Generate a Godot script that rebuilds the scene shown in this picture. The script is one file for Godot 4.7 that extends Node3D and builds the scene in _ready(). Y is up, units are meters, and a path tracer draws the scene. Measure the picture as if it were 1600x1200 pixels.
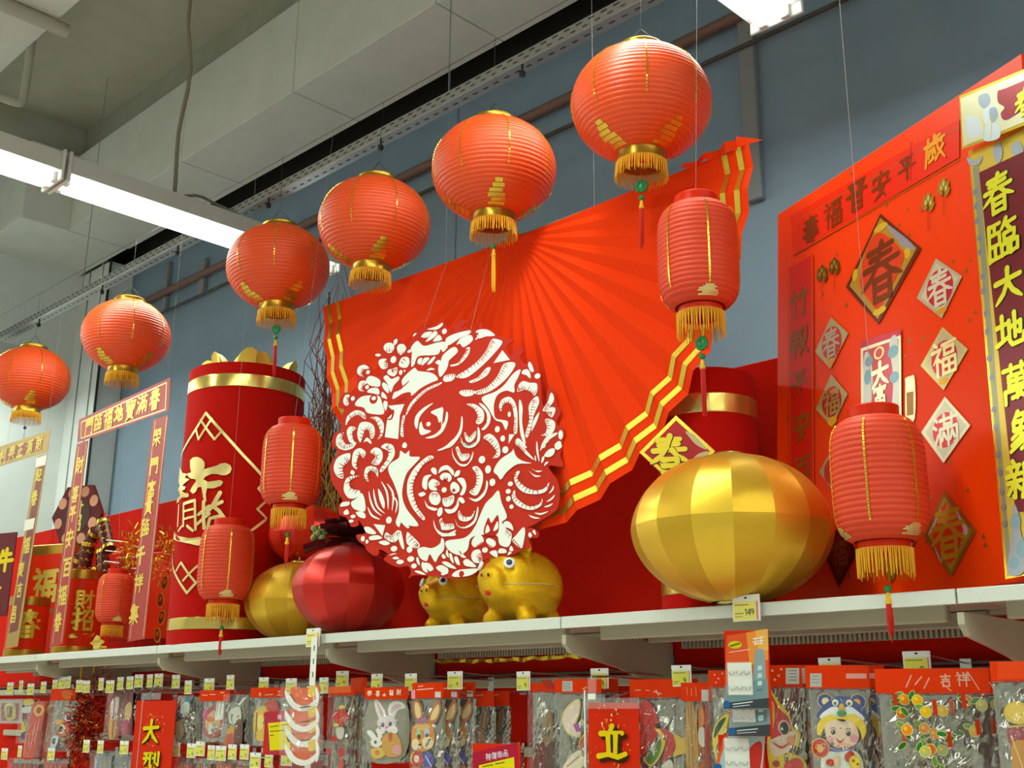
extends Node3D
# Chinese New Year display on a shop shelf: lanterns, paper fan, paper-cut, drums and hanging goods under fluorescent lights.
# World: x along the shelf, y up, z towards the shopper; the shelf's front edge lies at z = 0. Metres.

# Characters as brush strokes on a 100 x 100 square, y down.
const G := {
"春": "22 14 76 11;26 26 72 23;12 40 88 36;52 3 44 30 28 55 6 70;56 38 70 54 94 66;34 62 34 96;34 62 68 60 68 96;36 77 66 76;36 94 68 93",
"臨": "14 8 12 95;14 10 46 8;30 10 30 32;14 32 44 31 44 60;14 60 44 59;30 60 30 90;14 92 48 90;66 4 52 26;60 18 92 14;70 26 80 36;58 40 58 60;58 40 88 38 86 58;58 58 86 56;50 66 50 92;50 66 68 65 67 90;50 90 67 88;76 65 76 92;76 65 96 63 95 88;76 90 95 86",
"大": "10 36 90 30;50 4 48 40 34 68 8 92;50 42 64 66 92 90",
"地": "6 34 40 30;24 8 24 74;4 80 42 66;46 44 82 34 80 62 72 58;64 8 64 70;46 26 46 76 54 88 88 86 92 66",
"萬": "10 14 90 12;34 4 34 24;66 4 66 24;26 30 26 56;26 30 74 30 74 56;26 43 74 43;26 56 74 56;50 30 50 86;14 66 14 96;14 66 86 66 86 92 76 92;36 84 64 80;58 72 68 84",
"象": "40 4 28 22;36 12 64 10 54 26;26 28 26 48;26 28 76 26 74 46;26 46 76 44;50 28 44 48;48 48 20 66;40 52 56 66 58 88 46 94;50 64 18 82;54 74 14 96;76 52 60 64;58 60 92 90",
"新": "24 4 30 12;8 18 46 16;16 22 20 32;40 20 34 34;4 40 50 36;28 40 28 92 22 88;6 56 48 53;26 58 8 82;30 60 46 74;88 6 60 16;60 16 60 50 50 94;60 42 96 38;80 42 80 96",
"福": "14 4 24 12;6 26 38 22 10 60;24 42 24 96;26 48 38 58;44 12 94 8;52 22 52 42;52 22 86 20 84 40;52 41 86 39;46 54 46 96;46 54 92 52 92 94;48 74 90 72;69 54 69 94;46 94 92 93",
"壽": "18 10 82 8;50 0 50 20;28 20 72 19;12 32 88 30;20 42 80 40 78 50;30 50 70 49;10 62 90 60;28 70 28 86;28 70 50 70 50 84;30 84 50 84;64 66 64 94 54 90;56 74 90 72",
"晋": "14 10 86 8;36 10 36 40;62 10 62 40;22 20 30 34;78 18 70 34;6 44 94 40;30 54 30 96;30 54 70 52 70 96;32 74 68 73;30 95 70 94",
"安": "50 2 52 12;14 18 12 32;14 18 86 16 78 32;8 52 92 46;46 26 34 56 70 92;66 48 50 76 16 94",
"平": "18 14 80 10;30 26 38 42;70 22 60 40;8 54 92 50;50 14 50 98",
"歲": "50 2 50 24;50 12 74 10;24 6 24 22;8 26 92 22;18 32 82 30;18 32 10 94;28 46 50 44;40 46 40 74;28 54 24 70;50 54 54 66;26 82 52 76;60 14 64 50 92 94;86 48 54 86;74 28 82 36",
"竹": "22 4 6 36;14 26 44 22;26 26 26 92;66 4 52 34;60 24 94 20;76 24 76 92 66 88",
"報": "8 16 42 14;24 2 24 30;4 30 48 28;14 38 20 48;38 36 32 48;6 52 46 50;4 66 48 64;26 50 26 96;58 8 58 96;58 8 88 6 86 30 76 32;56 46 90 42 54 94;62 54 94 92",
"百": "8 10 92 6;48 10 36 30;24 32 22 96;24 32 80 30 80 96;26 62 78 61;24 93 80 92",
"滿": "8 10 18 20;4 34 14 42;6 92 22 60;30 20 96 16;46 6 46 36;76 6 76 36;46 34 76 34;30 46 30 96;30 46 96 44 96 92 86 90;62 36 62 96;44 58 38 80;44 58 56 78;78 56 70 80;78 58 88 78",
"富": "50 2 50 12;12 16 10 30;12 16 88 14 82 28;28 28 72 27;36 38 36 50;36 38 66 37 65 49;36 50 66 49;22 60 22 96;22 60 80 58 80 94;22 78 80 77;50 60 50 94;22 94 80 93",
"型": "10 8 54 6;6 26 58 24;22 8 22 30 10 50;42 8 42 54;70 8 70 40;90 2 90 50 80 46;20 68 80 66;50 54 50 92;6 94 94 92",
"立": "52 2 46 16;14 24 86 22;38 26 40 80;64 24 62 80;6 90 40 84 70 92 96 82",
"特": "14 8 8 30;10 26 42 24;26 4 26 96;4 62 42 52;56 16 90 14;72 2 72 34;46 36 96 34;48 56 96 54;80 42 80 92 70 88;56 66 64 78",
"價": "22 2 6 40;16 30 16 96;32 10 96 8;40 20 40 40;40 20 90 20 90 40;40 40 90 40;56 10 56 40;74 10 74 40;44 48 44 82;44 48 86 48 86 82;46 60 84 60;46 70 84 70;44 82 86 82;54 84 40 96;74 84 92 96",
"商": "50 2 50 14;8 18 92 16;34 22 40 32;66 22 58 32;14 38 14 96;14 38 86 38 86 94;40 46 30 60;60 46 72 58;34 66 34 86;34 66 66 66 66 86;34 86 66 86",
"品": "30 6 30 40;30 6 72 6 72 40;30 40 72 40;8 54 8 92;8 54 42 54 42 92;8 92 42 92;58 54 58 92;58 54 94 54 94 92;58 92 94 92",
"財": "10 8 10 70;10 8 40 8 40 70;10 28 40 28;10 48 40 48;10 70 40 70;18 72 6 94;32 72 44 92;50 28 96 26;78 4 78 92 66 88;74 30 50 66",
"喜": "14 12 86 10;50 2 50 24;24 26 76 25;28 34 28 50;28 34 72 34 72 50;28 50 72 50;34 54 40 62;64 54 58 62;6 66 94 64;26 76 26 96;26 76 74 76 74 96;26 95 74 95",
"發": "12 10 44 8 14 44;20 22 30 32;88 6 58 24;60 8 70 26 96 46;20 50 48 48 46 60 20 62 20 74 48 74 42 96 34 90;60 48 56 62;60 48 80 48 80 60 92 58;56 68 86 66 54 96;60 74 94 96",
"恭": "10 16 90 14;34 2 34 34;66 2 66 34;6 34 94 32;36 36 8 60;62 36 92 58;50 50 50 90 40 86;30 62 20 82;66 60 72 70;82 56 90 70",
"門": "12 8 12 96;12 8 42 8 42 40;12 24 42 24;12 40 42 40;58 8 58 40;58 8 90 8 90 94 80 90;58 24 88 24;58 40 88 40",
"寶": "50 2 50 10;8 14 8 26;8 14 92 14 86 24;16 28 44 28;16 38 44 38;14 50 48 48;30 28 30 50;56 28 76 26;54 38 92 36;72 28 72 50;58 42 58 52 86 50 86 40;28 58 28 84;28 58 72 58 72 84;30 66 70 66;30 75 70 75;28 84 72 84;36 86 16 98;62 86 86 98",
"榮": "28 4 20 22;12 10 16 18;42 8 38 16;30 14 44 26;70 4 62 22;56 10 58 18;86 8 80 16;72 14 88 26;10 34 10 46;10 34 90 34 84 46;14 60 86 58;50 44 50 98;46 62 14 90;54 62 88 90",
"貴": "30 6 30 22;30 6 70 6 70 22;30 22 70 22;50 0 50 34;8 36 92 34;28 44 28 80;28 44 72 44 72 80;30 56 70 56;30 68 70 68;28 80 72 80;38 82 16 98;62 82 86 98",
"千": "74 6 20 20;6 46 94 42;52 16 52 98",
"祥": "14 4 22 12;6 24 36 22 10 56;22 42 22 96;26 46 36 56;54 4 60 14;84 2 76 14;46 22 94 20;50 38 90 36;42 56 96 54;70 22 70 98",
"集": "30 2 12 30;24 18 24 60;46 2 52 12;24 16 88 14;26 28 80 27;26 40 80 39;24 54 90 52;56 16 56 52;6 66 94 64;50 56 50 98;44 68 10 92;56 68 90 92",
"利": "40 4 10 14;4 28 46 26;26 12 26 96;24 34 6 62;30 36 46 52;64 10 64 64;88 4 88 94 76 90",
"興": "20 8 10 50;14 22 24 22;14 36 24 36;36 10 36 50;36 10 64 10 64 50;42 22 58 22;44 30 44 42;44 30 56 30 56 42;78 8 90 8 88 50;76 22 88 22;76 36 88 36;4 58 96 56;34 64 10 92;64 64 90 90",
"正": "10 10 90 8;50 10 50 90;50 48 82 46;24 44 24 90;4 92 96 90",
"源": "8 10 18 20;4 34 14 42;6 92 22 60;34 12 96 10;36 12 34 60 24 94;62 16 54 28;48 30 48 58;48 30 84 30 84 58;48 44 84 44;48 58 84 58;66 60 66 96 56 92;50 68 40 86;80 66 92 84",
"迎": "14 8 22 18;8 36 24 34 20 70;4 88 20 74 50 90 96 90;50 8 36 18 36 66;36 66 56 54;66 18 66 78;66 18 92 16 92 56 84 54",
"慶": "50 0 52 10;14 14 92 12;16 14 14 60 4 96;26 26 88 25;40 18 40 42;66 18 66 42;26 42 90 40;40 50 34 60;50 48 56 60 76 58;84 46 90 56;50 62 30 80;46 68 80 66 30 96;50 76 90 96",
"吉": "14 18 86 16;50 2 50 40;24 40 76 39;26 56 26 94;26 56 74 55 74 94;26 93 74 92",
"昌": "28 4 28 40;28 4 72 4 72 40;28 22 72 22;28 40 72 40;20 52 20 96;20 52 80 52 80 96;20 74 80 74;20 95 80 95",
"牛": "24 10 12 40;22 26 80 24;6 56 94 52;50 2 50 98",
"招": "22 4 22 94 12 88;6 26 42 22;4 64 42 50;50 12 90 10 86 42 76 40;68 12 48 48;54 58 54 94;54 58 90 56 88 94;54 92 88 91",
"工": "14 14 86 12;50 14 50 88;6 90 94 88",
"1": "34 18 52 4 52 96", "4": "62 96 62 4 16 66 84 66", "9": "76 40 60 50 34 48 24 28 36 8 62 6 76 22 74 60 56 96", "6": "68 6 38 30 26 64 36 90 62 94 76 74 64 54 40 54 28 66", "8": "50 48 28 36 28 14 50 4 72 14 72 36 50 48 24 64 26 86 50 96 74 86 76 64 50 48", "3": "24 10 58 6 72 22 62 42 42 46 66 52 76 72 62 92 26 92",
}

var M := {}
var rng := RandomNumberGenerator.new()
var noise := FastNoiseLite.new()


class MB:
	# Collects triangles of one part; commit with mesh(). Faces are given counter-clockwise as seen from outside.
	var v := PackedVector3Array()
	var c := PackedColorArray()
	var ix := PackedInt32Array()
	var col := Color.WHITE
	var xf := Transform3D.IDENTITY
	var wrap := 0.0

	func add(p: Vector3) -> int:
		if wrap > 0.0:
			var a := p.x / wrap
			p = Vector3(sin(a) * (wrap + p.z), p.y, cos(a) * (wrap + p.z))
		v.append(xf * p)
		c.append(col)
		return v.size() - 1

	func t(a: int, b: int, d: int) -> void:
		ix.append(a)
		ix.append(d)
		ix.append(b)

	func quad(a: Vector3, b: Vector3, d: Vector3, e: Vector3) -> void:
		var i := add(a)
		add(b)
		add(d)
		add(e)
		t(i, i + 1, i + 2)
		t(i, i + 2, i + 3)

	func tri(a: Vector3, b: Vector3, d: Vector3) -> void:
		var i := add(a)
		add(b)
		add(d)
		t(i, i + 1, i + 2)

	func box(o: Vector3, s: Vector3, bev := 0.0, b := Basis.IDENTITY) -> void:
		var h := s / 2.0
		for ax in 3:
			for sg in [-1.0, 1.0]:
				var n := Vector3.ZERO
				n[ax] = sg
				var p := Vector3.ZERO
				p[(ax + 1) % 3] = 1.0
				var q := n.cross(p)
				var c0: Vector3 = n * h
				var du: Vector3 = p * (h - Vector3.ONE * bev)
				var dv: Vector3 = q * (h - Vector3.ONE * bev)
				quad(o + b * (c0 - du - dv), o + b * (c0 + du - dv), o + b * (c0 + du + dv), o + b * (c0 - du + dv))
		if bev <= 0.0:
			return
		for ax in 3:
			var a1 := (ax + 1) % 3
			var a2 := (ax + 2) % 3
			for s1 in [-1.0, 1.0]:
				for s2 in [-1.0, 1.0]:
					var e := []
					for k in 4:
						var p := Vector3.ZERO
						p[ax] = (h[ax] - bev) * (-1.0 if k == 0 or k == 3 else 1.0)
						p[a1] = s1 * (h[a1] - (bev if k > 1 else 0.0))
						p[a2] = s2 * (h[a2] - (0.0 if k > 1 else bev))
						e.append(o + b * p)
					if s1 * s2 > 0.0:
						quad(e[0], e[1], e[2], e[3])
					else:
						quad(e[3], e[2], e[1], e[0])
		for sx in [-1.0, 1.0]:
			for sy in [-1.0, 1.0]:
				for sz in [-1.0, 1.0]:
					var k := Vector3(sx, sy, sz)
					var p := [k * h - k * Vector3(0, bev, bev), k * h - k * Vector3(bev, 0, bev), k * h - k * Vector3(bev, bev, 0)]
					if sx * sy * sz > 0.0:
						tri(o + b * p[0], o + b * p[1], o + b * p[2])
					else:
						tri(o + b * p[2], o + b * p[1], o + b * p[0])

	func rows(r: Array, closed := false) -> void:
		# r: rows of equal length; going along a row, then to the next row, must turn counter-clockwise from outside
		var n: int = r[0].size()
		var i0 := v.size()
		for q in r:
			for p in q:
				add(p)
		for j in r.size() - 1:
			for i in (n if closed else n - 1):
				var a := i0 + j * n + i
				var b := i0 + j * n + (i + 1) % n
				t(a, b, b + n)
				t(a, b + n, a + n)

	func lathe(pr: PackedVector2Array, seg: int, o := Vector3.ZERO, b := Basis.IDENTITY) -> void:
		# profile (radius, height) from bottom to top
		var r := []
		for p in pr:
			var q := PackedVector3Array()
			for k in seg:
				var a := TAU * k / seg
				q.append(o + b * Vector3(cos(a) * p.x, p.y, -sin(a) * p.x))
			r.append(q)
		rows(r, true)

	func tube(path: PackedVector3Array, r0: float, r1 := -1.0, seg := 6) -> void:
		if r1 < 0.0:
			r1 = r0
		var r := []
		var n := path.size()
		var side := Vector3.ZERO
		for k in n:
			var d := (path[mini(k + 1, n - 1)] - path[maxi(k - 1, 0)]).normalized()
			if side == Vector3.ZERO:
				side = d.cross(Vector3.UP if absf(d.y) < 0.9 else Vector3.RIGHT).normalized()
			side = (side - d * side.dot(d)).normalized()
			var up := side.cross(d)
			var rad := lerpf(r0, r1, float(k) / maxi(n - 1, 1))
			var q := PackedVector3Array()
			for i in seg:
				var a := TAU * i / seg
				q.append(path[k] + (side * cos(a) - up * sin(a)) * rad)
			if k == 0:
				r.append(PackedVector3Array(range(seg).map(func(_i): return path[0])))
			r.append(q)
			if k == n - 1:
				r.append(PackedVector3Array(range(seg).map(func(_i): return path[n - 1])))
		rows(r, true)

	func ball(o: Vector3, s: Vector3, b := Basis.IDENTITY, nu := 16, nv := 10) -> void:
		var pr := PackedVector2Array()
		for k in nv + 1:
			var a := PI * (float(k) / nv - 0.5)
			pr.append(Vector2(maxf(cos(a), 0.0005), sin(a)))
		lathe(pr, nu, o, b * Basis.from_scale(s))

	func poly(p: PackedVector2Array, w: float, thick := 0.0) -> void:
		var area := 0.0
		for k in p.size():
			area += p[k].cross(p[(k + 1) % p.size()])
		if area < 0.0:
			p.reverse()
		var tr := Geometry2D.triangulate_polygon(p)
		var i0 := v.size()
		for q in p:
			add(Vector3(q.x, q.y, w))
		if tr.is_empty():
			var m := Vector2.ZERO
			for q in p:
				m += q / p.size()
			var i := add(Vector3(m.x, m.y, w))
			for k in p.size():
				t(i, i0 + k, i0 + (k + 1) % p.size())
		for k in range(0, tr.size(), 3):
			var a := p[tr[k]]
			if (p[tr[k + 1]] - a).cross(p[tr[k + 2]] - a) > 0.0:
				t(i0 + tr[k], i0 + tr[k + 1], i0 + tr[k + 2])
			else:
				t(i0 + tr[k], i0 + tr[k + 2], i0 + tr[k + 1])
		if thick > 0.0:
			for k in p.size():
				var a := p[k]
				var b := p[(k + 1) % p.size()]
				quad(Vector3(a.x, a.y, w - thick), Vector3(b.x, b.y, w - thick), Vector3(b.x, b.y, w), Vector3(a.x, a.y, w))

	func slab(p: PackedVector2Array, w0: float, w1: float) -> void:
		poly(p, w1, w1 - w0)
		var n := MB.new()
		n.poly(p, 0.0)
		var i0 := v.size()
		for q in n.v:
			add(Vector3(q.x, q.y, w0))
		for k in range(0, n.ix.size(), 3):
			t(i0 + n.ix[k], i0 + n.ix[k + 1], i0 + n.ix[k + 2])

	func mesh() -> ArrayMesh:
		var nn := PackedVector3Array()
		nn.resize(v.size())
		for k in range(0, ix.size(), 3):
			var a := ix[k]
			var b := ix[k + 1]
			var d := ix[k + 2]
			var f := (v[d] - v[a]).cross(v[b] - v[a])
			nn[a] += f
			nn[b] += f
			nn[d] += f
		for k in nn.size():
			nn[k] = nn[k].normalized() if nn[k].length_squared() > 1e-24 else Vector3.UP
		var ar := []
		ar.resize(Mesh.ARRAY_MAX)
		ar[Mesh.ARRAY_VERTEX] = v
		ar[Mesh.ARRAY_NORMAL] = nn
		ar[Mesh.ARRAY_COLOR] = c
		ar[Mesh.ARRAY_INDEX] = ix
		var m := ArrayMesh.new()
		m.add_surface_from_arrays(Mesh.PRIMITIVE_TRIANGLES, ar)
		return m


# ---------- drawing: flat shapes in millimetres, u right, v up, each one a little proud of the one before ----------
func curve(p: PackedVector2Array, closed: bool, per := 4) -> PackedVector2Array:
	var n := p.size()
	if n < 3:
		return p
	var q := PackedVector2Array()
	for k in (n if closed else n - 1):
		var a := p[(k - 1 + n) % n] if closed or k > 0 else p[0]
		var d := p[(k + 2) % n] if closed or k + 2 < n else p[n - 1]
		for i in per:
			q.append(p[k].cubic_interpolate(p[(k + 1) % n], a, d, float(i) / per))
	if not closed:
		q.append(p[n - 1])
	return q


func stroke(mb: MB, p: PackedVector2Array, ws: PackedFloat32Array, w: float) -> void:
	var i0 := mb.v.size()
	var n := p.size()
	for k in n:
		var d := (p[mini(k + 1, n - 1)] - p[maxi(k - 1, 0)]).normalized()
		var s := d.orthogonal() * ws[k] / 2.0
		mb.add(Vector3(p[k].x + s.x, p[k].y + s.y, w))
		mb.add(Vector3(p[k].x - s.x, p[k].y - s.y, w))
	for k in n - 1:
		var a := i0 + 2 * k
		mb.t(a, a + 2, a + 3)
		mb.t(a, a + 3, a + 1)


func dot(mb: MB, o: Vector2, r: float, w: float, n := 8) -> void:
	var i := mb.add(Vector3(o.x, o.y, w))
	for k in n:
		mb.add(Vector3(o.x + r * cos(TAU * k / n), o.y + r * sin(TAU * k / n), w))
	for k in n:
		mb.t(i, i + 1 + k, i + 1 + (k + 1) % n)


func glyph(mb: MB, ch: String, o: Vector2, s: float, bold: float, w: float) -> void:
	if not G.has(ch):
		return
	var step := 0.00002
	var cnt: int = G[ch].count(";") + 1
	var b := s * 0.1 * minf(bold, 2.4 if cnt <= 5 else 1.65 if cnt <= 9 else 1.3 if cnt <= 13 else 1.1)
	for line in G[ch].split(";"):
		var f: PackedFloat64Array = line.split_floats(" ", false)
		var p := PackedVector2Array()
		for k in range(0, f.size(), 2):
			p.append(o + Vector2(f[k] - 50.0, 50.0 - f[k + 1]) * s / 100.0)
		var n := p.size()
		for k in n - 1:
			var e := p[k + 1] - p[k]
			var slant := minf(absf(e.x), absf(e.y)) > 0.1 * s
			var w0 := b * (1.1 if k == 0 else 0.95)
			var w1 := b * (0.45 if slant and k == n - 2 and n > 2 else 0.9)
			w += step
			stroke(mb, PackedVector2Array([p[k], (p[k] + p[k + 1]) / 2.0, p[k + 1]]), PackedFloat32Array([w0, b * 0.92, w1]), w)
			w += step
			dot(mb, p[k], w0 / 2.0, w)
			if k == n - 2:
				w += step
				dot(mb, p[k + 1], w1 / 2.0, w)


func art(mb: MB, s: String, lift := 0.0004, step := 0.00025, thick := 0.0) -> void:
	var w := lift
	for cmd in s.split(";", false):
		var k := cmd.strip_edges().split(" ", false)
		if k.is_empty():
			continue
		if k[0] == "f":
			mb.col = Color(k[1]).srgb_to_linear()
			continue
		if k[0] == "z":
			w += float(k[1]) / 1000.0
			continue
		w += step
		if k[0] == "g":
			glyph(mb, k[1], Vector2(float(k[2]), float(k[3])) / 1000.0, float(k[4]) / 1000.0, float(k[5]) if k.size() > 5 else 1.0, w)
			continue
		var head := 1
		if k[0] == "l" or k[0] == "t" or k[0] == "b":
			head = 2
		elif k[0] == "h":
			head = 4
		if k[0] == "e":
			var q := PackedVector2Array()
			var n := 20
			var rot := Transform2D(deg_to_rad(float(k[5])) if k.size() > 5 else 0.0, Vector2(float(k[1]), float(k[2])) / 1000.0)
			for i in n:
				q.append(rot * (Vector2(cos(TAU * i / n) * float(k[3]), sin(TAU * i / n) * float(k[4])) / 1000.0))
			mb.poly(q, w, thick)
			continue
		var p := PackedVector2Array()
		for i in range(head, k.size() - 1, 2):
			p.append(Vector2(float(k[i]), float(k[i + 1])) / 1000.0)
		if k[0] == "p":
			mb.poly(p, w, thick)
		elif k[0] == "s":
			mb.poly(curve(p, true), w, thick)
		elif k[0] == "b":
			for i in p.size():
				if i:
					var sp := PackedVector2Array()
					var sw := PackedFloat32Array()
					for j in 13:
						sp.append(p[i - 1].lerp(p[i], j / 12.0))
						sw.append(float(k[1]) / 1000.0)
					stroke(mb, sp, sw, w + i * step * 0.05)
				dot(mb, p[i], float(k[1]) / 2000.0, w + (i + 0.5) * step * 0.05)
		elif k[0] == "l" or k[0] == "t":
			var q := curve(p, false, 5)
			if q.size() == 2:
				q = PackedVector2Array([p[0], p[0].lerp(p[1], 0.25), p[0].lerp(p[1], 0.5), p[0].lerp(p[1], 0.75), p[1]])
			var ws := PackedFloat32Array()
			for i in q.size():
				ws.append(float(k[1]) / 1000.0 * (1.0 if k[0] == "l" else sin(PI * lerpf(0.06, 0.94, float(i) / (q.size() - 1)))))
			stroke(mb, q, ws, w)
			if k[0] == "l":
				dot(mb, q[0], ws[0] / 2.0, w + step * 0.2)
				dot(mb, q[q.size() - 1], ws[0] / 2.0, w + step * 0.4)
		elif k[0] == "h":
			var q := curve(p, false, 8)
			if q.size() == 2:
				q = PackedVector2Array([p[0], p[0].lerp(p[1], 0.5), p[1]])
			var n := int(int(k[1]) * 1.35)
			for i in n:
				var x := (i + 0.5) / n * (q.size() - 1)
				var a := q[int(x)].lerp(q[mini(int(x) + 1, q.size() - 1)], x - int(x))
				var d := q[int(x)].direction_to(q[mini(int(x) + 1, q.size() - 1)])
				var e := d.orthogonal() * float(k[2]) / 640.0 * (0.8 + 0.3 * sin(i * 2.3))
				var hw := float(k[3]) / 1700.0
				mb.poly(PackedVector2Array([a - d * hw, a + d * hw, a + e + d * hw * 0.15, a + e - d * hw * 0.15]), w + i * step * 0.02)


# ---------- scene tree ----------
func tag(o: Node, label: String, category: String, group := "") -> void:
	o.set_meta("label", label)
	o.set_meta("category", category)
	if group:
		o.set_meta("group", group)


func thing(called: String, label: String, category: String, at := Vector3.ZERO, yaw := 0.0, group := "") -> Node3D:
	var o := Node3D.new()
	o.name = called
	add_child(o, true)
	o.position = at
	o.rotation.y = yaw
	tag(o, label, category, group)
	return o


func part(called: String, mb: Variant, m: Material, parent: Node = null) -> MeshInstance3D:
	var o := MeshInstance3D.new()
	o.name = called
	o.mesh = mb.mesh() if mb is MB else mb
	o.material_override = m
	(parent if parent else self).add_child(o, true)
	return o


func solo(called: String, mb: Variant, m: Material, label: String, category: String, group := "") -> MeshInstance3D:
	var o := part(called, mb, m)
	tag(o, label, category, group)
	return o


func struct(called: String, mb: MB, m: Material) -> MeshInstance3D:
	var o := part(called, mb, m)
	o.set_meta("kind", "structure")
	return o


func copy(src: Node3D, label: String, at: Vector3, yaw: float, group := "") -> Node3D:
	var o: Node3D = src.duplicate()
	o.name = String(src.name).rstrip("0123456789")
	add_child(o, true)
	o.position = at
	o.rotation.y = yaw
	o.set_meta("label", label)
	if group:
		o.set_meta("group", group)
	return o


func drawn(s: String, step := 0.00025, thick := 0.0, lift := 0.0004) -> MB:
	var mb := MB.new()
	art(mb, s, lift, step, thick)
	return mb


func boxed(o: Vector3, s: Vector3, bev := 0.0, b := Basis.IDENTITY) -> MB:
	var mb := MB.new()
	mb.box(o, s, bev, b)
	return mb


func mat(called: String, c: String, rough: float, metal := 0.0) -> StandardMaterial3D:
	var m := StandardMaterial3D.new()
	m.resource_name = called
	m.albedo_color = Color(c)
	m.roughness = rough
	m.metallic = metal
	M[called] = m
	return m


func bumps(m: StandardMaterial3D, freq: float, strength: float, scale: float, size := 256) -> void:
	var t := NoiseTexture2D.new()
	t.width = size
	t.height = size
	t.seamless = true
	t.as_normal_map = true
	t.bump_strength = strength
	var n := FastNoiseLite.new()
	n.seed = 7
	n.frequency = freq
	t.noise = n
	m.normal_enabled = true
	m.normal_texture = t
	m.uv1_triplanar = true
	m.uv1_scale = Vector3.ONE * scale


func mottle(m: StandardMaterial3D, a: String, b: String, freq: float, scale: float) -> void:
	var t := NoiseTexture2D.new()
	t.width = 256
	t.height = 256
	t.seamless = true
	var n := FastNoiseLite.new()
	n.seed = 3
	n.frequency = freq
	n.fractal_octaves = 4
	t.noise = n
	var g := Gradient.new()
	g.set_color(0, Color(a))
	g.set_color(1, Color(b))
	t.color_ramp = g
	m.albedo_color = Color.WHITE
	m.albedo_texture = t
	m.uv1_triplanar = true
	m.uv1_scale = Vector3.ONE * scale


func materials() -> void:
	mottle(mat("white_plaster", "ffffff", 0.85), "d3d4ca", "dfdfd6", 0.02, 0.7)
	mottle(mat("white_wall", "ffffff", 0.8), "d6dad8", "e0e3e0", 0.02, 0.7)
	mottle(mat("concrete_soffit", "ffffff", 0.9), "a9a898", "b6b5a5", 0.02, 0.8)
	mottle(mat("blue_wall", "ffffff", 0.7), "7d92a6", "879cae", 0.015, 0.6)
	mottle(mat("floor_tile", "ffffff", 0.35), "cfcbc2", "dad6cd", 0.02, 0.9)
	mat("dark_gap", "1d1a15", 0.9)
	mat("steel_grey", "8f9296", 0.45, 0.3)
	mat("tray_metal", "a9a8a6", 0.4, 0.5)
	mat("pipe_white", "b7b4a6", 0.6)
	mat("pipe_brown", "7a5b50", 0.6)
	mat("cable", "4c4741", 0.7)
	mat("cord_tan", "8b7f70", 0.8)
	mat("black_plastic", "1a1a1c", 0.5)
	mat("lamp_white", "d9d6cf", 0.5)
	mat("shelf_white", "d9dad2", 0.45)
	mat("shelf_cream", "b8b09a", 0.55)
	var felt := mat("red_felt", "d41a02", 0.95)
	bumps(felt, 0.12, 3.0, 9.0)
	felt.rim_enabled = true
	felt.rim = 0.12
	var velvet := mat("red_velvet", "b80d02", 0.9)
	bumps(velvet, 0.09, 2.5, 7.0)
	velvet.rim_enabled = true
	velvet.rim = 0.18
	var cloth := mat("lantern_red", "e94c14", 0.42)
	cloth.backlight_enabled = true
	cloth.backlight = Color(0.35, 0.06, 0.02)
	var paper := mat("lantern_paper", "de3c14", 0.6)
	paper.backlight_enabled = true
	paper.backlight = Color(0.3, 0.05, 0.02)
	var fanp := mat("fan_paper", "f23a02", 0.8)
	fanp.backlight_enabled = true
	fanp.backlight = Color(0.2, 0.05, 0.01)
	mat("board_red", "e23600", 0.38)
	mat("plastic_red", "d42a08", 0.35)
	mat("ring_gold", "b5862a", 0.32, 0.8)
	mat("foil_gold", "e9c545", 0.22, 0.85)
	mat("strip_red", "a81408", 0.4)
	mat("pale_gold", "ecd28a", 0.3, 0.55)
	mat("band_gold", "dcc06a", 0.2, 0.8)
	mat("fringe_gold", "f0a919", 0.75)
	mat("satin_gold", "f0c23c", 0.34, 0.75)
	mat("satin_gold_cross", "d9a92e", 0.42, 0.75)
	mat("satin_red", "d42a1c", 0.32, 0.5)
	mat("satin_red_cross", "c0221a", 0.4, 0.5)
	mat("pot_gold", "d8b84a", 0.45, 0.6)
	var pig := mat("glitter_gold", "f2c020", 0.2, 0.85)
	bumps(pig, 0.4, 9.0, 9.0)
	mat("jade_green", "12803f", 0.3)
	mat("bead_blue", "1e2c5e", 0.3)
	mat("thread_red", "d8281a", 0.8)
	mat("thread_yellow", "efb71f", 0.8)
	mat("wire", "3a3632", 0.5, 0.4)
	mat("fishing_line", "a59690", 0.4)
	mat("twig_red", "71281e", 0.8)
	mat("twig_gold", "a8883a", 0.55, 0.3)
	mat("petal_maroon", "641018", 0.75)
	mat("berry", "a5b06a", 0.6)
	mat("foam_red", "c83222", 0.55)
	mat("white_card", "ece9e0", 0.5)
	mat("eye_white", "f2f2ee", 0.2)
	mat("tinsel_gold", "d8941c", 0.25, 0.85)
	mat("tinsel_red", "b0180e", 0.25, 0.7)
	mat("cracker_brown", "5e1f14", 0.35, 0.3)
	mat("foam_white", "eceae2", 0.55)
	mat("chrome", "c4c6c8", 0.22, 0.9)
	var pr := mat("print", "ffffff", 0.42)
	pr.vertex_color_use_as_albedo = true
	var fo := mat("foil_print", "ffffff", 0.3, 0.4)
	fo.vertex_color_use_as_albedo = true
	var film := mat("film", "ffffff10", 0.06)
	film.transparency = BaseMaterial3D.TRANSPARENCY_ALPHA
	film.metallic_specular = 0.8
	var silver := mat("silver_foil", "a3a094", 0.16, 0.95)
	silver.cull_mode = BaseMaterial3D.CULL_DISABLED
	for k in ["red_felt", "red_velvet", "fan_paper", "board_red", "plastic_red", "foam_red", "print"]:
		M[k].metallic_specular = 0.25
	var tube := mat("tube_glow", "ffffff", 0.4)
	tube.emission_enabled = true
	tube.emission = Color(0.93, 1.0, 0.98)
	tube.emission_energy_multiplier = 7.0


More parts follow.
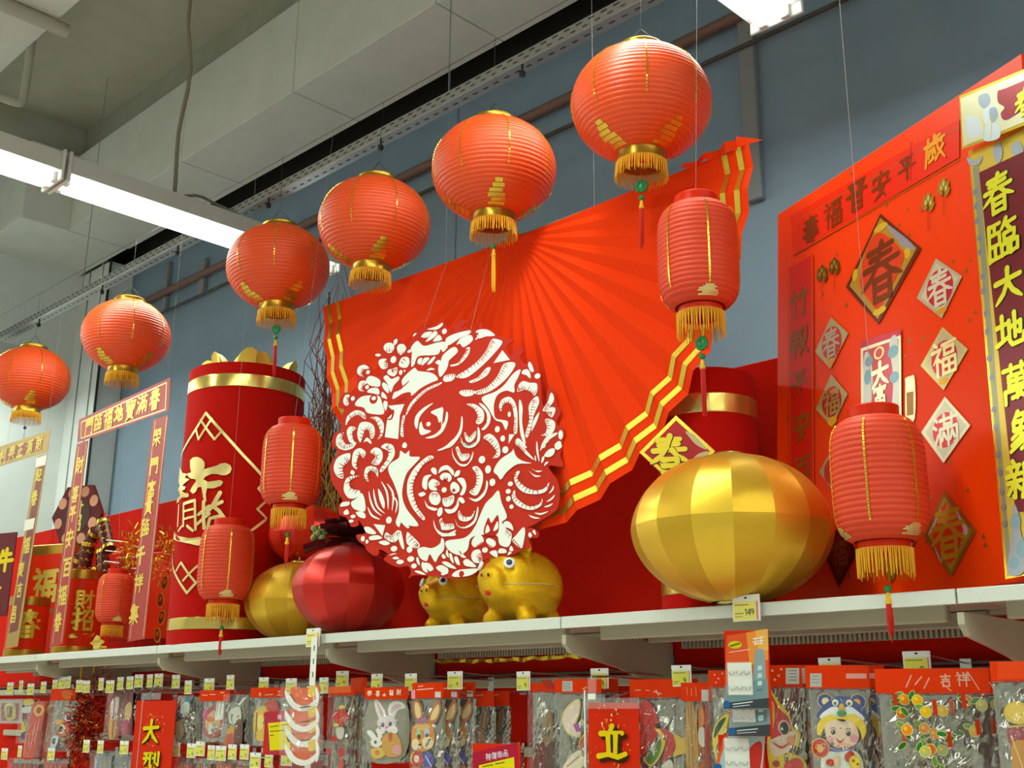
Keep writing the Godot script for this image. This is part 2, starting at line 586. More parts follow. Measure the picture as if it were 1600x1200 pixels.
const EXPOSURE := 1.5
const LAMP_ENERGY := 0.85
const ROWS_X := [-6.3, -3.9, -1.45, 1.0, 3.4]


func _ready() -> void:
	rng.seed = 11
	noise.seed = 5
	noise.frequency = 1.0
	var cam := Camera3D.new()
	cam.name = "camera"
	add_child(cam)
	cam.position = Vector3(0, 1.55, 1.92)
	cam.rotation_order = EULER_ORDER_YXZ
	cam.rotation = Vector3(0.28082, 0.78226, 0.00796)
	cam.fov = 36.8699
	cam.near = 0.02
	var we := WorldEnvironment.new()
	we.name = "environment"
	var e := Environment.new()
	e.background_mode = Environment.BG_COLOR
	e.background_color = Color(0.02, 0.02, 0.025)
	e.tonemap_mode = Environment.TONE_MAPPER_LINEAR
	e.tonemap_exposure = EXPOSURE
	e.sdfgi_enabled = true
	e.ssao_enabled = true
	e.ssil_enabled = true
	we.environment = e
	add_child(we)
	materials()
	lamps()
	room()
	shelving()
	round_lanterns()
	barrel_lanterns()
	fan()
	papercut()
	drums()
	pumpkins()
	pigs()
	twigs()
	red_board()
	banners()
	gifts()
	hooks()
	goods()

# ---------- lamps ----------
func lamps() -> void:
	# rows of bare twin-tube battens run from the shelf out over the aisle, one unit behind the other
	var where := ["above the round lanterns beside the trunking", "above the red poster board"]
	for rx in ROWS_X.size():
		for k in 4:
			var z0 := (-0.86 if rx == 1 else -0.57) + k * 1.24
			var seen: bool = k < 2 and (rx == 1 or rx == 2)
			var t := thing("fluorescent_batten", "lit fluorescent batten over the aisle, %s row from the left, %s out from the shelf" % [["first", "second", "third", "fourth", "fifth"][rx], ["nearest", "second", "third", "fourth"][k]], "ceiling lamp", Vector3(ROWS_X[rx], 3.4, z0 + 0.61), 0.0, "fluorescent battens in rows over the aisle")
			if seen:
				t.set_meta("label", "%s lit fluorescent batten %s" % ["near half of the" if k == 1 else "white-bodied", where[rx - 1]])
			var body := MB.new()
			body.slab(PackedVector2Array([Vector2(-0.08, 0.03), Vector2(0.08, 0.03), Vector2(0.055, 0.11), Vector2(-0.055, 0.11)]), -0.61, 0.61)
			part("body", body, M.lamp_white, t)
			for s in [-1, 1]:
				part("end_cap", boxed(Vector3(0, 0.055, s * 0.608), Vector3(0.168, 0.118, 0.012), 0.003), M.lamp_white, t)
				var g := MB.new()
				g.lathe(PackedVector2Array([Vector2(0.0005, -0.585), Vector2(0.0135, -0.58), Vector2(0.014, -0.5), Vector2(0.014, 0.5), Vector2(0.0135, 0.58), Vector2(0.0005, 0.585)]), 14, Vector3(s * 0.034, 0.008, 0), Basis(Vector3.RIGHT, PI / 2))
				part("lamp_tube", g, M.tube_glow, t)
				for q in [-1, 1]:
					part("lamp_holder", boxed(Vector3(s * 0.034, 0.018, q * 0.594), Vector3(0.028, 0.044, 0.016), 0.003), M.foam_white, t)
			var l := AreaLight3D.new()
			l.name = "lamp_light"
			l.area_size = Vector2(0.13, 1.16)
			l.light_color = Color(0.95, 1.0, 0.93)
			l.light_energy = LAMP_ENERGY
			l.area_range = 14.0
			l.area_attenuation = 2.0
			l.shadow_enabled = true
			t.add_child(l)
			l.position = Vector3(0, -0.008, 0)
			l.rotation.x = -PI / 2
	for p in [[Vector3(-3.9, 3.5, -0.1), "limp tan flex above the left batten"], [Vector3(-1.45, 3.5, 0.5), "thin flex above the right batten"]]:
		var q := PackedVector3Array()
		for k in 15:
			q.append(p[0] + Vector3(0.012 * sin(k * 1.3), k * 0.1, 0.012 * sin(k * 0.9)))
		var mb := MB.new()
		mb.tube(q, 0.009)
		var loop := PackedVector3Array()
		for k in 9:
			loop.append(p[0] + Vector3(0.02 * sin(k * 1.0), 0.01 + 0.05 * sin(k * 0.39), -0.04 * k))
		mb.tube(loop, 0.006)
		solo("power_cord", mb, M.cord_tan, p[1], "cord")


# ---------- the room ----------
func room() -> void:
	struct("floor", boxed(Vector3(-1.0, -0.05, 2.4), Vector3(12.4, 0.1, 7.6)), M.floor_tile)
	var c := MB.new()
	c.box(Vector3(-1.0, 4.95, 2.4), Vector3(12.4, 0.1, 7.6))
	struct("ceiling", c, M.concrete_soffit)
	struct("wall_back", boxed(Vector3(-1.0, 2.06, -1.25), Vector3(12.4, 4.22, 0.2)), M.blue_wall)
	struct("wall_left", boxed(Vector3(-6.85, 2.45, 2.4), Vector3(0.24, 4.9, 7.4)), M.white_wall)
	struct("wall_right", boxed(Vector3(4.9, 2.45, 2.4), Vector3(0.24, 4.9, 7.4)), M.white_wall)
	struct("wall_front", boxed(Vector3(-1.0, 2.45, 6.15), Vector3(12.4, 4.9, 0.2)), M.white_wall)
	# dark recess over the blue wall, behind the edge of the bulkhead
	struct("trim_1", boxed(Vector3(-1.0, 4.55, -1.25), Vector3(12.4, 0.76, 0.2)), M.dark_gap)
	# bulkhead: plastered soffit panels with open joints, and a vertical face
	var b := struct("ceiling_bulkhead", boxed(Vector3(-0.55, 4.44, -0.80), Vector3(11.1, 0.46, 0.36)), M.white_plaster)
	part("end_block", boxed(Vector3(-6.42, 4.44, -0.66), Vector3(0.64, 0.46, 0.64)), M.white_plaster, b)
	var xs := [-6.1, -4.86, -3.9, -2.95, -2.0, -1.05, -0.1, 0.85, 1.8, 2.75, 3.7]
	for k in xs.size() - 1:
		part("panel", boxed(Vector3((xs[k] + xs[k + 1]) / 2.0, 4.205, -0.80), Vector3(xs[k + 1] - xs[k] - 0.006, 0.012, 0.366), 0.002), M.white_plaster, b)
		part("panel", boxed(Vector3((xs[k] + xs[k + 1]) / 2.0, 4.432, -0.617), Vector3(xs[k + 1] - xs[k] - 0.005, 0.466, 0.01), 0.002), M.white_plaster, b)
	part("panel", boxed(Vector3(-6.42, 4.205, -0.66), Vector3(0.63, 0.012, 0.63), 0.002), M.white_plaster, b)
	struct("trim_2", boxed(Vector3(-1.0, 4.79, -0.9), Vector3(12.4, 0.24, 0.42)), M.concrete_soffit)
	struct("trim_3", boxed(Vector3(-6.45, 4.79, 1.5), Vector3(0.5, 0.24, 5.0)), M.concrete_soffit)
	struct("ceiling_beam", boxed(Vector3(-1.0, 4.745, 0.62), Vector3(12.4, 0.29, 1.0), 0.004), M.white_plaster)
	# corner post with grooves where the white side wall meets the blue wall
	var p := struct("trim_4", boxed(Vector3(-6.55, 2.1, -1.07), Vector3(0.4, 4.2, 0.16), 0.006), M.white_wall)
	for dx in [-0.2, -0.05, 0.12, 0.215]:
		part("groove", boxed(Vector3(-6.55 + dx, 2.1, -0.988), Vector3(0.022 if absf(dx) > 0.19 else 0.008, 4.2, 0.006)), M.dark_gap if absf(dx) > 0.19 else M.steel_grey, p)
	# slotted cable tray hung below the bulkhead
	var t := thing("cable_tray", "perforated grey cable tray slanting across under the white bulkhead", "cable tray", Vector3(-1.2, 3.575, -0.45))
	part("flange", boxed(Vector3(0, 0.0, 0.0), Vector3(10.6, 0.004, 0.05), 0.001), M.tray_metal, t)
	part("web", boxed(Vector3(0, 0.02, 0.025), Vector3(10.6, 0.04, 0.004), 0.001), M.tray_metal, t)
	var slots := MB.new()
	for k in 210:
		slots.box(Vector3(-5.25 + k * 0.05, 0.029, 0.0272), Vector3(0.024, 0.006, 0.001))
		slots.box(Vector3(-5.225 + k * 0.05, 0.012, 0.0272), Vector3(0.02, 0.005, 0.001))
		slots.box(Vector3(-5.24 + k * 0.05, -0.0023, 0.0), Vector3(0.022, 0.001, 0.007))
	part("slot_holes", slots, M.cable, t).set_meta("kind", "stuff")
	for k in 4:
		var rod := MB.new()
		rod.tube(PackedVector3Array([Vector3(-4.3 + k * 2.8, 0.0, -0.02), Vector3(-4.3 + k * 2.8, 1.3, -0.02)]), 0.002)
		part("hanger_rod", rod, M.steel_grey, t)
	for k in 9:
		var bolt := MB.new()
		bolt.lathe(PackedVector2Array([Vector2(0.0005, -0.05), Vector2(0.01, -0.045), Vector2(0.011, -0.03), Vector2(0.004, -0.028), Vector2(0.004, 0.0)]), 8, Vector3(-4.7 + k * 0.72, 0, 0.02))
		part("bolt", bolt, M.wire, t)
	# pipes on the blue wall
	for q in [[3.9, 0.022, "pipe_brown", "rust-brown sprinkler pipe along the blue wall, the upper one"], [3.775, 0.009, "cable", "thin dark conduit along the blue wall below the brown pipe"]]:
		var mb := MB.new()
		mb.tube(PackedVector3Array([Vector3(-6.3, q[0], -1.115), Vector3(-4.0, q[0] + 0.004, -1.115), Vector3(4.6, q[0], -1.115)]), q[1], -1.0, 10)
		solo("wall_pipe", mb, M[q[2]], q[3], "pipe")
	for q in [[-5.88, 3.8, 4.1, 0.016, "short grey conduit drop left of the sprinkler pipe bend"], [-5.48, 3.79, 4.0, 0.032, "short wide grey duct stub above the leftmost lanterns"], [-1.9, 3.2, 4.2, 0.03, "upright grey conduit on the blue wall behind the largest lantern"]]:
		solo("wall_conduit", boxed(Vector3(q[0], (q[1] + q[2]) / 2.0, -1.135), Vector3(q[3] * 2.0, q[2] - q[1], 0.03), 0.004), M.steel_grey, q[4], "conduit")
	var seam := struct("trim_5", boxed(Vector3(-0.95, 2.1, -1.149), Vector3(0.012, 4.1, 0.006)), M.cable)
	part("seam", boxed(Vector3(-3.4, 2.1, -1.149), Vector3(0.008, 4.1, 0.006)), M.steel_grey, seam)
	# drain pipes under the beam, top left
	var d := MB.new()
	var path := PackedVector3Array([Vector3(-4.75, 4.57, 0.07), Vector3(-4.75, 4.57, 1.2)])
	d.tube(path, 0.032, -1.0, 12)
	solo("drain_pipe", d, M.pipe_white, "straight cream drain pipe crossing under the ceiling beam", "pipe")
	d = MB.new()
	d.tube(PackedVector3Array([Vector3(-5.07, 4.9, 0.106), Vector3(-5.07, 4.36, 0.106), Vector3(-5.07, 4.325, 0.11), Vector3(-5.07, 4.305, 0.125), Vector3(-5.07, 4.3, 0.155), Vector3(-5.07, 4.3, 0.9)]), 0.02, -1.0, 12)
	solo("drain_pipe", d, M.pipe_white, "cream drain pipe with an elbow dropping from the ceiling", "pipe")


# ---------- shelving ----------
func shelving() -> void:
	var joints := [-5.35, -4.45, -3.53, -2.62, -1.75, -0.85, 0.05]
	var names := ["far left under the gift drums", "under the couplet strips", "under the tall red drum", "under the satin lanterns", "under the gold piggy banks", "under the poster board"]
	for k in 6:
		var x0: float = joints[k]
		var x1: float = joints[k + 1]
		var t := thing("shelf", "white steel shelf section, " + names[k], "shelf", Vector3((x0 + x1) / 2.0, 1.727, -0.2))
		var w := x1 - x0 - 0.004
		part("deck", boxed(Vector3(0, 0.0275, 0.0), Vector3(w, 0.015, 0.392), 0.002), M.shelf_cream, t)
		var lip := MB.new()
		lip.xf = Transform3D(Basis(Vector3.UP, PI / 2), Vector3.ZERO)
		lip.slab(PackedVector2Array([Vector2(-0.2, 0.011), Vector2(-0.197, 0.01), Vector2(-0.185, 0.011), Vector2(-0.185, 0.032), Vector2(-0.197, 0.036), Vector2(-0.2, 0.034)]), -w / 2.0, w / 2.0)
		part("front_lip", lip, M.shelf_white, t)
		part("under_rail", boxed(Vector3(0, 0.004, 0.12), Vector3(w - 0.1, 0.034, 0.02), 0.003), M.shelf_cream, t)
		part("under_rail", boxed(Vector3(0, 0.004, -0.05), Vector3(w - 0.1, 0.03, 0.02), 0.003), M.shelf_cream, t)
		var teeth := MB.new()
		for i in 70:
			teeth.box(Vector3(-w / 2.0 + 0.06 + i * (w - 0.12) / 69.0, -0.004, -0.17), Vector3(0.006, 0.03, 0.016))
		part("slot_comb", teeth, M.shelf_cream, t).set_meta("kind", "stuff")
		var br := thing("shelf_bracket", "cream curved bracket %s" % ["at the far left end", "below the gift drums", "below the tall red drum", "beside the clip strip", "right of the piggy banks", "under the poster board"][k], "bracket", Vector3(x1, 1.7, -0.2), 0.0)
		var p := PackedVector2Array([Vector2(-0.19, 0.024), Vector2(-0.19, 0.004), Vector2(-0.17, -0.014), Vector2(-0.08, -0.028), Vector2(0.0, -0.042), Vector2(0.08, -0.062), Vector2(0.14, -0.092), Vector2(0.165, -0.13), Vector2(0.185, -0.16), Vector2(0.198, -0.16), Vector2(0.198, 0.024)])
		var mb := MB.new()
		mb.xf = Transform3D(Basis(Vector3.UP, PI / 2), Vector3.ZERO)
		mb.slab(p, -0.006, 0.006)
		part("plate", mb, M.shelf_cream, br)
		part("hook_lug", boxed(Vector3(0, -0.03, -0.196), Vector3(0.02, 0.05, 0.01), 0.002), M.steel_grey, br)
	var bp := thing("back_panel", "tall red felt back panel behind and below the shelf", "panel", Vector3(-2.5, 0.6, -0.42))
	var edges := [-6.4, -5.35, -4.45, -3.53, -2.62, -1.75, -0.85, 0.05, 1.0]
	for k in 8:
		part("felt_panel", boxed(Vector3((edges[k] + edges[k + 1]) / 2.0 + 2.5, 0.59, 0.0), Vector3(edges[k + 1] - edges[k] - 0.002, 2.39, 0.03), 0.003), M.red_felt, bp)
	var rail := thing("slat_rail", "pale steel rail the price hooks hang from", "rail", Vector3(-2.5, 1.638, -0.394))
	part("rail_face", boxed(Vector3.ZERO, Vector3(7.0, 0.026, 0.016), 0.003), M.shelf_cream, rail)
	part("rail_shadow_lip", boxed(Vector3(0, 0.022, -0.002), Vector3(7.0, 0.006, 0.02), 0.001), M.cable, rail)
	var rl := thing("slat_rail", "lower pale steel rail behind the second row of tags", "rail", Vector3(-3.9, 1.46, -0.394))
	part("rail_face", boxed(Vector3.ZERO, Vector3(3.4, 0.026, 0.016), 0.003), M.shelf_cream, rl)
	# gold tinsel ribbon pinned along the felt under the shelf
	var q := PackedVector3Array()
	for k in 60:
		q.append(Vector3(-2.9 + k * 0.018, 1.712 - 0.012 * sin(k * 0.05) + 0.002 * sin(k * 1.7), -0.398 + 0.003 * sin(k * 2.1)))
	var g := MB.new()
	for k in 59:
		g.quad(q[k] - Vector3(0, 0.005 + 0.002 * sin(k * 1.1), 0), q[k + 1] - Vector3(0, 0.005 + 0.002 * sin(k * 1.1 + 1.1), 0), q[k + 1] + Vector3(0, 0.005, 0.002 * (k % 2)), q[k] + Vector3(0, 0.005, 0.002 * ((k + 1) % 2)))
	solo("foil_ribbon", g, M.foil_gold, "crinkled gold foil ribbon on the red felt under the shelf", "ribbon")


# ---------- lanterns ----------
func pendant(parent: Node3D, y: float, kind: int, s := 1.0) -> void:
	# kind 1: jade disc, bead, yellow knob, red tassel; 2: green bead, yellow tassel; 3: blue bead on a thread; 4: short red tassel on a green bead
	var cordm := MB.new()
	cordm.tube(PackedVector3Array([Vector3(0, y + 0.06, 0), Vector3(0, y - 0.12 * s, 0)]), 0.0009, -1.0, 5)
	var p := part("pendant", cordm, M.thread_red if kind != 3 else M.wire, parent)
	var at := y - 0.02 * s
	if kind == 1:
		var d := MB.new()
		for k in 16:
			var a := TAU * k / 16
			d.ball(Vector3(cos(a) * 0.0115, at + sin(a) * 0.0115, 0) * Vector3(s, 1, s), Vector3.ONE * 0.0045 * s, Basis.IDENTITY, 6, 5)
		d.ball(Vector3(0, at, 0), Vector3(0.0115, 0.0115, 0.004) * s, Basis.IDENTITY, 14, 8)
		part("jade_disc", d, M.jade_green, p)
		at -= 0.022 * s
	var b := MB.new()
	b.ball(Vector3(0, at - 0.006 * s, 0), Vector3.ONE * 0.007 * s, Basis.IDENTITY, 12, 8)
	part("bead", b, M.bead_blue if kind == 3 else M.jade_green, p)
	if kind == 3:
		return
	at -= 0.014 * s
	var k2 := MB.new()
	k2.lathe(PackedVector2Array([Vector2(0.0005, -0.02), Vector2(0.006, -0.019), Vector2(0.006, -0.012), Vector2(0.0035, -0.01), Vector2(0.0045, -0.005), Vector2(0.002, 0.002)]), 10, Vector3(0, at, 0))
	part("knob", k2, M.thread_yellow, p)
	at -= 0.018 * s
	var tl := MB.new()
	var ln := (0.1 if kind != 4 else 0.055) * s
	for k in 22:
		var a := TAU * k * 0.382
		var r := 0.0045 * sqrt(k / 22.0)
		tl.tube(PackedVector3Array([Vector3(cos(a) * r, at, sin(a) * r), Vector3(cos(a) * r * 1.25, at - ln * 0.5, sin(a) * r * 1.25), Vector3(cos(a) * r * 1.1, at - ln * (0.93 + 0.07 * sin(k * 2.2)), sin(a) * r * 1.1)]), 0.0011, 0.0007, 4)
	part("tassel", tl, M.thread_yellow if kind == 2 else M.thread_red, p)


func fringe(r: float, y: float, h: float, n: int, flare := 1.06) -> MB:
	var mb := MB.new()
	for k in n:
		var a := TAU * k / n
		var l := h * (0.86 + 0.14 * sin(k * 1.9) * sin(k * 0.37))
		var d := Vector3(cos(a), 0, -sin(a))
		var s := Vector3(sin(a), 0, cos(a)) * 0.0012 * sin(k * 2.7)
		mb.tube(PackedVector3Array([d * r + Vector3(0, y, 0), d * r * (1.0 + (flare - 1.0) * 0.6) + s + Vector3(0, y - l * 0.5, 0), d * r * flare + s * 2.0 + Vector3(0, y - l, 0)]), 0.0013, 0.0009, 4)
	return mb


func piping(prof: Callable, n: int, t0: float, t1: float, ribs: int, size: float, a0: float) -> MB:
	# gold thread stitched down the meridians, showing between the ribs
	var mb := MB.new()
	for k in n:
		var a := TAU * k / n + a0
		var cnt := int((t1 - t0) * ribs)
		for i in cnt:
			var t := t0 + (t1 - t0) * (i + 0.5) / cnt
			var p: Vector2 = prof.call(t)
			var q: Vector2 = prof.call(t + 0.004)
			var up := Vector3(cos(a) * (q.x - p.x), q.y - p.y, -sin(a) * (q.x - p.x)).normalized()
			var side := Vector3(-sin(a), 0, -cos(a))
			var out := side.cross(up)
			mb.box(Vector3(cos(a) * p.x, p.y, -sin(a) * p.x) + out * 0.0016, Vector3(size, size * (0.9 if i % 2 else 1.5), size * 0.5), 0.0, Basis(side, up, side.cross(up)))
	return mb


func motif(prof: Callable, a: float, t0: float, t1: float, wmax: float) -> MB:
	# striped gold cloud stuck on the lower shell, following its curve
	var mb := MB.new()
	for i in 6:
		var t := lerpf(t0, t1, (i + 0.5) / 6.0)
		var dt := (t1 - t0) / 6.0 * 0.42
		var w: float = wmax * [1.0, 0.86, 1.05, 0.8, 0.72, 0.45][i]
		var r := []
		for s in [t - dt, t + dt]:
			var p: Vector2 = prof.call(s)
			var q := PackedVector3Array()
			for k in 7:
				var b := a + w / p.x * (k / 6.0 - 0.5 + 0.12 * sin(i * 1.7))
				q.append(Vector3(cos(b) * (p.x + 0.0012), p.y - 0.0008, -sin(b) * (p.x + 0.0012)))
			r.append(q)
		mb.rows(r)
	return mb


func shade(prof: Callable, ribs: int, amp: float, seg: int, t0 := 0.0, t1 := 1.0) -> MB:
	var pr := PackedVector2Array()
	var n := ribs * 5
	for k in n + 1:
		var t := lerpf(t0, t1, float(k) / n)
		var p: Vector2 = prof.call(t)
		var b := absf(sin(PI * float(k) / n * ribs))
		pr.append(p + Vector2(amp * (sqrt(b) - 0.5), 0))
	var mb := MB.new()
	mb.lathe(pr, seg)
	return mb


func ring(r: float, y0: float, y1: float, lip := 0.003) -> MB:
	var mb := MB.new()
	mb.lathe(PackedVector2Array([Vector2(r - 0.006, y0), Vector2(r, y0), Vector2(r + lip, y0 + 0.001), Vector2(r + lip, y0 + 0.004), Vector2(r, y0 + 0.005), Vector2(r, y1 - 0.004), Vector2(r + lip * 0.6, y1 - 0.003), Vector2(r, y1), Vector2(r - 0.006, y1), Vector2(r - 0.006, y0)]), 40)
	return mb


func round_prof(t: float) -> Vector2:
	var a := lerpf(-1.232, 1.232, t)
	return Vector2(0.163 * cos(a), 0.139 * sin(a))


const WIRE_Y := 3.33


func round_lanterns() -> void:
	var wm := MB.new()
	wm.tube(PackedVector3Array([Vector3(-6.73, WIRE_Y, 0), Vector3(-1.0, WIRE_Y - 0.01, 0), Vector3(4.7, WIRE_Y, 0)]), 0.0009, -1.0, 5)
	solo("suspension_wire", wm, M.wire, "thin taut wire above the row of red lanterns", "wire")
	var grp := "round red lanterns hung in a row"
	var o := thing("round_lantern", "", "lantern", Vector3.ZERO, 0.0, grp)
	part("shade", shade(round_prof, 30, 0.0021, 64), M.lantern_red, o)
	part("top_ring", ring(0.055, 0.129, 0.148), M.ring_gold, o)
	part("bottom_ring", ring(0.055, -0.156, -0.128), M.ring_gold, o)
	part("fringe", fringe(0.058, -0.153, 0.044, 120, 1.05), M.fringe_gold, o)
	part("gold_piping", piping(round_prof, 8, 0.34, 0.985, 46, 0.0038, 0.35), M.foil_gold, o)
	for k in 4:
		part("cloud_motif", motif(round_prof, TAU * (k + 0.5) / 4 + 0.2, 0.02, 0.24, 0.042), M.foil_gold, o)
	var inner := MB.new()
	inner.lathe(PackedVector2Array([Vector2(0.0005, -0.128), Vector2(0.047, -0.128)]), 24)
	part("base_disc", inner, M.board_red, o)
	var w := MB.new()
	for s in [-1.0, 1.0]:
		w.tube(PackedVector3Array([Vector3(s * 0.05, 0.14, 0), Vector3(s * 0.03, 0.168, 0.004), Vector3(s * 0.004, 0.196, 0), Vector3(0, 0.2, 0)]), 0.0011, -1.0, 5)
	part("wire_handle", w, M.wire, o)
	var at := [
		[Vector3(-4.834, 2.917, 0), 0.3, 3, "round red lantern at the far left end of the row, cut by the frame"],
		[Vector3(-3.98, 2.943, 0), 0.9, 0, "round red lantern in front of the white corner post"],
		[Vector3(-2.971, 2.933, 0), 0.55, 1, "round red lantern at the end of the lit tube, red tassel below"],
		[Vector3(-2.481, 2.931, 0), 0.15, 0, "round red lantern right of the tube end, just above the fan's left corner"],
		[Vector3(-1.981, 2.933, 0), -0.1, 2, "round red lantern over the fan's pivot with a thin yellow tassel"],
		[Vector3(-1.489, 2.905, 0), 0.4, 1, "highest and largest-looking round red lantern, jade disc and red tassel below"],
	]
	for k in 6:
		var p: Vector3 = at[k][0]
		p.y = 2.93
		var l := o if k == 0 else copy(o, "", p, 0.0, grp)
		l.position = p
		l.rotation.y = at[k][1]
		l.set_meta("label", at[k][3])
	var k := 0
	for n in get_children():
		if String(n.name).begins_with("round_lantern"):
			hang_cord(n, 0.198, M.wire, 0.0006)
			if at[k][2] > 0:
				pendant(n, -0.19, at[k][2])
			n.rotation.z = [0.02, 0.0, 0.03, -0.04, 0.01, -0.02][k]
			k += 1


func hang_cord(o: Node3D, y0: float, m: Material, r: float) -> void:
	# up to the taut wire that all lanterns hang from
	var mb := MB.new()
	mb.tube(PackedVector3Array([Vector3(0, y0, 0), (Vector3(o.position.x, WIRE_Y, 0) - o.position).rotated(Vector3.UP, -o.rotation.y)]), r, -1.0, 4)
	part("hanging_cord", mb, m, o)


func barrel_prof(t: float) -> Vector2:
	var y := lerpf(-1.0, 1.0, t)
	return Vector2(0.084 * pow(1.0 - pow(absf(y) * 0.975, 5.0), 0.36), 0.118 * y)


func barrel_lanterns() -> void:
	var grp := "barrel-shaped red paper lanterns"
	var o := thing("barrel_lantern", "", "lantern", Vector3.ZERO, 0.0, grp)
	part("shade", shade(barrel_prof, 21, 0.0024, 56, 0.02, 0.98), M.lantern_paper, o)
	part("collar", ring(0.046, 0.110, 0.136, 0.001), M.plastic_red, o)
	part("bottom_ring", ring(0.046, -0.134, -0.112, 0.001), M.plastic_red, o)
	part("fringe", fringe(0.049, -0.126, 0.055, 90, 1.0), M.fringe_gold, o)
	part("gold_piping", piping(barrel_prof, 6, 0.14, 0.93, 42, 0.0038, 0.25), M.foil_gold, o)
	for k in 3:
		part("cloud_motif", motif(barrel_prof, TAU * (k + 0.5) / 3 + 0.25, 0.045, 0.13, 0.04), M.pale_gold, o)
	var top := MB.new()
	top.lathe(PackedVector2Array([Vector2(0.046, 0.128), Vector2(0.0005, 0.128)]), 24)
	part("collar_disc", top, M.plastic_red, o)
	var lug := MB.new()
	var q := PackedVector3Array()
	for k in 9:
		q.append(Vector3(cos(PI * k / 8) * 0.01, 0.13 + sin(PI * k / 8) * 0.013, 0))
	lug.tube(q, 0.0016, -1.0, 5)
	part("hanging_lug", lug, M.plastic_red, o)
	var at := [
		[Vector3(-1.31, 2.479, 0.05), 0.1, 1, "barrel-shaped red lantern hanging in front of the right side of the fan"],
		[Vector3(-0.9718, 1.965, 0), 0.5, 4, "barrel-shaped red lantern hanging in front of the poster board"],
		[Vector3(-2.709, 2.229, 0.08), 0.2, 4, "barrel-shaped red lantern right of the emblem on the tall drum"],
		[Vector3(-3.147, 1.998, 0), 0.35, 4, "barrel-shaped red lantern low in front of the tall drum"],
		[Vector3(-4.055, 1.955, -0.1), 0.6, 0, "small barrel-shaped red lantern behind the couplet strips"],
	]
	var all := [o]
	for k in range(1, 5):
		all.append(copy(o, "", Vector3.ZERO, 0.0, grp))
	for k in 5:
		all[k].position = at[k][0]
		all[k].rotation.y = at[k][1]
		all[k].set_meta("label", at[k][3])
		hang_cord(all[k], 0.14, M.fishing_line, 0.0005)
		if at[k][2]:
			pendant(all[k], -0.17, at[k][2])
	all[4].scale = Vector3.ONE * 0.78
	all[1].scale = Vector3.ONE * 0.99


# ---------- the paper fan ----------
func fan() -> void:
	
	var at := Vector3(-2.019, 2.787, -0.12)
	var t := thing("paper_fan", "huge pleated orange-red paper fan with gold edging behind the paper-cut", "fan", at)
	# outer radius against the angle, counter-clockwise from the right-hand end
	var rim := [[-9.0, 0.72], [0.0, 0.745], [10.0, 0.74], [30.0, 0.745], [50.0, 0.765], [75.0, 0.80], [95.0, 0.82], [115.0, 0.83], [150.0, 0.84], [180.0, 0.855], [183.0, 0.86]]
	var n := 44
	var pts := []
	for k in n + 1:
		var deg := 181.5 * k / n - 0.5
		var a := deg_to_rad(deg)
		var r := 0.8
		for i in rim.size() - 1:
			if deg >= rim[i][0] and deg <= rim[i + 1][0]:
				r = lerpf(rim[i][1], rim[i + 1][1], (deg - rim[i][0]) / (rim[i + 1][0] - rim[i][0]))
		var amp := 0.011 * (1.0 if k > 5 and k < n - 5 else 0.55)
		pts.append([Vector3(cos(a), -sin(a), 0), r * (1.0 + 0.003 * (k % 2)), amp * (1.0 if k % 2 == 0 else -1.0)])
	var paper := MB.new()
	var pos := func(k: int, f: float, lift: float) -> Vector3:
		return pts[k][0] * pts[k][1] * f + Vector3(0, 0, pts[k][2] * minf(1.0, f * 1.15) + lift)
	for k in n:
		var fs := [0.012, 0.3, 0.65, 1.0]
		for i in 3:
			paper.quad(pos.call(k, fs[i], 0.0), pos.call(k, fs[i + 1], 0.0), pos.call(k + 1, fs[i + 1], 0.0), pos.call(k + 1, fs[i], 0.0))
	part("pleated_paper", paper, M.fan_paper, t)
	for f in [[0.9, 0.92], [0.952, 0.972]]:
		var g := MB.new()
		for k in n:
			g.quad(pos.call(k, f[0], 0.0015), pos.call(k, f[1], 0.0015), pos.call(k + 1, f[1], 0.0015), pos.call(k + 1, f[0], 0.0015))
		part("gold_trim", g, M.foil_gold, t)
	var hub := MB.new()
	hub.box(Vector3(0, 0.004, 0.0), Vector3(0.03, 0.012, 0.03), 0.002)
	part("pivot_knot", hub, M.fan_paper, t)
	# the last pleats of the right-hand end stand folded over the top edge
	var flap := MB.new()
	for k in 5:
		var x := 0.57 + k * 0.03
		var d := 0.01 if k % 2 == 0 else -0.008
		var hgt := 0.012 + k * 0.003
		flap.quad(Vector3(x, 0.0, 0.012 + d), Vector3(x + 0.03, 0.002, 0.012 - d), Vector3(x + 0.03, hgt + 0.003, 0.012 - d), Vector3(x, hgt, 0.012 + d))
	flap.tri(Vector3(0.72, 0.0, 0.02), Vector3(0.765, 0.018, -0.02), Vector3(0.72, 0.028, 0.02))
	part("folded_flap", flap, M.fan_paper, t)
	var rod := MB.new()
	rod.tube(PackedVector3Array([Vector3(-0.85, 0.008, -0.006), Vector3(0.72, 0.004, -0.006)]), 0.002)
	part("top_stick", rod, M.cord_tan, t)
	for x in [-0.28, 0.28]:
		var l := MB.new()
		l.tube(PackedVector3Array([Vector3(x, 0.0, 0), Vector3(x, 2.1, 0)]), 0.0004, -1.0, 4)
		part("hanging_line", l, M.fishing_line, t)

# ---------- the paper-cut ----------

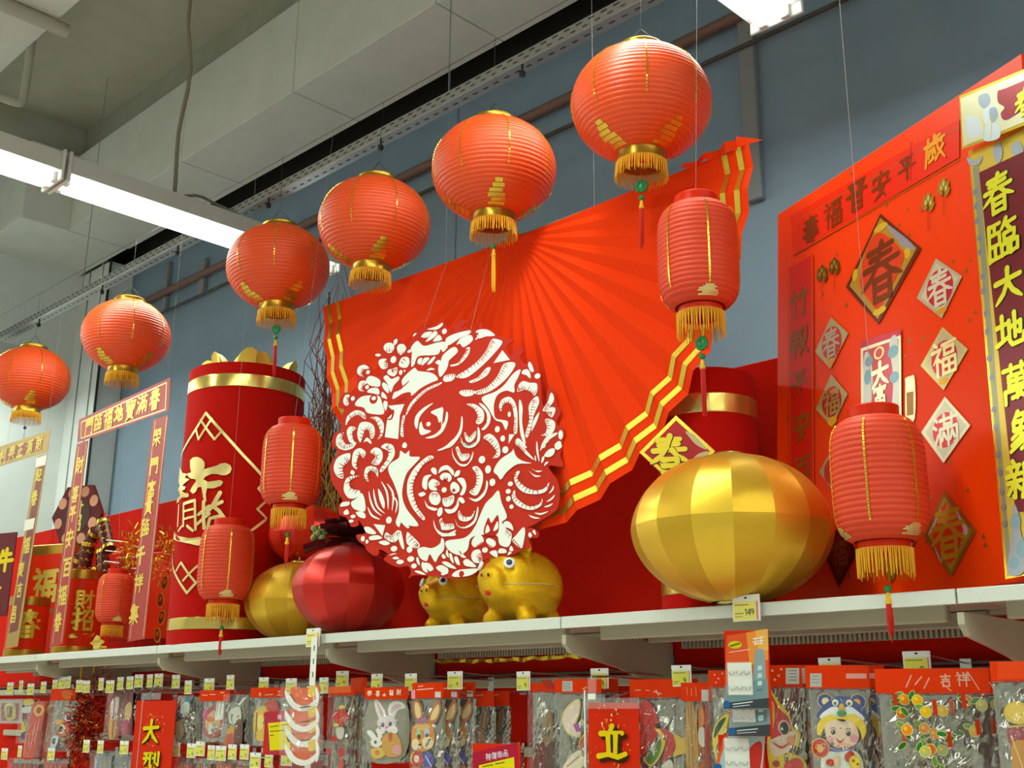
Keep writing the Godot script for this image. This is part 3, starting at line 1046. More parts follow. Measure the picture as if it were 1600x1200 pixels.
func papercut() -> void:
	var at := Vector3(-2.136, 2.198, 0)
	var t := thing("paper_cut", "round red and white paper-cut of a rabbit among flowers, hung before the fan", "paper-cut", at, 0.34907)
	var board := MB.new()
	var raw := "p -338.6 150.7 -327.4 186.5 -305.6 188.8 -284.3 188.8 -282.3 219.2 -288.7 245.2 -281.2 264.1 -260.7 266.6 -238.9 252.6 -233.7 232.4 -207.9 224.8 -217.9 265.2 -232.6 281.1 -230.2 288.8 -216.3 291.7 -205.1 317.3 -175.8 320.5 -165.2 333.2 -150.8 318.1 -126 301.4 -113.1 323.6 -114.9 335.4 -70.3 343.5 -36.8 349 -23.1 361.2 -21.6 355.6 -18.7 344.3 -12.6 332.7 -3.3 318.3 9.1 320.3 9.4 338.9 31.6 351.4 44.2 338.7 32.1 327.1 56.7 322.5 78.6 317.1 84.2 332.3 94.6 329.6 92.6 318.4 114.2 313.9 130.4 296.4 150.7 285.2 182.3 274.5 162 257.5 175.4 229.5 181 244.7 196.4 256.2 208.1 239.7 199.8 227.3 209.2 209.9 221.6 205.5 226.3 218.1 240.7 200.2 246.9 184.8 257 174.8 256 155.9 262.1 95.4 271.2 97.9 275.2 129.2 288.2 137 298.2 118 301.2 89 311.5 73.8 306.4 62.3 300.4 49.2 303.9 37.1 315.7 33 321.6 16.2 315.6 -2.9 314.6 -21.2 309 -39.6 316.3 -66.4 275.9 -61 300.6 -98.4 306.8 -133.3 300.6 -167.2 274.9 -185.4 237.3 -203.1 220.3 -210.6 234.8 -210.5 252.2 -224.4 247.3 -235.4 231.2 -234.5 225.1 -242 233.4 -257.3 212.7 -260.1 188.5 -271.3 169.8 -274.9 128.9 -273.5 117.2 -279.2 131.8 -296.9 123 -311.3 109.6 -303.1 96.9 -302.5 87.4 -309.3 53 -323.7 10.9 -322.6 -9.6 -316.6 -36.7 -315.4 -53.4 -313.6 -89.6 -310.4 -103.5 -317.3 -96.5 -301.3 -108 -286.1 -138.5 -287.8 -177.2 -268.2 -166.7 -253.8 -191.5 -240.6 -194.5 -253.1 -208.3 -255.3 -230.9 -239.1 -234.8 -229.4 -255 -216.1 -263 -199.2 -235.7 -195.9 -252.1 -167.5 -260.3 -162.6 -258.2 -173.8 -279.4 -176.9 -295.9 -152.5 -319 -142.3 -321.6 -116.7 -309.5 -104.4 -329.3 -78.5 -349.5 -48.6 -352.6 -7.1 -333.4 23.4 -343.7 40.3 -351.1 41.1 -349.5 76.4 -325.4 86.5 -328.8 111.6 -320 138.8 -311.8 146.7"
	var f: PackedFloat64Array = raw.substr(2).split_floats(" ", false)
	var p := PackedVector2Array()
	for k in range(0, f.size() - 1, 2):
		p.append(Vector2(f[k], f[k + 1]) / 1000.0)
	var q := PackedVector2Array()
	for k in p.size():
		if q.is_empty() or q[q.size() - 1].distance_to(p[k]) > 0.004:
			q.append(p[k])
	board.slab(curve(q, true, 3), -0.004, 0.0)
	part("cut_board", board, M.foam_red, t)
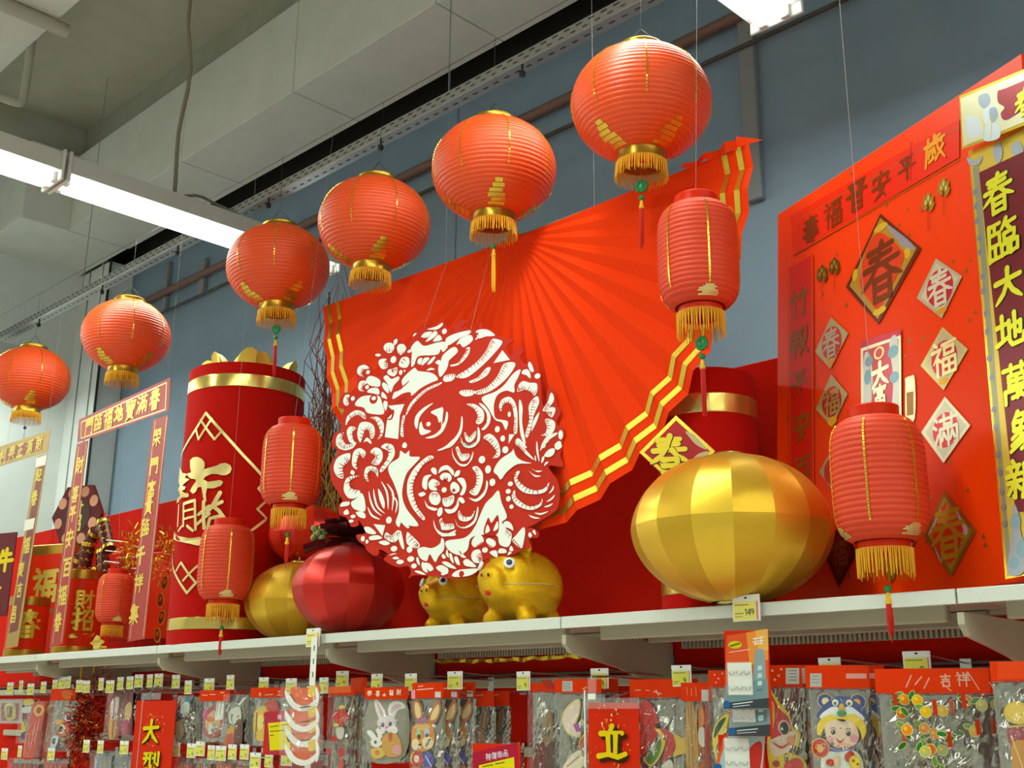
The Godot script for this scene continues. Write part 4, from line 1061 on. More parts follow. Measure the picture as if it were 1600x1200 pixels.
	part("picture_print", drawn("f F4F6EE;s -203.4 301.2 -196.3 313.6 -178.8 312.6 -170 300.1 -176 286.7 -189.8 286.2;s -161.4 292.7 -157 304.7 -142.2 304.7 -133.2 292.3 -139.6 280.5 -151.4 275.1;s -152.6 244.7 -150.8 260.1 -140.9 268.8 -125.3 264.7 -121.4 250.2 -131.1 237.4;s -186.9 227 -186 237.8 -172.3 239.3 -159.3 241.8 -158.1 228.2 -168 217.9;s -216.5 258.7 -213.5 270.3 -194.4 270.1 -189 258.5 -189.8 244.5 -205.3 243.2;s -171.6 305 -171.5 319.2 -161.9 321.8 -162.1 311.1;s -229.2 284.9 -219.6 288.1 -210.6 282.5 -219.2 279.2;s -129.3 280.8 -122.7 287.2 -115.8 282.5 -122.4 277.7;e -147.1 226.3 5.2 6.9;e -135.9 229.3 3.1 2.8;s -283.6 243.1 -279.7 257.5 -260.5 261.5 -245.8 249.6 -261.6 248.3 -269.2 238.2 -261.6 227.9 -274.9 232.6;s -277.7 198.3 -274 214.5 -258.2 216.5 -250.8 208.7 -262.8 202.9 -264.7 192.2 -256.7 186.6 -270.9 189.1;s -254 217.6 -244.7 227.5 -227 223.5 -209.8 211.5 -210.7 194.8 -232.8 197.9 -247.1 205.2;s -248.8 183.5 -239.5 192.5 -215.7 190.4 -210.8 173.1 -231.8 177.9;s -323.6 168.8 -316.5 182.8 -302.9 180.1 -309.5 170.5 -305.2 157.5 -312 152 -320.5 158.2;s -284.4 157.5 -266.5 172.1 -238.6 173.1 -211.3 168.2 -201 148 -195.2 117.3 -243.2 124.7 -257.2 140.9 -281.1 148.4;s -203.3 197.7 -198.4 204.9 -184.1 192.5 -182.5 173.1 -195.7 183.9;s -203.5 165.2 -202.1 179 -189.9 167.8 -186.7 157.2 -196.5 161.4;s -197.2 147.6 -192 153.2 -183.4 146.1 -188 125.8 -194.6 135;s -199.7 217.5 -188.8 223.4 -174.6 211.5 -154.2 216.3 -151.1 207.3 -166.3 193.5 -175.7 174.5 -186.4 198.9;s -168.1 155.2 -165.4 172.5 -152.6 176 -139.3 184.3 -141.8 206.2 -107.2 233.6 -93.4 223.7 -52.9 213.7 -34 194.4 -55.4 187.1 -85 175.8 -111.2 158.3 -115.7 168.2 -138.6 167.4;s -115.9 240.3 -114.9 277.4 -118.1 291.9 -99.7 308.3 -78.8 291.5 -42 295.5 -16.9 294.7 -7.3 280.8 -21.2 267.2 -28.1 276.4 -38.3 262.2 -88 265.4 -100.6 258.5 -106.8 242.3;s -97.6 247.3 -92.9 258.5 -82.7 257.3 -87.2 241.1;s -84.4 237.7 -77.7 257.3 -60.8 255.8 -70.6 245.6;s -67.7 240 -50.8 257 -43.4 254.9 -57 239.9;s -43.7 240.8 -33.9 247.2 -27.1 241.8 -33.5 234.6;s -69.8 222.4 -56.6 228.2 -43.8 222.4 -56.4 222;s -34 228.9 -20.8 253.3 -6.9 266.9 -5.9 227 -27.6 199.7;s -70.1 337.2 -43.3 341.1 -26.1 348.8 -24.9 341.1 -39.7 332.5 -56.5 333.5;s -88.1 317.7 -76.6 328.7 -55.7 327.2 -69.4 314;s -74.1 303.4 -49.6 328.2 -39.4 323.1 -43.2 315.5 -59 305.8;s -52.2 300.5 -35.9 317 -25.4 301.4;e -18.7 324.1 7.4 7.5;s -113.8 322.4 -108.9 329.9 -102.1 330.2 -107 324.6;s -127.5 107.4 -117.1 134.5 -94.4 156.4 -64.9 174.5 -25.5 185.2 -27 179.3 -64.7 166.2 -90.8 147.8 -110.2 128.7 -121.3 111.6;s -141 55.3 -140.1 83.9 -135.6 106.1 -128.7 103.3 -133.5 80.2 -131.4 50.6;s -100.1 81.5 -95.9 103.6 -73.2 122.4 -46.4 131.6 -69.7 114.5 -85.7 96.6 -91.9 66.6;s -52.9 106.7 -36.6 114.1 -17 115 -18.3 89.8 -27.4 77 -34.4 94.4;e -58.5 76.5 6.6 6;s -86.4 69.6 -80.3 85.5 -71.4 65.2 -49.7 56.6 -79.1 49.3;s -67.3 40.4 -38 47.8 -15.8 68.7 -4.6 103.3 -2.2 83.7 -15.3 53.3 -41 38.6;s -311.1 97.5 -307.8 122 -282.2 136.4 -253.6 125.8 -251 108.5 -274.4 122.3 -299.2 113.4;s -273.7 75.5 -266.2 99.3 -241.9 100 -222.3 85.8 -220.1 61.2 -231 53.2 -237.3 75 -249.6 79.3 -255.8 64.6 -262.8 46.3 -271.1 59.3;s -307.2 78.6 -297.4 93.1 -277.9 87.5 -289.5 76.3 -284.9 55.1 -275.5 43.2 -295.8 49.9;s -339.7 60.1 -333.5 74.9 -316 77.9 -321.2 64.5 -305 40.1 -297 34.8 -322.2 32.4 -337 44.5;s -235.6 111.6 -211.4 110.7 -193.3 90.6 -195.4 60.4 -209.9 49.4 -202.6 68.7 -217.8 100.6;s -252.4 46 -243.3 57.9 -229.7 46.4 -230.3 39.1 -242.8 48.2;p -181.7 138.3 -132.4 137.7 -144.8 108.6 -147.3 44.8 -188.3 53.7 -182.9 103.3 -163.8 119;f C22E1E;e -227.6 161.6 12.6 13.1;h 5 -8.2 2.9 -195.2 289.1 -172.6 287.8 -160.4 284.7;h 4 -8.2 2.8 -156.6 276.4 -139.2 269.5 -148.8 253.6;h 4 7.5 2.8 -175.6 236.5 -170.5 238.1 -158.5 239.2;h 4 7.6 2.8 -190.7 266.5 -189 258.5 -190.5 246.1;h 5 5.7 2.5 -261.6 249 -269.3 239.8 -262.4 229.5;h 5 5.7 2.5 -257.9 209.5 -264.3 198.4 -258.5 186.8;h 4 4.4 2.2 -309.1 176.7 -308.6 167.2 -309.7 154.8;h 14 6.1 2.4 -28.7 181 -64.7 166.9 -90.8 148.4 -119.6 112.1;h 6 4.9 2.4 -131 101.1 -133.2 80.2 -132.5 53.1;h 8 8.7 2.8 -251.2 111.6 -274.4 121.1 -299.3 114.3;h 7 9.2 2.7 -231.2 56.2 -237.2 74.4 -249.5 78.7 -259.8 55.8;h 5 7.4 2.5 -278.9 87 -288.8 76.9 -277.4 45.2;h 6 9.3 2.8 -316.8 74.9 -320.4 63.9 -301.3 36.7;h 7 -9.3 2.8 -232.8 110.7 -217.8 100 -203.3 68.8 -208.6 51.1;t 3.7 -146 182 -132.7 189.7 -119.5 200.6;t 3.7 -154.8 147.7 -138 152 -124.9 161.9;t 6.1 -190.3 101 -179 115.1 -165.7 123.5 -169.9 102 -188.7 102.3;f F4F6EE;e -227 163.7 7 5.6;e -170.9 264.7 9.1 9.8;e -248.8 238.9 6 5.7;e -249.5 197.3 6 5.7;e -292.8 170.2 6.4 6.3;s -13.6 302.3 12.7 313 55.2 316.6 57 307.7 26.2 298 -6.4 283.5;s 18.3 282.1 29.5 297.2 57.1 304 65.6 288.2 39.8 272.6 28.1 283.9;s 74.9 311.5 94.2 314.4 113.6 307.8 129.2 292.6 104.2 293.5 82.3 291.5;s 72 288.9 79 296.2 80.4 290.5;s -25.4 250.8 -6.1 269.9 13.5 276.6 22.1 261.7 -5.3 239.1 -24.2 207.8;s 1.6 228.5 24.4 232.5 43.4 256.9 46.4 268.7 57.8 269.4 53.3 249.6 31 228.6 8.2 224.1;s 18.7 195.2 50.9 211.1 82.7 231.4 104.8 255.8 120.4 282.6 136.4 281.4 150.8 271 127.3 243.9 86.3 209.9 48.1 188.8;s -18.8 191.4 -10.9 203.2 17 201.5 9.2 186.4 -10.4 184.4;s 58 178.4 83.5 186.2 105.5 207.6 118.3 207.2 109 189.2 83.7 176.6 64.5 172.8;s 72.1 148.7 106.3 156.8 137.6 182.9 156.1 213.4 188.1 210.1 165.9 176 125.4 148.1 87.5 139.3;s 29.5 149.8 39.1 156.8 70.7 152.4 68.4 140.2 45.9 139.1;p 126.1 218.6 151 250.5 172.4 221.9;s 94.1 130 131.8 142.1 156.7 157 181.4 183.7 201.6 193.1 197 176 185.4 153.8 184.9 134.5 163.1 141.6 139.8 133.9 129.7 112.9 129.3 89.5 135.8 71.4 167 61.9 165.6 43.9 161 41.1 151.5 59.7 132.7 68.8 113.5 100;s 194.2 135.2 197.2 152.5 209.5 161.3 228 154.8 246.3 151 248.2 132.2 240.3 119.7 231.1 130.6 212.7 138.4;s 206.3 180.8 208.1 189.4 221.7 190.7 229.4 178.1 228.5 165.9 218.7 175.8;s 223.2 199.4 225.3 210.3 232.4 203.6 238.9 184.3 230.9 183.7;e 248.7 169.9 8 7;s 143.3 101.3 150.9 119.5 172.6 124.4 188.2 106.7 194.6 77.1 193.7 30.6 184.2 32 185.4 69.3 177.4 103.5 161.9 109.5 152.6 101.7 149.7 87.5;s 198.1 105.7 203 111.5 208.6 90.1 207.6 52.7 217 3.3 211.9 2.1 201.6 33.2;s 225.1 93.6 237.3 112.5 249.4 117 253.1 99.8 240.4 72.4 228.4 27.8 220.9 14.3 216.3 23.3 226.8 59.4;s 233 29.7 237.4 55.5 254.3 76.7 246.5 51.8;s 263.1 81 276.6 100.2 284.2 121.8 291.7 115.8 291.6 98.6 270.6 77.9;s 271.2 77.3 282.6 85.3 296.4 82.4 294.5 68.3 285.6 59.3;s 269.1 54.7 279.6 57 295.1 47 294.4 27.2 279.5 14 258.6 16.5 271.2 23.2 273.6 40;s 258 -12.3 273.5 12.3 300.3 19.9 299.1 13.8 276.5 0.7 268.2 -15.4;e 310.7 13 6.2 11.8;s 296.7 -18 300.3 -4.3 310.6 -3.8 313.2 -19.4;e 139.3 43.5 6.9 8.1;e 154.5 18.2 6.5 7.8;p 171.9 27.5 187.3 26 170.6 3.2;s 51.2 117.7 75.2 115.2 99.4 95.6 100.7 72 88.9 61.5 78.7 66.9 83.8 82.5 72.2 104.2;s 86.4 116.1 100.7 110.1 118.7 84.8 117.8 61.6 104.9 46.5 94.8 47.5 109 62.4 108 88.8;s -9 9.8 19.4 33 33.3 55.1 37.4 87.7 41.5 74.9 38.3 45.3 19.7 18.3 3.9 8;s 46.5 37.8 49.5 44.2 60.9 30.6 78.1 45.6 79.9 33.2 67.5 18.3 54.2 19.3;s 36 34.4 47 12.9 67.8 6.7 82.6 21.3 84.3 54.6 91.1 40.9 89.6 17.8 71 3.5 45.5 7.3;s 100.5 24.9 117.6 34 136.5 19.3 146.7 -5.2 133.7 -3.5 121 12;s 188.4 5.9 198.1 15 219.5 -8.3 215 -12.1 198.2 -6.9;s -21.6 114 -17.7 113.6 -17.4 80.8 -20.4 69.2;s -20.3 66.2 -10.9 80.1 -6.6 103.5 -2.2 97.1 -5.9 76.7 -19.9 51.4;f C22E1E;h 8 -6.7 2.4 46.5 266.9 41.8 254.6 24.4 232.5;h 16 -8.5 2.4 122 280.8 104.8 254.3 82.8 229.9 22 196.4;h 6 -5.4 2.4 105.6 203.1 88.3 188.6 66.1 176.2;h 14 -8.3 2.4 159.3 213 139.2 182.7 106.3 156.8 77.8 147.5;h 4 6.1 2.4 -10.9 203.2 2.2 203.2 17 201.5;h 4 6 2.4 39.1 156.8 55.2 155 70.7 152.4;h 8 -9.9 2.6 197.3 136.3 212.7 138.4 240.3 121.4;h 8 -7.6 2.3 149.7 86 155.7 105.8 169.7 108.7 182.2 92.8;h 7 -5.8 2.3 183.9 69.5 185 49.2 185.1 31.9;h 9 -9.3 2.3 235.7 110.4 228.3 73.6 219.4 21.6;h 4 8 2.3 266.1 81.2 276.6 97.3;h 4 8.6 2.3 273.6 74.8 288.6 73.2;h 6 -9.1 2.3 270.6 53.7 273.6 37.7 261.6 17.6;h 7 -7.1 2.4 54.5 112 72.2 104.2 83.8 82.5 82.4 68;h 6 7 2.3 49.6 41.9 62.5 31.9 78.1 44.4;h 6 -7.5 2.3 103.7 22.3 121 12 133.7 -3.5;h 3 9.2 2.5 71.7 305.8 81.4 307.5;h 4 6.8 2.3 192 11.3 201.2 4.7 215 -10.7;f F4F6EE;e 172.1 78.8 4.4 7;s -133.6 21.6 -132.2 30.9 -125.3 34 -119.8 26.6 -123 18.8;s -338.6 48.9 -322.4 57.7 -303.2 43.8 -276 48.4 -285 32.6 -313.5 29.3;s -342.1 -17.4 -334.3 7.5 -312.8 18.4 -292.3 18.2 -294.8 -2.2 -312.7 -16.6 -309.9 -46 -329.6 -40.6;s -285.9 -6.2 -281.9 22.1 -262.4 30.6 -244.4 18.2 -250 1.9 -263.3 13.5 -271.8 -10.5 -268.5 -25.3 -279.7 -19.9;s -229.9 16.9 -215.4 28.3 -195.2 17.7 -192.4 -4.5 -206 -19.7 -224.9 -12.8 -214.2 3.6;s -197.4 27.3 -183.6 36.2 -162 28.6 -155.4 4.8 -170.6 -18.9 -192.6 -39.5 -198.3 -32.2 -178.2 -5.7 -175.5 14.4;s -246.2 -38.4 -239.8 -22.6 -220.2 -21.7 -204.7 -31.7 -204.5 -51.9 -212.2 -39.8 -226.8 -33 -236.4 -41.7 -231.8 -61.4 -241.8 -54.4;s -288.7 -35 -284.8 -26.8 -275 -32.9 -278.6 -40.2;s -307.6 -73.8 -301.7 -49.7 -283.9 -42.6 -261.4 -44.4 -288.7 -54.8 -285 -75.5 -255.7 -85.4 -266.3 -101.8 -287.9 -102.1 -301.2 -90.6;t 5.6 -229.8 -87.3 -223.7 -110.9 -210.4 -136.4 -187.1 -155;t 5.6 -215.1 -82.2 -212 -102.5 -200.8 -130.9 -179 -149.1;s -202 -83.1 -190.1 -96.3 -180.2 -120.1 -182.3 -137 -195.7 -112.9;t 5.6 -192.6 -64.3 -174.3 -95.9 -168.9 -139.1;t 5.6 -175.4 -71.2 -155.9 -100.3 -157.6 -143.5;t 4.9 -160.8 -100 -143.5 -122.6 -146.9 -149.7;t 5.6 -231 -128.9 -217.5 -151.3 -192.3 -163.8;s -173.7 -28.6 -163.6 -16.3 -143 -5.6 -138.5 12.7 -124.1 3.3 -112.2 10.4 -109.5 -4.7 -80.3 -9.4 -93.6 -25.2 -117 -48 -127.5 -81 -127.7 -111.5 -113.4 -142.8 -77.7 -185.3 -108.4 -184 -128.6 -175.6 -135 -187.2 -145.2 -174 -137.3 -147.3 -139.5 -110.7 -155 -72.8 -169.4 -46.9;s -115.4 -88.6 -112.2 -63.7 -93.2 -34.5 -56.3 -8.4 -39.7 -15 -69.3 -30.3 -94.8 -68.1 -97 -101.5 -82.7 -138.8 -60.8 -166.6 -67.3 -172.2 -96.3 -141.5 -112.2 -109.5;s -282.6 -113.7 -266.2 -103.3 -251.8 -90.4 -240.8 -109.7 -239.3 -139.4 -271.9 -131.1;s -315 -122.1 -309.1 -111.3 -287.4 -111.5 -290.5 -120.6;s -304 -137.1 -293.5 -130.9 -287.1 -142.5 -300 -144.8;e -274.5 -150.7 7.9 4.6;e -279.2 -162.7 7.2 4;s -266.1 -140.2 -246.4 -140.2 -236.7 -148.8 -238.4 -157.9 -256.5 -152.5;p -211.1 -174.5 -175.9 -179.7 -183.3 -207.3;s -239 -182 -223.1 -181.4 -202.7 -196.6 -208.8 -201.1 -229.4 -196.3;s -221.2 -206.4 -197.4 -204.1 -183.8 -213.3 -217.9 -215.7;s -193.8 -222.4 -175.9 -218.9 -159.6 -227.3 -175.3 -231.2;s -176.1 -212.9 -171.6 -198.1 -155.6 -206.5 -137.2 -194 -131.5 -207.8 -147.2 -225.5;s -135.2 -201.6 -128.4 -198.4 -117.6 -238.4 -123.3 -242.3 -134.4 -219.6;s -111.8 -203.6 -102.5 -205.9 -72.7 -234.8 -85.2 -243.6 -110.1 -230.5;s -128.6 -175 -115.5 -178.8 -104.1 -188.5 -111.6 -190.4;e -147.3 -241.3 9.6 7.2;e -102 -245.7 8.2 8.3;e -97.8 -269.8 10.2 7.1;e -128.1 -275.8 10.9 5.6;e -87.7 -287.6 8.1 6.2;s -151.5 -264.9 -139.6 -261.6 -130.5 -267.4 -142.7 -268.6;s -161 -257.6 -150.2 -253.1 -139.2 -254.5;s -79 -246.9 -62.4 -241.3 -38.8 -245.4 -19.1 -238.3 -5.5 -225.2 -3.5 -250.2 -18.3 -266.9 -27.8 -281 -43.4 -260.4 -51.8 -277 -70.9 -267.9;s -82.2 -269.7 -76.3 -267 -71 -285.5 -77.8 -282.2;s -66.9 -285.7 -61.1 -279.5 -47.6 -305.2 -60.4 -300.5;s -61 -282.4 -44.3 -283.2 -31.9 -297.1 -43.7 -302.4;s -86.2 -300.6 -70.4 -300.7 -52.8 -310.7 -70.2 -308.3;s -24.1 -293.4 -7.7 -289.2 9.6 -300.7 6 -312.1 -17.2 -302.4;s -10 -265.9 -5.2 -261.7 2.3 -270.8 -4.9 -273.4;s 2.1 -262.7 5.7 -250.6 10.5 -271.2;s -20.6 -65.3 -10.8 -56.4 6.1 -59.2 13.7 -71 6.6 -80.7 -3.6 -72.7 -13.6 -74.9;s -53 -81 -40.8 -69.2 -23.6 -78.1 -21.1 -85.2 -30 -91.2 -27.7 -99.8 -46.7 -96.6;s -50.2 -117.5 -43.1 -103.8 -26.2 -105.1 -16.3 -122.9 -25.3 -137.2 -42.2 -133.1;s -70.9 -85.8 -66.2 -61.2 -43.8 -58.7 -54.4 -68.8 -57.6 -95.8;s -25 -55.9 -18 -40.6 2.2 -38 18.7 -56.3 16.3 -65.2 2.5 -50.2 -14.3 -50.7;s -61.9 -122.7 -52.2 -137.8 -24.4 -147.1 -35 -151.5 -55.5 -141.2;s -46.9 -46.2 -41.7 -39.9 -31.4 -44.4 -30.3 -58.5 -39.5 -55.9;s -81.2 -105 -67 -101.2 -60 -107.8 -73.4 -112.9;s -25.3 -161.1 -21.7 -147.3 -12.4 -144.7 -10.7 -159.1 -19.4 -167.4;s -19.1 -179.3 -11.6 -171.8 -5.6 -185.5 19.3 -190.5 24.5 -199 13 -201.9 -6.9 -200.7;s -35 -174.2 -27 -196 -6.6 -209.6 24.8 -210.8 25 -218.4 -13.1 -215.1 -32 -194.2;s -30.1 3.8 -5.9 13.3 17.6 30.2 17.9 16.7 -12.4 4.1;f C22E1E;h 6 9 2.6 -284.6 38.3 -313.7 33.8 -333 49;h 6 12.8 2.9 -293.4 -2.4 -310.8 -16.8 -310.8 -43.7;h 6 8.3 2.5 -250.1 2.9 -263.2 12.5 -269.8 -21.7;h 6 -9.5 2.9 -225.1 7.7 -212.3 1.9 -222.4 -13;h 7 -9.5 2.8 -183.1 24.5 -176.2 12.9 -194.7 -34;h 7 9.4 2.5 -208.5 -41.4 -224.9 -33.8 -234.4 -59;h 7 11.3 2.8 -263.8 -45.8 -288.1 -58 -263.6 -84.9;h 16 8 2.5 -44.1 -16.5 -67.5 -32 -94.8 -68.1 -97 -101.5 -80.9 -141.9 -64.9 -165.4;h 6 7.8 2.7 -173 -205.5 -155.6 -206.5 -133.5 -198.7;h 5 11.9 2.4 -100.8 -206.6 -83 -228.4 -76 -234.7;h 4 -6.1 2.4 -10.3 -74.6 3.2 -75.6;h 4 7.3 2.4 -23.6 -79.6 -28.2 -94.4;h 4 7.3 2.4 -43.1 -105.4 -22.8 -108.3;h 6 6.5 2.4 -10.2 -174.8 -3.9 -185.6 21 -191.5;h 3 5.4 2.1 -162.6 -206.1 -144.6 -222.1;f F4F6EE;e -165.3 -167.3 8.4 9.1;e -241.1 -210.8 6 7.3;e -228.3 -219.1 4.6 5.2;e -6.9 -100.4 7.4 7.2;s 10.8 -88.8 20.6 -81.5 34.1 -91.5 36.4 -105.1 24.7 -112 12.9 -106.4;s -10.7 -122.7 1.6 -120.5 20.1 -115.9 20.6 -133.8 5.6 -144.1 -7.9 -139.6;s 28.8 -75.2 47 -74.5 56 -94.6 49.5 -115 38 -115.9 44.8 -96.8;s -4.3 -148.8 15.7 -151.3 28.7 -140.3 31.7 -128 35.9 -140.8 25.8 -157.9 6 -161.3;s 20.3 -68.5 26.6 -54.8 37.3 -54.2 33.6 -66.5;s 32.6 -126.3 43.1 -122 52.2 -133.6 45.1 -138.4;s -17.3 -42.2 -0.6 -37.5 18.6 -52.7 16.9 -65.2 3.1 -50.2 -17.1 -47.4;s 33.5 -164.9 37.3 -155.6 47.4 -169.6 68.7 -173 80.1 -157.9 75.3 -175.7 59.2 -184.1 39.4 -180;s 26.2 -175.6 33.8 -193.1 52.9 -197.8 78.6 -181.8 87.8 -149.5 90.3 -162 82 -188.4 56.3 -201.5 33.2 -194.3;s -13.6 -173.1 -3.3 -185.6 21.9 -188.6 13.6 -200.2 -6.2 -201.9 -13 -197.4;s -12.6 -210.4 7.3 -211.2 28.8 -203.7 20.6 -215.2 -2.4 -218.6 -12.4 -216.3;s 12.8 7.1 17.3 -13.2 36.2 -36 59.4 -36.4 72.8 -8.2 70.8 -26.8 53 -44 33 -39.3 15.7 -16.7;s 23.6 1.5 30.2 8.6 40.6 -10.6 62.3 -13.4 59.2 -25.8 39.4 -29;s 35.9 21.8 48.5 8.5 68.5 6.7 86.5 18.4 78.5 5.2 55.3 3;s 109.4 21.2 127.5 13.5 147.3 -6.4 146.2 -27.2 128.1 -29.3 138.3 -14.6 124.4 4.7;s 71.3 -50 86 -47.6 101.4 -68.3 98.6 -97.8 84 -121 64.2 -110.7 81 -96.5 82.4 -66.8;s 62.9 -124.8 84.2 -129.3 106.6 -110.2 111.4 -85.4 116.1 -96.1 107.4 -122.1 84.3 -137;e 98.2 -31.2 9.2 9.6;e 115.5 -57.5 8.1 10.4;e 128 -91.1 8.1 9.5;e 162.5 -11.6 8.4 9;e 177.1 -98.6 7 5.9;e 171.5 -117 7 6.1;e 172.3 -135.4 6.4 7;e 180.7 -155.7 5.7 5.5;s 131.1 -62.3 147.6 -36.3 179.6 -18.2 184 -10.8 192.5 -31.2 211.6 -44.6 233.7 -51.8 195.8 -51 167.2 -68.1 151.4 -85.8 141.6 -74.4;s 187.5 -86.8 192.7 -70.2 202.9 -69.8 196 -87.5 218.2 -109.6 243.3 -120.1 268.1 -116.2 280.5 -102.1 274.3 -122.4 252.6 -129.5 218.3 -124.7 196.2 -108;s 181.4 -124.4 189.9 -115.7 193.2 -134 224.7 -156.9 252.7 -155.4 262.9 -141.1 258.9 -158.7 234.1 -167.3 202.8 -157.8 185.4 -142.1;s 231.6 -62.7 243.2 -70.7 262.5 -72.2 249.4 -75.3;s 226.9 -69.4 240.1 -80.7 259.4 -85.1 243.2 -86.2;t 4.6 280.4 -130 289.7 -120.6 291.9 -111.6;t 4.6 274.3 -149.7 287.2 -143.4 295.2 -134.8;t 4.6 268.1 -162.1 280.4 -160.1 290.2 -155.1;t 4.6 242.8 -174.8 258.9 -178.7 277.9 -173.6;t 4.6 227.3 -179.5 240.3 -186.1 256.4 -188.8;t 8.4 192.2 12 211.5 -15 240 -43.5;t 5.3 247.7 2.5 249.4 -21.3 254.4 -49.7;t 5.3 257.2 -22.6 265 -8 280.6 1;t 4.1 242.5 -32.5 245.6 -48;s 260.3 -53.4 261.9 -40 268.8 -37.1 265.6 -49.1;s 267.5 -61.6 271.2 -52.5 279.3 -52.6;s 267.5 -35.2 280.6 -21.1 295.2 -20.6 293 -33.9 280.6 -40.4;e 303.9 -14.4 9 9.7;s 97.8 -166 110.3 -142.8 129.4 -126.6 145.3 -113 153.6 -142.9 168.9 -179.3 155.8 -192.3 165.4 -207.3 181.9 -223.2 174 -252.4 150.1 -246.6 140.3 -223.1 95.5 -220.6 69.8 -227.9 62.2 -255 38.2 -266.8 8.3 -251.4 2.8 -230 53.5 -224.7 79.7 -202.3;s -12.2 -225.1 -5.5 -225.5 -5.5 -253 -11.4 -254.1;f C22E1E;s 105.6 -212.5 111.1 -192.5 118.9 -178.5 127.1 -192 144.4 -173.7 147.1 -212 133.9 -224.2 111.5 -221.5;e 102.4 -253.3 35.7 30.1;h 5 7.2 2.4 21 -98 26.2 -104.4;h 4 6.6 2.4 -8.3 -122.8 18.2 -118.7;h 8 -7.8 2.4 79.5 -52.2 83.3 -81.8 67.5 -110.3;h 9 8.8 2.6 192.8 -72.5 197.6 -89.1 218.2 -109.6 243.3 -120.1 277.4 -106.8;h 9 8.2 2.3 184.2 -118.8 193.2 -135.4 224.7 -156.9 261.3 -144.5;h 6 7.1 2.4 39 -158.7 52.4 -171.4 78.3 -161.3;h 6 7.1 2.4 -11.9 -176.2 0 -185.8 19.9 -189.4;h 6 7.3 2.4 28.6 4.1 42.3 -11.7 61.6 -14.5;h 6 -7.9 2.4 114.4 17.7 127.7 1.4 137.7 -14.5 129.7 -27.3;h 5 11.9 2.7 198.6 1 217.8 -21.5;f F4F6EE;s 109.9 -216.2 116 -195.7 122.9 -211.2;s 132.2 -211.7 143 -188.7 145.2 -206.7;s 73.2 -237.3 82.6 -222.8 98.7 -220.8 106.6 -235.7 92.7 -245.9 79.9 -249.2;s 112.7 -236 121.3 -229.3 137.3 -237.3 138.4 -248.8 124.8 -252.7;s 72.9 -271.9 78.5 -258.7 96.1 -256.7 103.5 -278.6 96.6 -288.5 80.6 -286.1;s 123 -263.8 140.7 -260.4 144.7 -276.6 134.6 -274.4;s 146.5 -267 150.2 -256.6 165.3 -258.8 167.9 -267.5;s 176.3 -257.1 181.5 -251.1 187 -262.7 178.5 -264;s 171.7 -273.9 175.4 -265 182.3 -268.2;s 183.6 -239.8 193.9 -226.1 212.5 -208.4 217.8 -219 213.3 -247.1 206.5 -258.6;s 156.8 -201.6 165.3 -190 180.1 -196.7 186.6 -214.3 174.9 -208.4;s 225.9 -227.9 229.6 -221 236.4 -228.5 231.2 -234.5;s 236.7 -220 243.5 -216.2 245.7 -229.1;s 51.5 -282.4 64.3 -278.1 87.8 -297.8 58.2 -294.2;s -8 -282 9.1 -282.8 33.1 -300 9.5 -294.9;s 26.2 -272 35 -271 42.6 -290.6 32.1 -287.3;s 20.8 -315.6 32.5 -305.4 55.1 -302.1 93.1 -303.2 71.6 -317.7 32.9 -320.1;s 11.9 -262.6 18.5 -262.9 25.6 -286.4 15.6 -277.3;s -10.3 -291.1 9.6 -298.7 6.6 -312.1 -9.9 -306.8;e 117.5 -300.6 4.4 5.7;e -3.2 -311.1 6.6 3.5;s 34.6 -252.1 42.8 -258.3 59.4 -273.6 44.8 -271.4;f C22E1E;e 47.3 -313.2 7.1 7.4;h 4 7.5 2.3 86.3 -246.1 102.2 -236.9;h 4 6.9 2.3 116.7 -242 131.1 -251.3;h 5 11.5 2.6 101 -264.1 102.9 -278.5 96.6 -286.8;h 4 11.4 2.6 187.7 -234.4 206.5 -255.2;h 3 6.9 2.3 168.6 -210.4 181.3 -225.4;t 2.9 38.5 -255.2 47.9 -267.3;f F4F6EE;e -6.6 -100.5 6.7 6.6;e 110.5 -258 8 6.6", 0.00001, 0.0, 0.0004), M.print, t)
	for s in [Vector2(-0.112, 0.2615), Vector2(0.05753, 0.3191)]:
		var l := MB.new()
		l.tube(PackedVector3Array([Vector3(s.x, s.y - 0.01, 0.002), Vector3(s.x + 0.01, 2.79 - at.y, -0.12 + s.x * 0.34)]), 0.0007, -1.0, 4)
		part("hanging_line", l, M.fishing_line, t)


# ---------- the felt drums ----------

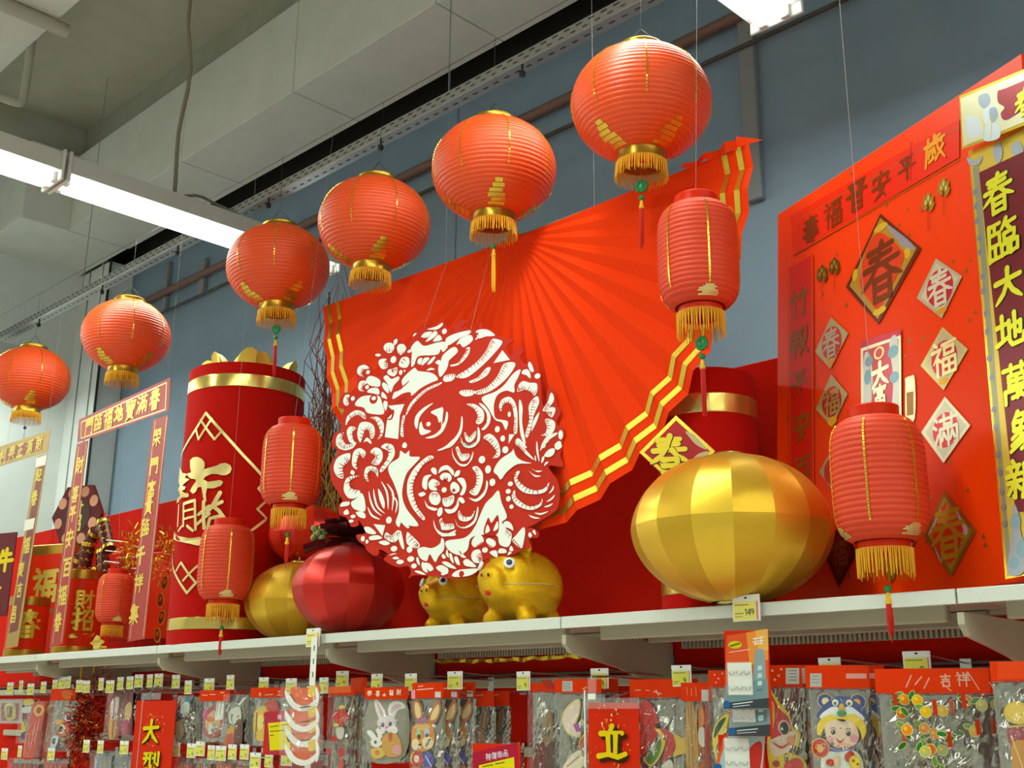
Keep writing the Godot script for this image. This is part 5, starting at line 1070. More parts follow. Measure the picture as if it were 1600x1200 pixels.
func drums() -> void:
	var t := thing("felt_drum", "tall red felt drum with a gold good-fortune emblem", "drum", Vector3(-3.425, 1.763, -0.2))
	var b := MB.new()
	b.lathe(PackedVector2Array([Vector2(0.0005, 0.0), Vector2(0.2, 0.0), Vector2(0.2, 0.0), Vector2(0.2, 0.925), Vector2(0.199, 0.931), Vector2(0.199, 0.931), Vector2(0.19, 0.931), Vector2(0.19, 0.931), Vector2(0.19, 0.85), Vector2(0.0005, 0.85)]), 72)
	part("drum_body", b, M.red_velvet, t)
	for y in [[0.046, 0.083], [0.846, 0.89]]:
		var g := MB.new()
		g.lathe(PackedVector2Array([Vector2(0.2012, y[0]), Vector2(0.2018, y[0] + 0.003), Vector2(0.2018, y[1] - 0.003), Vector2(0.2012, y[1])]), 72)
		part("gold_band", g, M.band_gold, t)
	var em := MB.new()
	em.wrap = 0.2
	art(em, "f ffffff;b 9.6 66.5 754.9 127.3 691.6 205.3 608.6 297.1 521.3;l 9.6 66.5 754.9 25.6 703.6 -26.1 660.7 -94.8 621.7 -101.4 588;b 7.7 29 699.4 43.8 666.3 92 732.5;b 7.7 46.2 733.4 107.9 660.8 130.7 688.4;b 7.9 283.7 525.7 261.6 501.3 290.9 471.9;b 7.8 291.5 462.9 263.4 432.8 295.7 406.1;b 8.9 292.9 399.8 246.4 358.7 162.6 245.2 86.6 192.9 50.4 159.7;l 8.7 50.4 159.7 1.2 204.4 -57.8 256.9 -101.2 321.8;b 8 -19.4 234.2 8.6 260.1 84.2 189.5;b 7.7 28.1 200.2 83 244;b 8 -101.3 438.2 -101.2 407.3 -101.5 377;s -101.3 379.3 -45.8 356.2 40.6 336.7 87.8 336.2 90.3 310.3 33.9 320.6 -101.6 352.7;p 9.9 598.9 23.9 607.5 46.5 606.6 67.5 597.2 78.3 585.3 80.2 572.9 77 562.2 99 565.7 124.5 572 136.4 578.4 152.1 580.1 166.9 573.6 173.1 561 168.8 548.1 157.6 539.5 142.6 538.9 126.8 543.4 107.6 544 85.9 536 79.7 527.4 97.9 518.4 139.6 523.2 149.2 516.5 142.9 504.5 119.5 495.8 95.8 496.8 93 476.4 98 451 85.2 463.7 78.4 489.3 73.3 503.6 59.1 501.7 52.7 487.7 39.9 482.8 23.9 494.2 36.4 511.1 48.8 522 46.9 530.7 24 535.6 6.2 545.2 0 555.9 22.1 556.6 14.5 574.8;p -99.5 595.5 -36.5 563.9 2.6 553.6 -15.5 544.5 16.3 534.1 -11.8 524.9 -30.6 518.5 -2.1 512 -7.8 503 -27 502.6 -11 492.4 17.1 486.4 21.6 475.6 -7.4 472.4 -101.5 470.7 -101.4 484.2 -43.9 487.3 -58.5 505 -101.5 516 -55.2 523.6 -101.5 544.2 -101.6 564.4;b 9.4 -6.8 455.3 3.5 380.5;b 10.7 -6.6 454.1 51 460.1 64.8 363.5;b 7.5 -2.1 428.1 54.2 432.2;b 7.4 2.2 402.3 57 406.8;b 9.3 -46.5 454.6 -38.7 385.5;b 8.1 -5.6 379.7 -27.6 367.2;b 9.1 24.4 378.5 54.4 359.4;b 12.1 87.5 453.9 89.7 416.8 97.2 365.4;b 10.9 71.7 411.8 107.8 437.5;b 10.8 70.5 380.9 111.4 412.3;b 14.4 141.7 481 123.8 444.2 103.2 416.2;b 12 106.1 428 150.1 451.1;b 12 121.9 437 142.9 421.3 160.1 398.7;b 10.7 114 396.8 109.2 363.8;b 10.7 114 396.8 153.6 405.8 136.4 366.8;b 10.7 110.3 366.1 143.2 372.7", 0.0045, 0.00004)
	part("gold_emblem", em, M.pale_gold, t)
	# gold paper ingots standing in the drum's mouth
	for q in [[-0.10, 0.02, 0.3, "gold paper ingot in the drum's mouth, the left one with a raised horn"], [0.045, 0.09, -0.35, "gold paper ingot in the drum's mouth, the middle one"], [0.09, -0.055, 0.9, "gold paper ingot in the drum's mouth, the rounded right one"]]:
		var g := thing("paper_ingot", q[3], "paper ingot", Vector3(-3.425 + q[0], 2.615, -0.2 + q[1]), q[2] + 0.75, "gold paper ingots in the drum")
		var r := []
		for k in 13:
			var a := PI * k / 12.0
			var x := -0.095 + 0.19 * k / 12.0
			var top := 0.095 + 0.045 * pow(absf(cos(a)), 2.0) + 0.02 * sin(a * 3.0)
			var z := 0.045 * sin(a)
			r.append(PackedVector3Array([Vector3(x * 0.8, 0.0, z * 0.5), Vector3(x * 0.9, top * 0.5, z), Vector3(x, top, z * 0.85), Vector3(x * 0.99, top - 0.004, z * 0.5), Vector3(x, top * 0.98, -z * 0.85), Vector3(x * 0.9, top * 0.5, -z), Vector3(x * 0.8, 0.0, -z * 0.5)]))
		r.reverse()
		var mb := MB.new()
		mb.rows(r, false)
		part("ingot_shell", mb, M.pot_gold, g)
	var u := thing("felt_drum", "shorter red felt drum behind the large gold satin lantern", "drum", Vector3(-1.535, 1.763, -0.28))
	b = MB.new()
	b.lathe(PackedVector2Array([Vector2(0.0005, 0.0), Vector2(0.117, 0.0), Vector2(0.117, 0.0), Vector2(0.117, 0.557), Vector2(0.116, 0.561), Vector2(0.116, 0.561), Vector2(0.0005, 0.561)]), 56)
	part("drum_body", b, M.red_velvet, u)
	for y in [[0.05, 0.09], [0.455, 0.5]]:
		var g := MB.new()
		g.lathe(PackedVector2Array([Vector2(0.1175, y[0]), Vector2(0.1182, y[0] + 0.003), Vector2(0.1182, y[1] - 0.003), Vector2(0.1175, y[1])]), 56)
		part("gold_band", g, M.band_gold, u)
	
	var d := solo("spring_card", boxed(Vector3.ZERO, Vector3(0.118, 0.118, 0.002), 0.0, Basis(Vector3.BACK, PI / 4)), M.foil_gold, "diamond spring-character card leaning on the drum behind the gold lantern", "card")
	d.position = Vector3(-1.503, 2.118, -0.115)
	d.rotation.y = 0.663
	part("face_print", drawn("f a81a1c;p -72 0 0 -72 72 0 0 72;f b9a880;s 20 46 40 36 66 4 44 14 30 30;s 70 -2 40 -30 36 -16 50 -4;f 16140f;g 春 -16 -8 92 1.75;f e3c92f;g 春 -17 -7 92 1.35", 0.00006, 0.0, 0.0015), M.foil_print, d)


# ---------- satin lanterns ----------
func pumpkin(label: String, at: Vector3, r: float, h: float, gores: int, yaw: float, m0: Material, m1: Material, stub: Material, leafy: bool) -> Node3D:
	var t := thing("satin_lantern", label, "lantern", at, yaw, "")
	var prof := func(s: float) -> Vector2:
		var y := absf(s) * 0.985
		return Vector2(r * sqrt(maxf(0.0, 1.0 - pow(y * 0.94 + 0.045, 2.0))) * 1.001, h * s)
	for k in gores:
		var mb := MB.new()
		for half in [-1.0, 1.0]:
			var rr := []
			for j in 13:
				var s: float = lerpf(-1.0, 0.0, j / 12.0) if half < 0.0 else lerpf(0.0, 1.0, j / 12.0)
				var p: Vector2 = prof.call(s)
				var a0 := TAU * k / gores
				var a1 := TAU * (k + 1) / gores
				var c0 := Vector3(cos(a0), 0, -sin(a0)) * p.x
				var c1 := Vector3(cos(a1), 0, -sin(a1)) * p.x
				var q := PackedVector3Array()
				for i in 7:
					var f := i / 6.0
					var ch := c0.lerp(c1, f)
					ch += ch.normalized() * (p.x - ch.length()) * (0.35 if k % 3 else 0.2)
					ch += ch.normalized() * 0.0012 * sin(s * 60.0 + k) * sin(PI * f) * (1.0 if k % 4 == 1 else 0.25)
					q.append(ch + Vector3(0, p.y, 0))
				rr.append(q)
			mb.rows(rr)
		part("gore", mb, m0 if k % 2 == 0 else m1, t)
	for s in [-1.0, 1.0]:
		var e := MB.new()
		e.lathe(PackedVector2Array([Vector2(r * 0.17, -0.002), Vector2(r * 0.18, 0.004), Vector2(r * 0.15, 0.01), Vector2(0.0005, 0.012)]), 20, Vector3(0, s * h * 0.985, 0), Basis(Vector3.RIGHT, 0.0 if s > 0.0 else PI))
		part("end_cap", e, stub, t)
	if leafy:
		var b := MB.new()
		b.tube(PackedVector3Array([Vector3(0, h, 0), Vector3(0.004, h + 0.02, 0.004)]), 0.006, 0.004, 8)
		part("stalk", b, stub, t)
	return t


func pumpkins() -> void:
	pumpkin("large gold satin lantern sitting on the shelf before the poster board", Vector3(-1.315, 1.917, -0.035), 0.203, 0.147, 16, 0.22, M.satin_gold, M.satin_gold_cross, M.band_gold, false)
	pumpkin("smaller gold satin lantern half hidden by the crimson one", Vector3(-3.045, 1.886, -0.2), 0.163, 0.122, 14, 0.1, M.satin_gold, M.satin_gold_cross, M.band_gold, true)
	pumpkin("crimson satin lantern on the shelf left of the piggy banks", Vector3(-2.655, 1.893, -0.1), 0.161, 0.122, 14, 0.25, M.satin_red, M.satin_red_cross, M.petal_maroon, false)
	pumpkin("red satin lantern stacked behind, above the gold one", Vector3(-3.09, 2.108, -0.26), 0.13, 0.098, 14, 0.4, M.satin_red, M.plastic_red, M.petal_maroon, false)
	# maroon cloth poinsettia lying on the crimson lantern
	var t := thing("cloth_flower", "dark maroon cloth poinsettia resting on the crimson satin lantern", "artificial flower", Vector3(-2.728, 2.002, -0.17), 0.4)
	t.scale = Vector3.ONE * 1.25
	for ring_ in 3:
		for k in 9:
			var a := TAU * (k + 0.5 * ring_) / 9.0
			var ln: float = [0.125, 0.105, 0.075][ring_]
			var lift: float = [0.25, 0.75, 1.2][ring_]
			var rr := []
			for j in 6:
				var f := j / 5.0
				var w := 0.036 * sin(PI * (0.12 + 0.86 * f)) * (1.0 + 0.1 * sin(k * 3.0))
				var q := PackedVector3Array()
				for i in 5:
					var s := i / 2.0 - 1.0
					q.append(Vector3(s * w, ln * f * lift * 0.8 - 0.04 * f * f + 0.012 * absf(s) + 0.02 + ring_ * 0.008, ln * f))
				rr.append(q)
			var mb := MB.new()
			mb.xf = Transform3D(Basis(Vector3.UP, a), Vector3.ZERO)
			mb.rows(rr)
			part("petal", mb, M.petal_maroon, t)
	for k in 9:
		var mb := MB.new()
		mb.ball(Vector3(-0.07 + 0.012 * (k % 3), 0.035 + 0.011 * (k / 3), 0.07 - 0.01 * (k % 2)), Vector3.ONE * 0.008, Basis.IDENTITY, 8, 6)
		part("berry", mb, M.berry, t)


# ---------- piggy banks: one smooth skin round a field of balls ----------
func nets(lo: Vector3, hi: Vector3, cell: float, f: Callable) -> MB:
	var n := Vector3i(((hi - lo) / cell).ceil()) + Vector3i.ONE
	var d := PackedFloat32Array()
	d.resize(n.x * n.y * n.z)
	for z in n.z:
		for y in n.y:
			for x in n.x:
				d[x + n.x * (y + n.y * z)] = f.call(lo + Vector3(x, y, z) * cell)
	var id := PackedInt32Array()
	id.resize(d.size())
	id.fill(-1)
	var mb := MB.new()
	for z in n.z - 1:
		for y in n.y - 1:
			for x in n.x - 1:
				var sum := Vector3.ZERO
				var cnt := 0
				for ax in 3:
					for k in 4:
						var o := Vector3i(0, 0, 0)
						o[(ax + 1) % 3] = k & 1
						o[(ax + 2) % 3] = k >> 1
						var e := o
						e[ax] = 1
						var a := d[x + o.x + n.x * (y + o.y + n.y * (z + o.z))]
						var b := d[x + e.x + n.x * (y + e.y + n.y * (z + e.z))]
						if (a < 0.0) != (b < 0.0):
							sum += Vector3(o).lerp(Vector3(e), a / (a - b))
							cnt += 1
				if cnt:
					id[x + n.x * (y + n.y * z)] = mb.add(lo + (Vector3(x, y, z) + sum / cnt) * cell)
	var st := [1, n.x, n.x * n.y]
	for z in range(1, n.z - 1):
		for y in range(1, n.y - 1):
			for x in range(1, n.x - 1):
				var i := x + n.x * (y + n.y * z)
				for ax in 3:
					if (d[i] < 0.0) == (d[i + st[ax]] < 0.0):
						continue
					var u: int = st[(ax + 1) % 3]
					var w: int = st[(ax + 2) % 3]
					var q := [id[i - u - w], id[i - w], id[i], id[i - u]]
					if d[i] > 0.0:
						q.reverse()
					mb.t(q[0], q[1], q[2])
					mb.t(q[0], q[2], q[3])
	return mb


func egg(p: Vector3, o: Vector3, r: Vector3) -> float:
	var k := (p - o) / r
	return (k.length() - 1.0) * minf(r.x, minf(r.y, r.z))


func smin(a: float, b: float, k: float) -> float:
	var h := clampf(0.5 + 0.5 * (b - a) / k, 0.0, 1.0)
	return lerpf(b, a, h) - k * h * (1.0 - h)


func pig_field(p: Vector3) -> float:
	# nose towards -x
	var q := Vector3(p.x, p.y, absf(p.z))
	var f := egg(p, Vector3(0.006, 0.082, 0), Vector3(0.086, 0.078, 0.084))
	f = smin(f, egg(p, Vector3(-0.05, 0.096, 0), Vector3(0.058, 0.06, 0.066)), 0.03)
	f = smin(f, egg(p, Vector3(-0.112, 0.09, 0), Vector3(0.018, 0.026, 0.031)), 0.01)
	f = smin(f, egg(p, Vector3(-0.094, 0.064, 0), Vector3(0.022, 0.018, 0.03)), 0.016)
	f = smin(f, egg(q, Vector3(-0.05, 0.158, 0.042), Vector3(0.01, 0.026, 0.02)), 0.008)
	f = smin(f, egg(q, Vector3(-0.045, 0.014, 0.045), Vector3(0.022, 0.018, 0.02)), 0.014)
	f = smin(f, egg(q, Vector3(0.05, 0.014, 0.045), Vector3(0.022, 0.018, 0.02)), 0.014)
	return f


func pigs() -> void:
	var o := thing("piggy_bank", "glittery gold piggy bank, the left one under the paper-cut's rim", "piggy bank", Vector3(-2.265, 1.763, -0.16), 0.0, "gold piggy banks")
	part("pig_body", nets(Vector3(-0.135, -0.012, -0.105), Vector3(0.125, 0.19, 0.105), 0.0052, pig_field), M.glitter_gold, o)
	for s in [-1.0, 1.0]:
		var e := MB.new()
		var n := Vector3(-0.74, 0.36, 0.57 * s).normalized()
		e.ball(Vector3(-0.0965, 0.122, 0.038 * s), Vector3(0.0125, 0.0125, 0.006), Basis.looking_at(n), 14, 8)
		var ep := part("eye", e, M.eye_white, o)
		var pu := MB.new()
		pu.ball(Vector3(-0.0965, 0.121, 0.038 * s) + n * 0.0045, Vector3(0.007, 0.007, 0.003), Basis.looking_at(n), 12, 8)
		part("pupil", pu, M.bead_blue, ep)
		var nn := MB.new()
		nn.ball(Vector3(-0.1295, 0.096, 0.009 * s), Vector3(0.002, 0.004, 0.0025), Basis.IDENTITY, 8, 6)
		part("nostril", nn, M.cracker_brown, o)
	var mo := MB.new()
	mo.ball(Vector3(-0.117, 0.062, 0), Vector3(0.007, 0.007, 0.009), Basis.IDENTITY, 10, 6)
	part("mouth", mo, M.thread_red, o)
	var tail := MB.new()
	var q := PackedVector3Array()
	for k in 16:
		q.append(Vector3(0.095 + k * 0.0012, 0.095 + 0.008 * sin(k * 0.8), 0.008 * cos(k * 0.8)))
	tail.tube(q, 0.003, 0.0015, 6)
	part("tail", tail, M.glitter_gold, o)
	# shrink-wrap seam round the belly
	var w := MB.new()
	q = PackedVector3Array()
	for k in 33:
		var a := TAU * k / 32.0
		q.append(Vector3(-0.012 + cos(a) * 0.1, 0.082 + 0.004 * cos(a), sin(a) * 0.0845))
	w.tube(q, 0.0009, -1.0, 4)
	part("wrap_seam", w, M.fishing_line, o)
	o.rotation.y = 1.66
	o.scale = Vector3.ONE * 0.98
	var o2 := copy(o, "glittery gold piggy bank, the right one standing clear of the paper-cut", Vector3(-2.02, 1.763, -0.155), 1.7, "gold piggy banks")
	o2.scale = Vector3.ONE * 1.16


# ---------- dried twigs behind the drum ----------
func twigs() -> void:
	var t := thing("twig_bundle", "bundle of curly red-brown and gold twigs right of the tall drum", "dried twigs", Vector3(-3.13, 1.763, -0.33))
	var stem := MB.new()
	stem.tube(PackedVector3Array([Vector3(-0.05, 0.2, -0.04), Vector3(-0.09, 1.25, -0.05)]), 0.006)
	part("support_stick", stem, M.wire, t)
	for g in [[44, "twig_red", 0.6, 1.25], [30, "twig_gold", 0.45, 1.0]]:
		for k in g[0]:
			var q := PackedVector3Array()
			var lean := Vector3(rng.randf_range(-0.07, 0.13), 1.0, rng.randf_range(-0.02, 0.06))
			var ph := rng.randf() * TAU
			var ln := rng.randf_range(g[2], g[3])
			var n := 16
			for i in n:
				var f := float(i) / (n - 1)
				var wob := 0.006 + 0.04 * f
				q.append(Vector3(rng.randf_range(-0.018, 0.018) + lean.x * f * f * 1.2 + wob * sin(f * 13.0 + ph), 0.12 + ln * f * (0.95 if k % 3 else 0.8), lean.z * f + wob * 0.6 * cos(f * 15.0 + ph * 2.0)) + Vector3(0.05 if g[1] == "twig_gold" else 0.0, 0, 0))
			var mb := MB.new()
			mb.tube(q, 0.0028, 0.0011, 5)
			for b in 3:
				var at: Vector3 = q[5 + b * 3]
				var s := PackedVector3Array()
				for i in 6:
					s.append(at + Vector3(sin(ph + b) * 0.012 * i + 0.004 * sin(i * 2.0), 0.014 * i, 0.004 * cos(i * 1.6)))
				mb.tube(s, 0.0017, 0.0008, 4)
			part("twig", mb, M[g[1]], t)


# ---------- the poster board and the prints on it ----------
func flat_print(called: String, label: String, cat: String, at: Vector2, s: String, foil: bool, w: float, group := "", base: Array = []) -> Node3D:
	# a print on the board, its thin sheet and its picture; coordinates are the board's own
	var o := thing(called, label, cat, board_at(Vector3(at.x, at.y, w)), 0.0, group)
	o.basis = board_basis()
	if base:
		var sh := MB.new()
		sh.slab(PackedVector2Array(base.map(func(q): return q - at)), -0.0006, 0.0)
		part("card_sheet", sh, M.board_red if not foil else M.foil_gold, o)
	var mb := MB.new()
	mb.xf = Transform3D(Basis.IDENTITY, Vector3(-at.x, -at.y, 0))
	art(mb, s, 0.0005, 0.00008)
	part("face_print", mb, M.foil_print if foil else M.print, o)
	return o



func board_basis() -> Basis:
	var r := Vector3(0.91909, 0, 0.39404)
	var n := Vector3(-0.39404, 0, 0.91909)
	var u := (Vector3.UP * 0.99756 - n * 0.06976).normalized()
	return Basis(r, u, r.cross(u))


func board_at(p: Vector3) -> Vector3:
	return Vector3(-1.372, 2.738, -0.38) + board_basis() * p


func quad4(a: Vector2, b: Vector2, c: Vector2, d: Vector2) -> Array:
	return [a, b, c, d]


func red_board() -> void:
	var t := thing("poster_board", "large orange-red poster board carrying gold Spring Festival prints", "poster board", board_at(Vector3.ZERO))
	t.basis = board_basis()
	var b := MB.new()
	b.box(Vector3(0.389, -0.485, -0.012), Vector3(0.778, 0.97, 0.024), 0.002)
	part("board_panel", b, M.board_red, t)
	var conf := "f 8a5a14"
	var r2 := RandomNumberGenerator.new()
	r2.seed = 21
	for k in 64:
		var x := r2.randf_range(20, 690)
		var y := r2.randf_range(-930, -14)
		var s := r2.randf_range(4.0, 6.5)
		conf += ";p %.1f %.1f %.1f %.1f %.1f %.1f" % [x - s, y - s * 0.4, x + s, y - s * 0.7, x + s * 0.2, y + s * 1.2]
	part("gold_confetti_print", drawn(conf, 0.000004, 0.0, 0.0003), M.foil_print, t).set_meta("kind", "stuff")
	# couplet strips printed in dark bronze on deeper red
	flat_print("couplet_strip", "top lintel strip on the board with bronze brush characters", "couplet", Vector2(0.3663, -0.1028), "f d9220c;p 56 -28.9 615.9 -55.4 610.8 -137.5 66 -136.8;f 9a5a10;l 2 76.5 -51.1 81.3 -136;l 2 76.5 -51.1 614.7 -74.7;l 2 81.3 -136 610.5 -142.9;f 7a2e0c;g 壽 136.2 -98.9 67.8 1.2;g 福 219.5 -91.8 69.1 1.05;g 晋 302.9 -82.3 73.4 1.3;g 安 383.1 -95.2 65.3 1.2;g 平 463.4 -90.2 57.7 1.1;f d98a1a;g 歲 546.3 -89.1 67.1 1.3;f c23010;l 2.2 477.4 -37.5 473.4 -124.4", false, 0.0012)
	flat_print("couplet_strip", "vertical couplet strip down the board's left edge, bronze brush characters", "couplet", Vector2(0.09481, -0.4018), "f cf1d0e;p 45.5 -162 145.2 -164 141.4 -901.2 50.1 -898.5;f b0741c;l 2 50.7 -170.5 55.1 -692.5;l 1.9 140.3 -168.6 139.1 -707.5;f 8a4a12;g 竹 90.7 -267.3 72.5 1.3;g 報 90.2 -361.6 71 1.3;g 平 92.1 -459.2 63.4 1.2;g 安 98.6 -566.1 70.5 1.2;g 百 102.7 -665 65.9 1.2", false, 0.0012)
	var q := [
		["largest spring diamond print at the board's top, bronze character", Vector2(0.3721, -0.2837), "f 6b2a10;p 378.7 -159.5 497.4 -286.1 363.6 -405.5 260.4 -286;f b98a28;p 378.3 -169.8 484.7 -281.1 362 -393.7 273.4 -287.6;f 9a93a0;s 393.8 -189.7 445.1 -236.9 477.5 -275.5 458.6 -276.5 412.6 -220.9;s 308 -277.7 319.3 -256.6 301.4 -287.2;s 288.2 -300.3 340.8 -362.4 316.8 -336.8;f d8b02a;e 456.5 -281.4 10 12.5 20;e 293.3 -269.4 9 13.3 -15;e 368.7 -377.4 20.7 8.4;e 379.5 -192.6 21.5 8.8;f e2401a;s 377.1 -203.5 439.9 -266.4 442.5 -295.8 372.9 -370.3 341.3 -348.1 307.7 -289.5 337.3 -218.8;f 7a3408;g 春 377.8 -291.7 137.9 1.05", true, 0.002],
		["silver spring diamond print right of the largest one", Vector2(0.542, -0.3901), "f b9b096;p 537 -323.5 603.7 -385.8 545.5 -452.1 479.5 -387.1;f cfc4a0;p 536.4 -332.8 593.7 -384.8 544.4 -441.2 492.1 -390.1;f c8283c;e 543.9 -388 35.8 39.2 20;f d9d2b8;g 春 543.9 -388 75.4 1.05;f d99a1a;e 546.4 -436.6 14.2 6.5", true, 0.002],
		["gold and silver fortune diamond print in the board's right column", Vector2(0.5477, -0.5331), "f c9b878;p 546.2 -469.3 609 -533.4 542.4 -595.3 483.2 -530.2;f bfae86;p 545.7 -478.3 599.4 -531.8 543 -585.3 495.6 -532.4;f c8283c;e 547.7 -533.1 34.3 35.2 20;f f0dfa0;g 福 547.7 -533.1 70.1 1.05;f d99a1a;e 543.4 -577.8 13.7 6.2", true, 0.002],
		["silver fullness diamond print beside the barrel lantern", Vector2(0.5413, -0.6724), "f cfc2a2;p 545 -608.5 605.9 -678.6 534.3 -734.7 478.3 -663.2;f b9ad92;p 544.5 -617.2 596.5 -676.5 534.9 -725 490.4 -665.9;f c8283c;e 542.9 -672.8 33.3 34 12;f cfc6a8;g 滿 542.9 -672.8 65.4 1.05", true, 0.002],
		["lowest right spring diamond print in dull gold and mauve", Vector2(0.5463, -0.8654), "f 8a5a20;p 532.9 -787.6 607 -871.7 541.5 -945.6 475.1 -862.6;f a8842a;p 532.4 -797.1 596.4 -870.2 542.1 -935.4 487 -863;f cfb0c0;s 558.7 -820.4 573.2 -843.7 587.4 -866.6 577.4 -876.7 566.4 -849.7;s 487 -861.9 501.6 -842.4 522.9 -819.4 507.9 -848.1;s 499.5 -880.2 520.5 -918 511.3 -907.6;f d8301c;s 535 -809.4 566.7 -845.1 574.4 -874 543 -920.6 511.9 -895.9 500.5 -861.4;f b98a20;g 春 539.9 -864.5 98.8 1.05", true, 0.002],
		["small dull silver spring diamond left of the central poster", Vector2(0.2114, -0.3971), "f a89a72;p 208 -339 266.4 -394.8 203.6 -458.4 149.6 -402.5;f c02a20;e 209.1 -399.3 34.5 38.3 14;f a89c80;g 春 206.9 -398.7 67.7 1.05;f c98a20;e 203.9 -442.3 13.8 8.8", true, 0.002],
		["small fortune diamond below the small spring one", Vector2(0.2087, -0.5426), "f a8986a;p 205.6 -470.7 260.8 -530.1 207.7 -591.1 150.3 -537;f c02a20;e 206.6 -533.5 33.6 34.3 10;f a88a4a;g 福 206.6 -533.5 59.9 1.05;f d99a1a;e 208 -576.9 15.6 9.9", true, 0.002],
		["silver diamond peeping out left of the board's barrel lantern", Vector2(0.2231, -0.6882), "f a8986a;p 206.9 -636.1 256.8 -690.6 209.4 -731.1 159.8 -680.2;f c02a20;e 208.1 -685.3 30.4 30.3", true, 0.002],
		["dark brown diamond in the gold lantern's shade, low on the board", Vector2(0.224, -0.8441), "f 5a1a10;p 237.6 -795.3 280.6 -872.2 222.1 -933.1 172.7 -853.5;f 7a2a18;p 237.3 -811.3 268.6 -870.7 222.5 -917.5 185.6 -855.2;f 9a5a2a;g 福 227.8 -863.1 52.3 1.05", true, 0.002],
		["spring diamond half hidden behind the board's barrel lantern", Vector2(0.3938, -0.9033), "f 8a5a20;p 395.3 -778.8 456 -864.8 381.3 -941.1 304.9 -854.7;f a8842a;p 394.8 -791.4 445.6 -863.4 381.8 -929 320.4 -856.7;f d8301c;e 384.6 -860.1 43.6 44.4;f cfb0c0;s 435.1 -862 445.1 -873.1 415.6 -898.5 416.4 -881.5;f b98a20;g 春 384.6 -860.1 98 1.05", true, 0.0022],
	]
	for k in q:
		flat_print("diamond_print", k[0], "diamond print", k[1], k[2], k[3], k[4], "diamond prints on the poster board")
	flat_print("luck_poster", "central framed red and silver poster hanging on the board", "poster", Vector2(0.3629, -0.5346), "f b9263a;p 307.8 -426.5 432.4 -437.2 425.7 -630.6 304.3 -613.2;f d8cfae;p 307.4 -442.1 431.8 -450.7 425.7 -630.6 304.3 -613.2;f b53a48;p 315.4 -450.2 424 -456.5 418.6 -623.7 312.5 -609.6;f b9b2a8;s 317 -466.2 337.3 -466.5 343.3 -529.4 329.1 -594.4 314.9 -597.8;s 397.1 -456.5 422 -458.6 417.7 -602.4 398.5 -611 405.5 -532.6;f 6f8f98;e 332.9 -477.9 12.5 11.1;e 407.8 -478.9 15.7 13.5;e 409.3 -533.6 13.5 12;e 327.8 -511.4 10.4 16.5;f d9c27a;e 365.3 -469.1 16.2 13.7;f b53a48;e 365.3 -469.1 10.2 9.6;f efe3ae;g 大 367.5 -516.7 56.7 1.7;g 富 365.9 -560 45.5 1.5", true, 0.003)
	flat_print("scroll_charm", "narrow gold scroll charm right of the central poster", "charm", Vector2(0.4517, -0.5846), "f d8c89a;s 438.4 -554.8 438.8 -544.3 453.6 -543.1 466 -551.7 462.1 -631.3 436.9 -628;f 8a5a14;p 441.2 -574.1 461.1 -576.6 458.9 -622.8 440.8 -621.1;f f4e8b0;s 442.3 -550.6 453.4 -548.3 462 -558.5 456 -570 443.4 -566.7", true, 0.002)
	flat_print("wheat_sticker", "dark gold flower sprig sticker, leftmost of the left pair", "sticker", Vector2(0.1777, -0.2269), "f 6b4a14;e 177.8 -214.5 7.9 12.5 0;e 168.4 -218.8 7.5 12.5 28;e 187 -225.7 7.4 12.4 -28;e 165.9 -230.5 6.5 10.9 40;e 189.1 -238.9 6.4 10.8 -40;f a88a2a;e 177.8 -216 3.5 6.2;e 169.5 -222.4 3.2 5.6;e 185.8 -228.4 3.2 5.6;f 8a2c10;l 1.6 177.4 -242.5 176.8 -285.7", true, 0.002, "flower sprig stickers")
	flat_print("wheat_sticker", "dark gold flower sprig sticker, second of the left pair", "sticker", Vector2(0.2215, -0.2245), "f 6b4a14;e 221.8 -212.2 7.7 12.3 0;e 212.5 -216.5 7.3 12.3 28;e 230.6 -223.3 7.2 12.2 -28;e 210 -228 6.3 10.8 40;e 232.6 -236.3 6.2 10.7 -40;f a88a2a;e 221.7 -213.8 3.4 6.2;e 213.6 -220 3.1 5.5;e 229.4 -225.9 3.1 5.5;f 8a2c10;l 1.5 221.2 -239.8 220.4 -282.5", true, 0.002, "flower sprig stickers")
	flat_print("wheat_sticker", "bright gold flower sprig sticker, lower of the upper right pair", "sticker", Vector2(0.5221, -0.198), "f a07c2a;e 522.8 -185.8 6.9 12.2 0;e 514.5 -190 6.5 12.2 28;e 530.2 -196.9 6.4 12.1 -28;e 511.9 -201.3 5.6 10.7 40;e 531.5 -209.8 5.5 10.6 -40;f d9c46a;e 522.7 -187.3 3 6.1;e 515.3 -193.5 2.8 5.5;e 529.1 -199.5 2.8 5.5;f 8a2c10;l 1.4 521.3 -213.2 519.1 -255.5", true, 0.002, "flower sprig stickers")
	flat_print("wheat_sticker", "bright gold flower sprig sticker, upper of the upper right pair", "sticker", Vector2(0.566, -0.1851), "f a07c2a;e 566.7 -173.1 6.7 12 0;e 558.7 -177.1 6.3 12.1 28;e 573.9 -184 6.2 12 -28;e 556.1 -188.3 5.4 10.5 40;e 575.1 -196.8 5.3 10.4 -40;f d9c46a;e 566.6 -174.6 2.9 6;e 559.5 -180.6 2.7 5.4;e 572.8 -186.6 2.7 5.4;f 8a2c10;l 1.4 565.2 -200.1 562.8 -241.7", true, 0.002, "flower sprig stickers")


# ---------- banners ----------

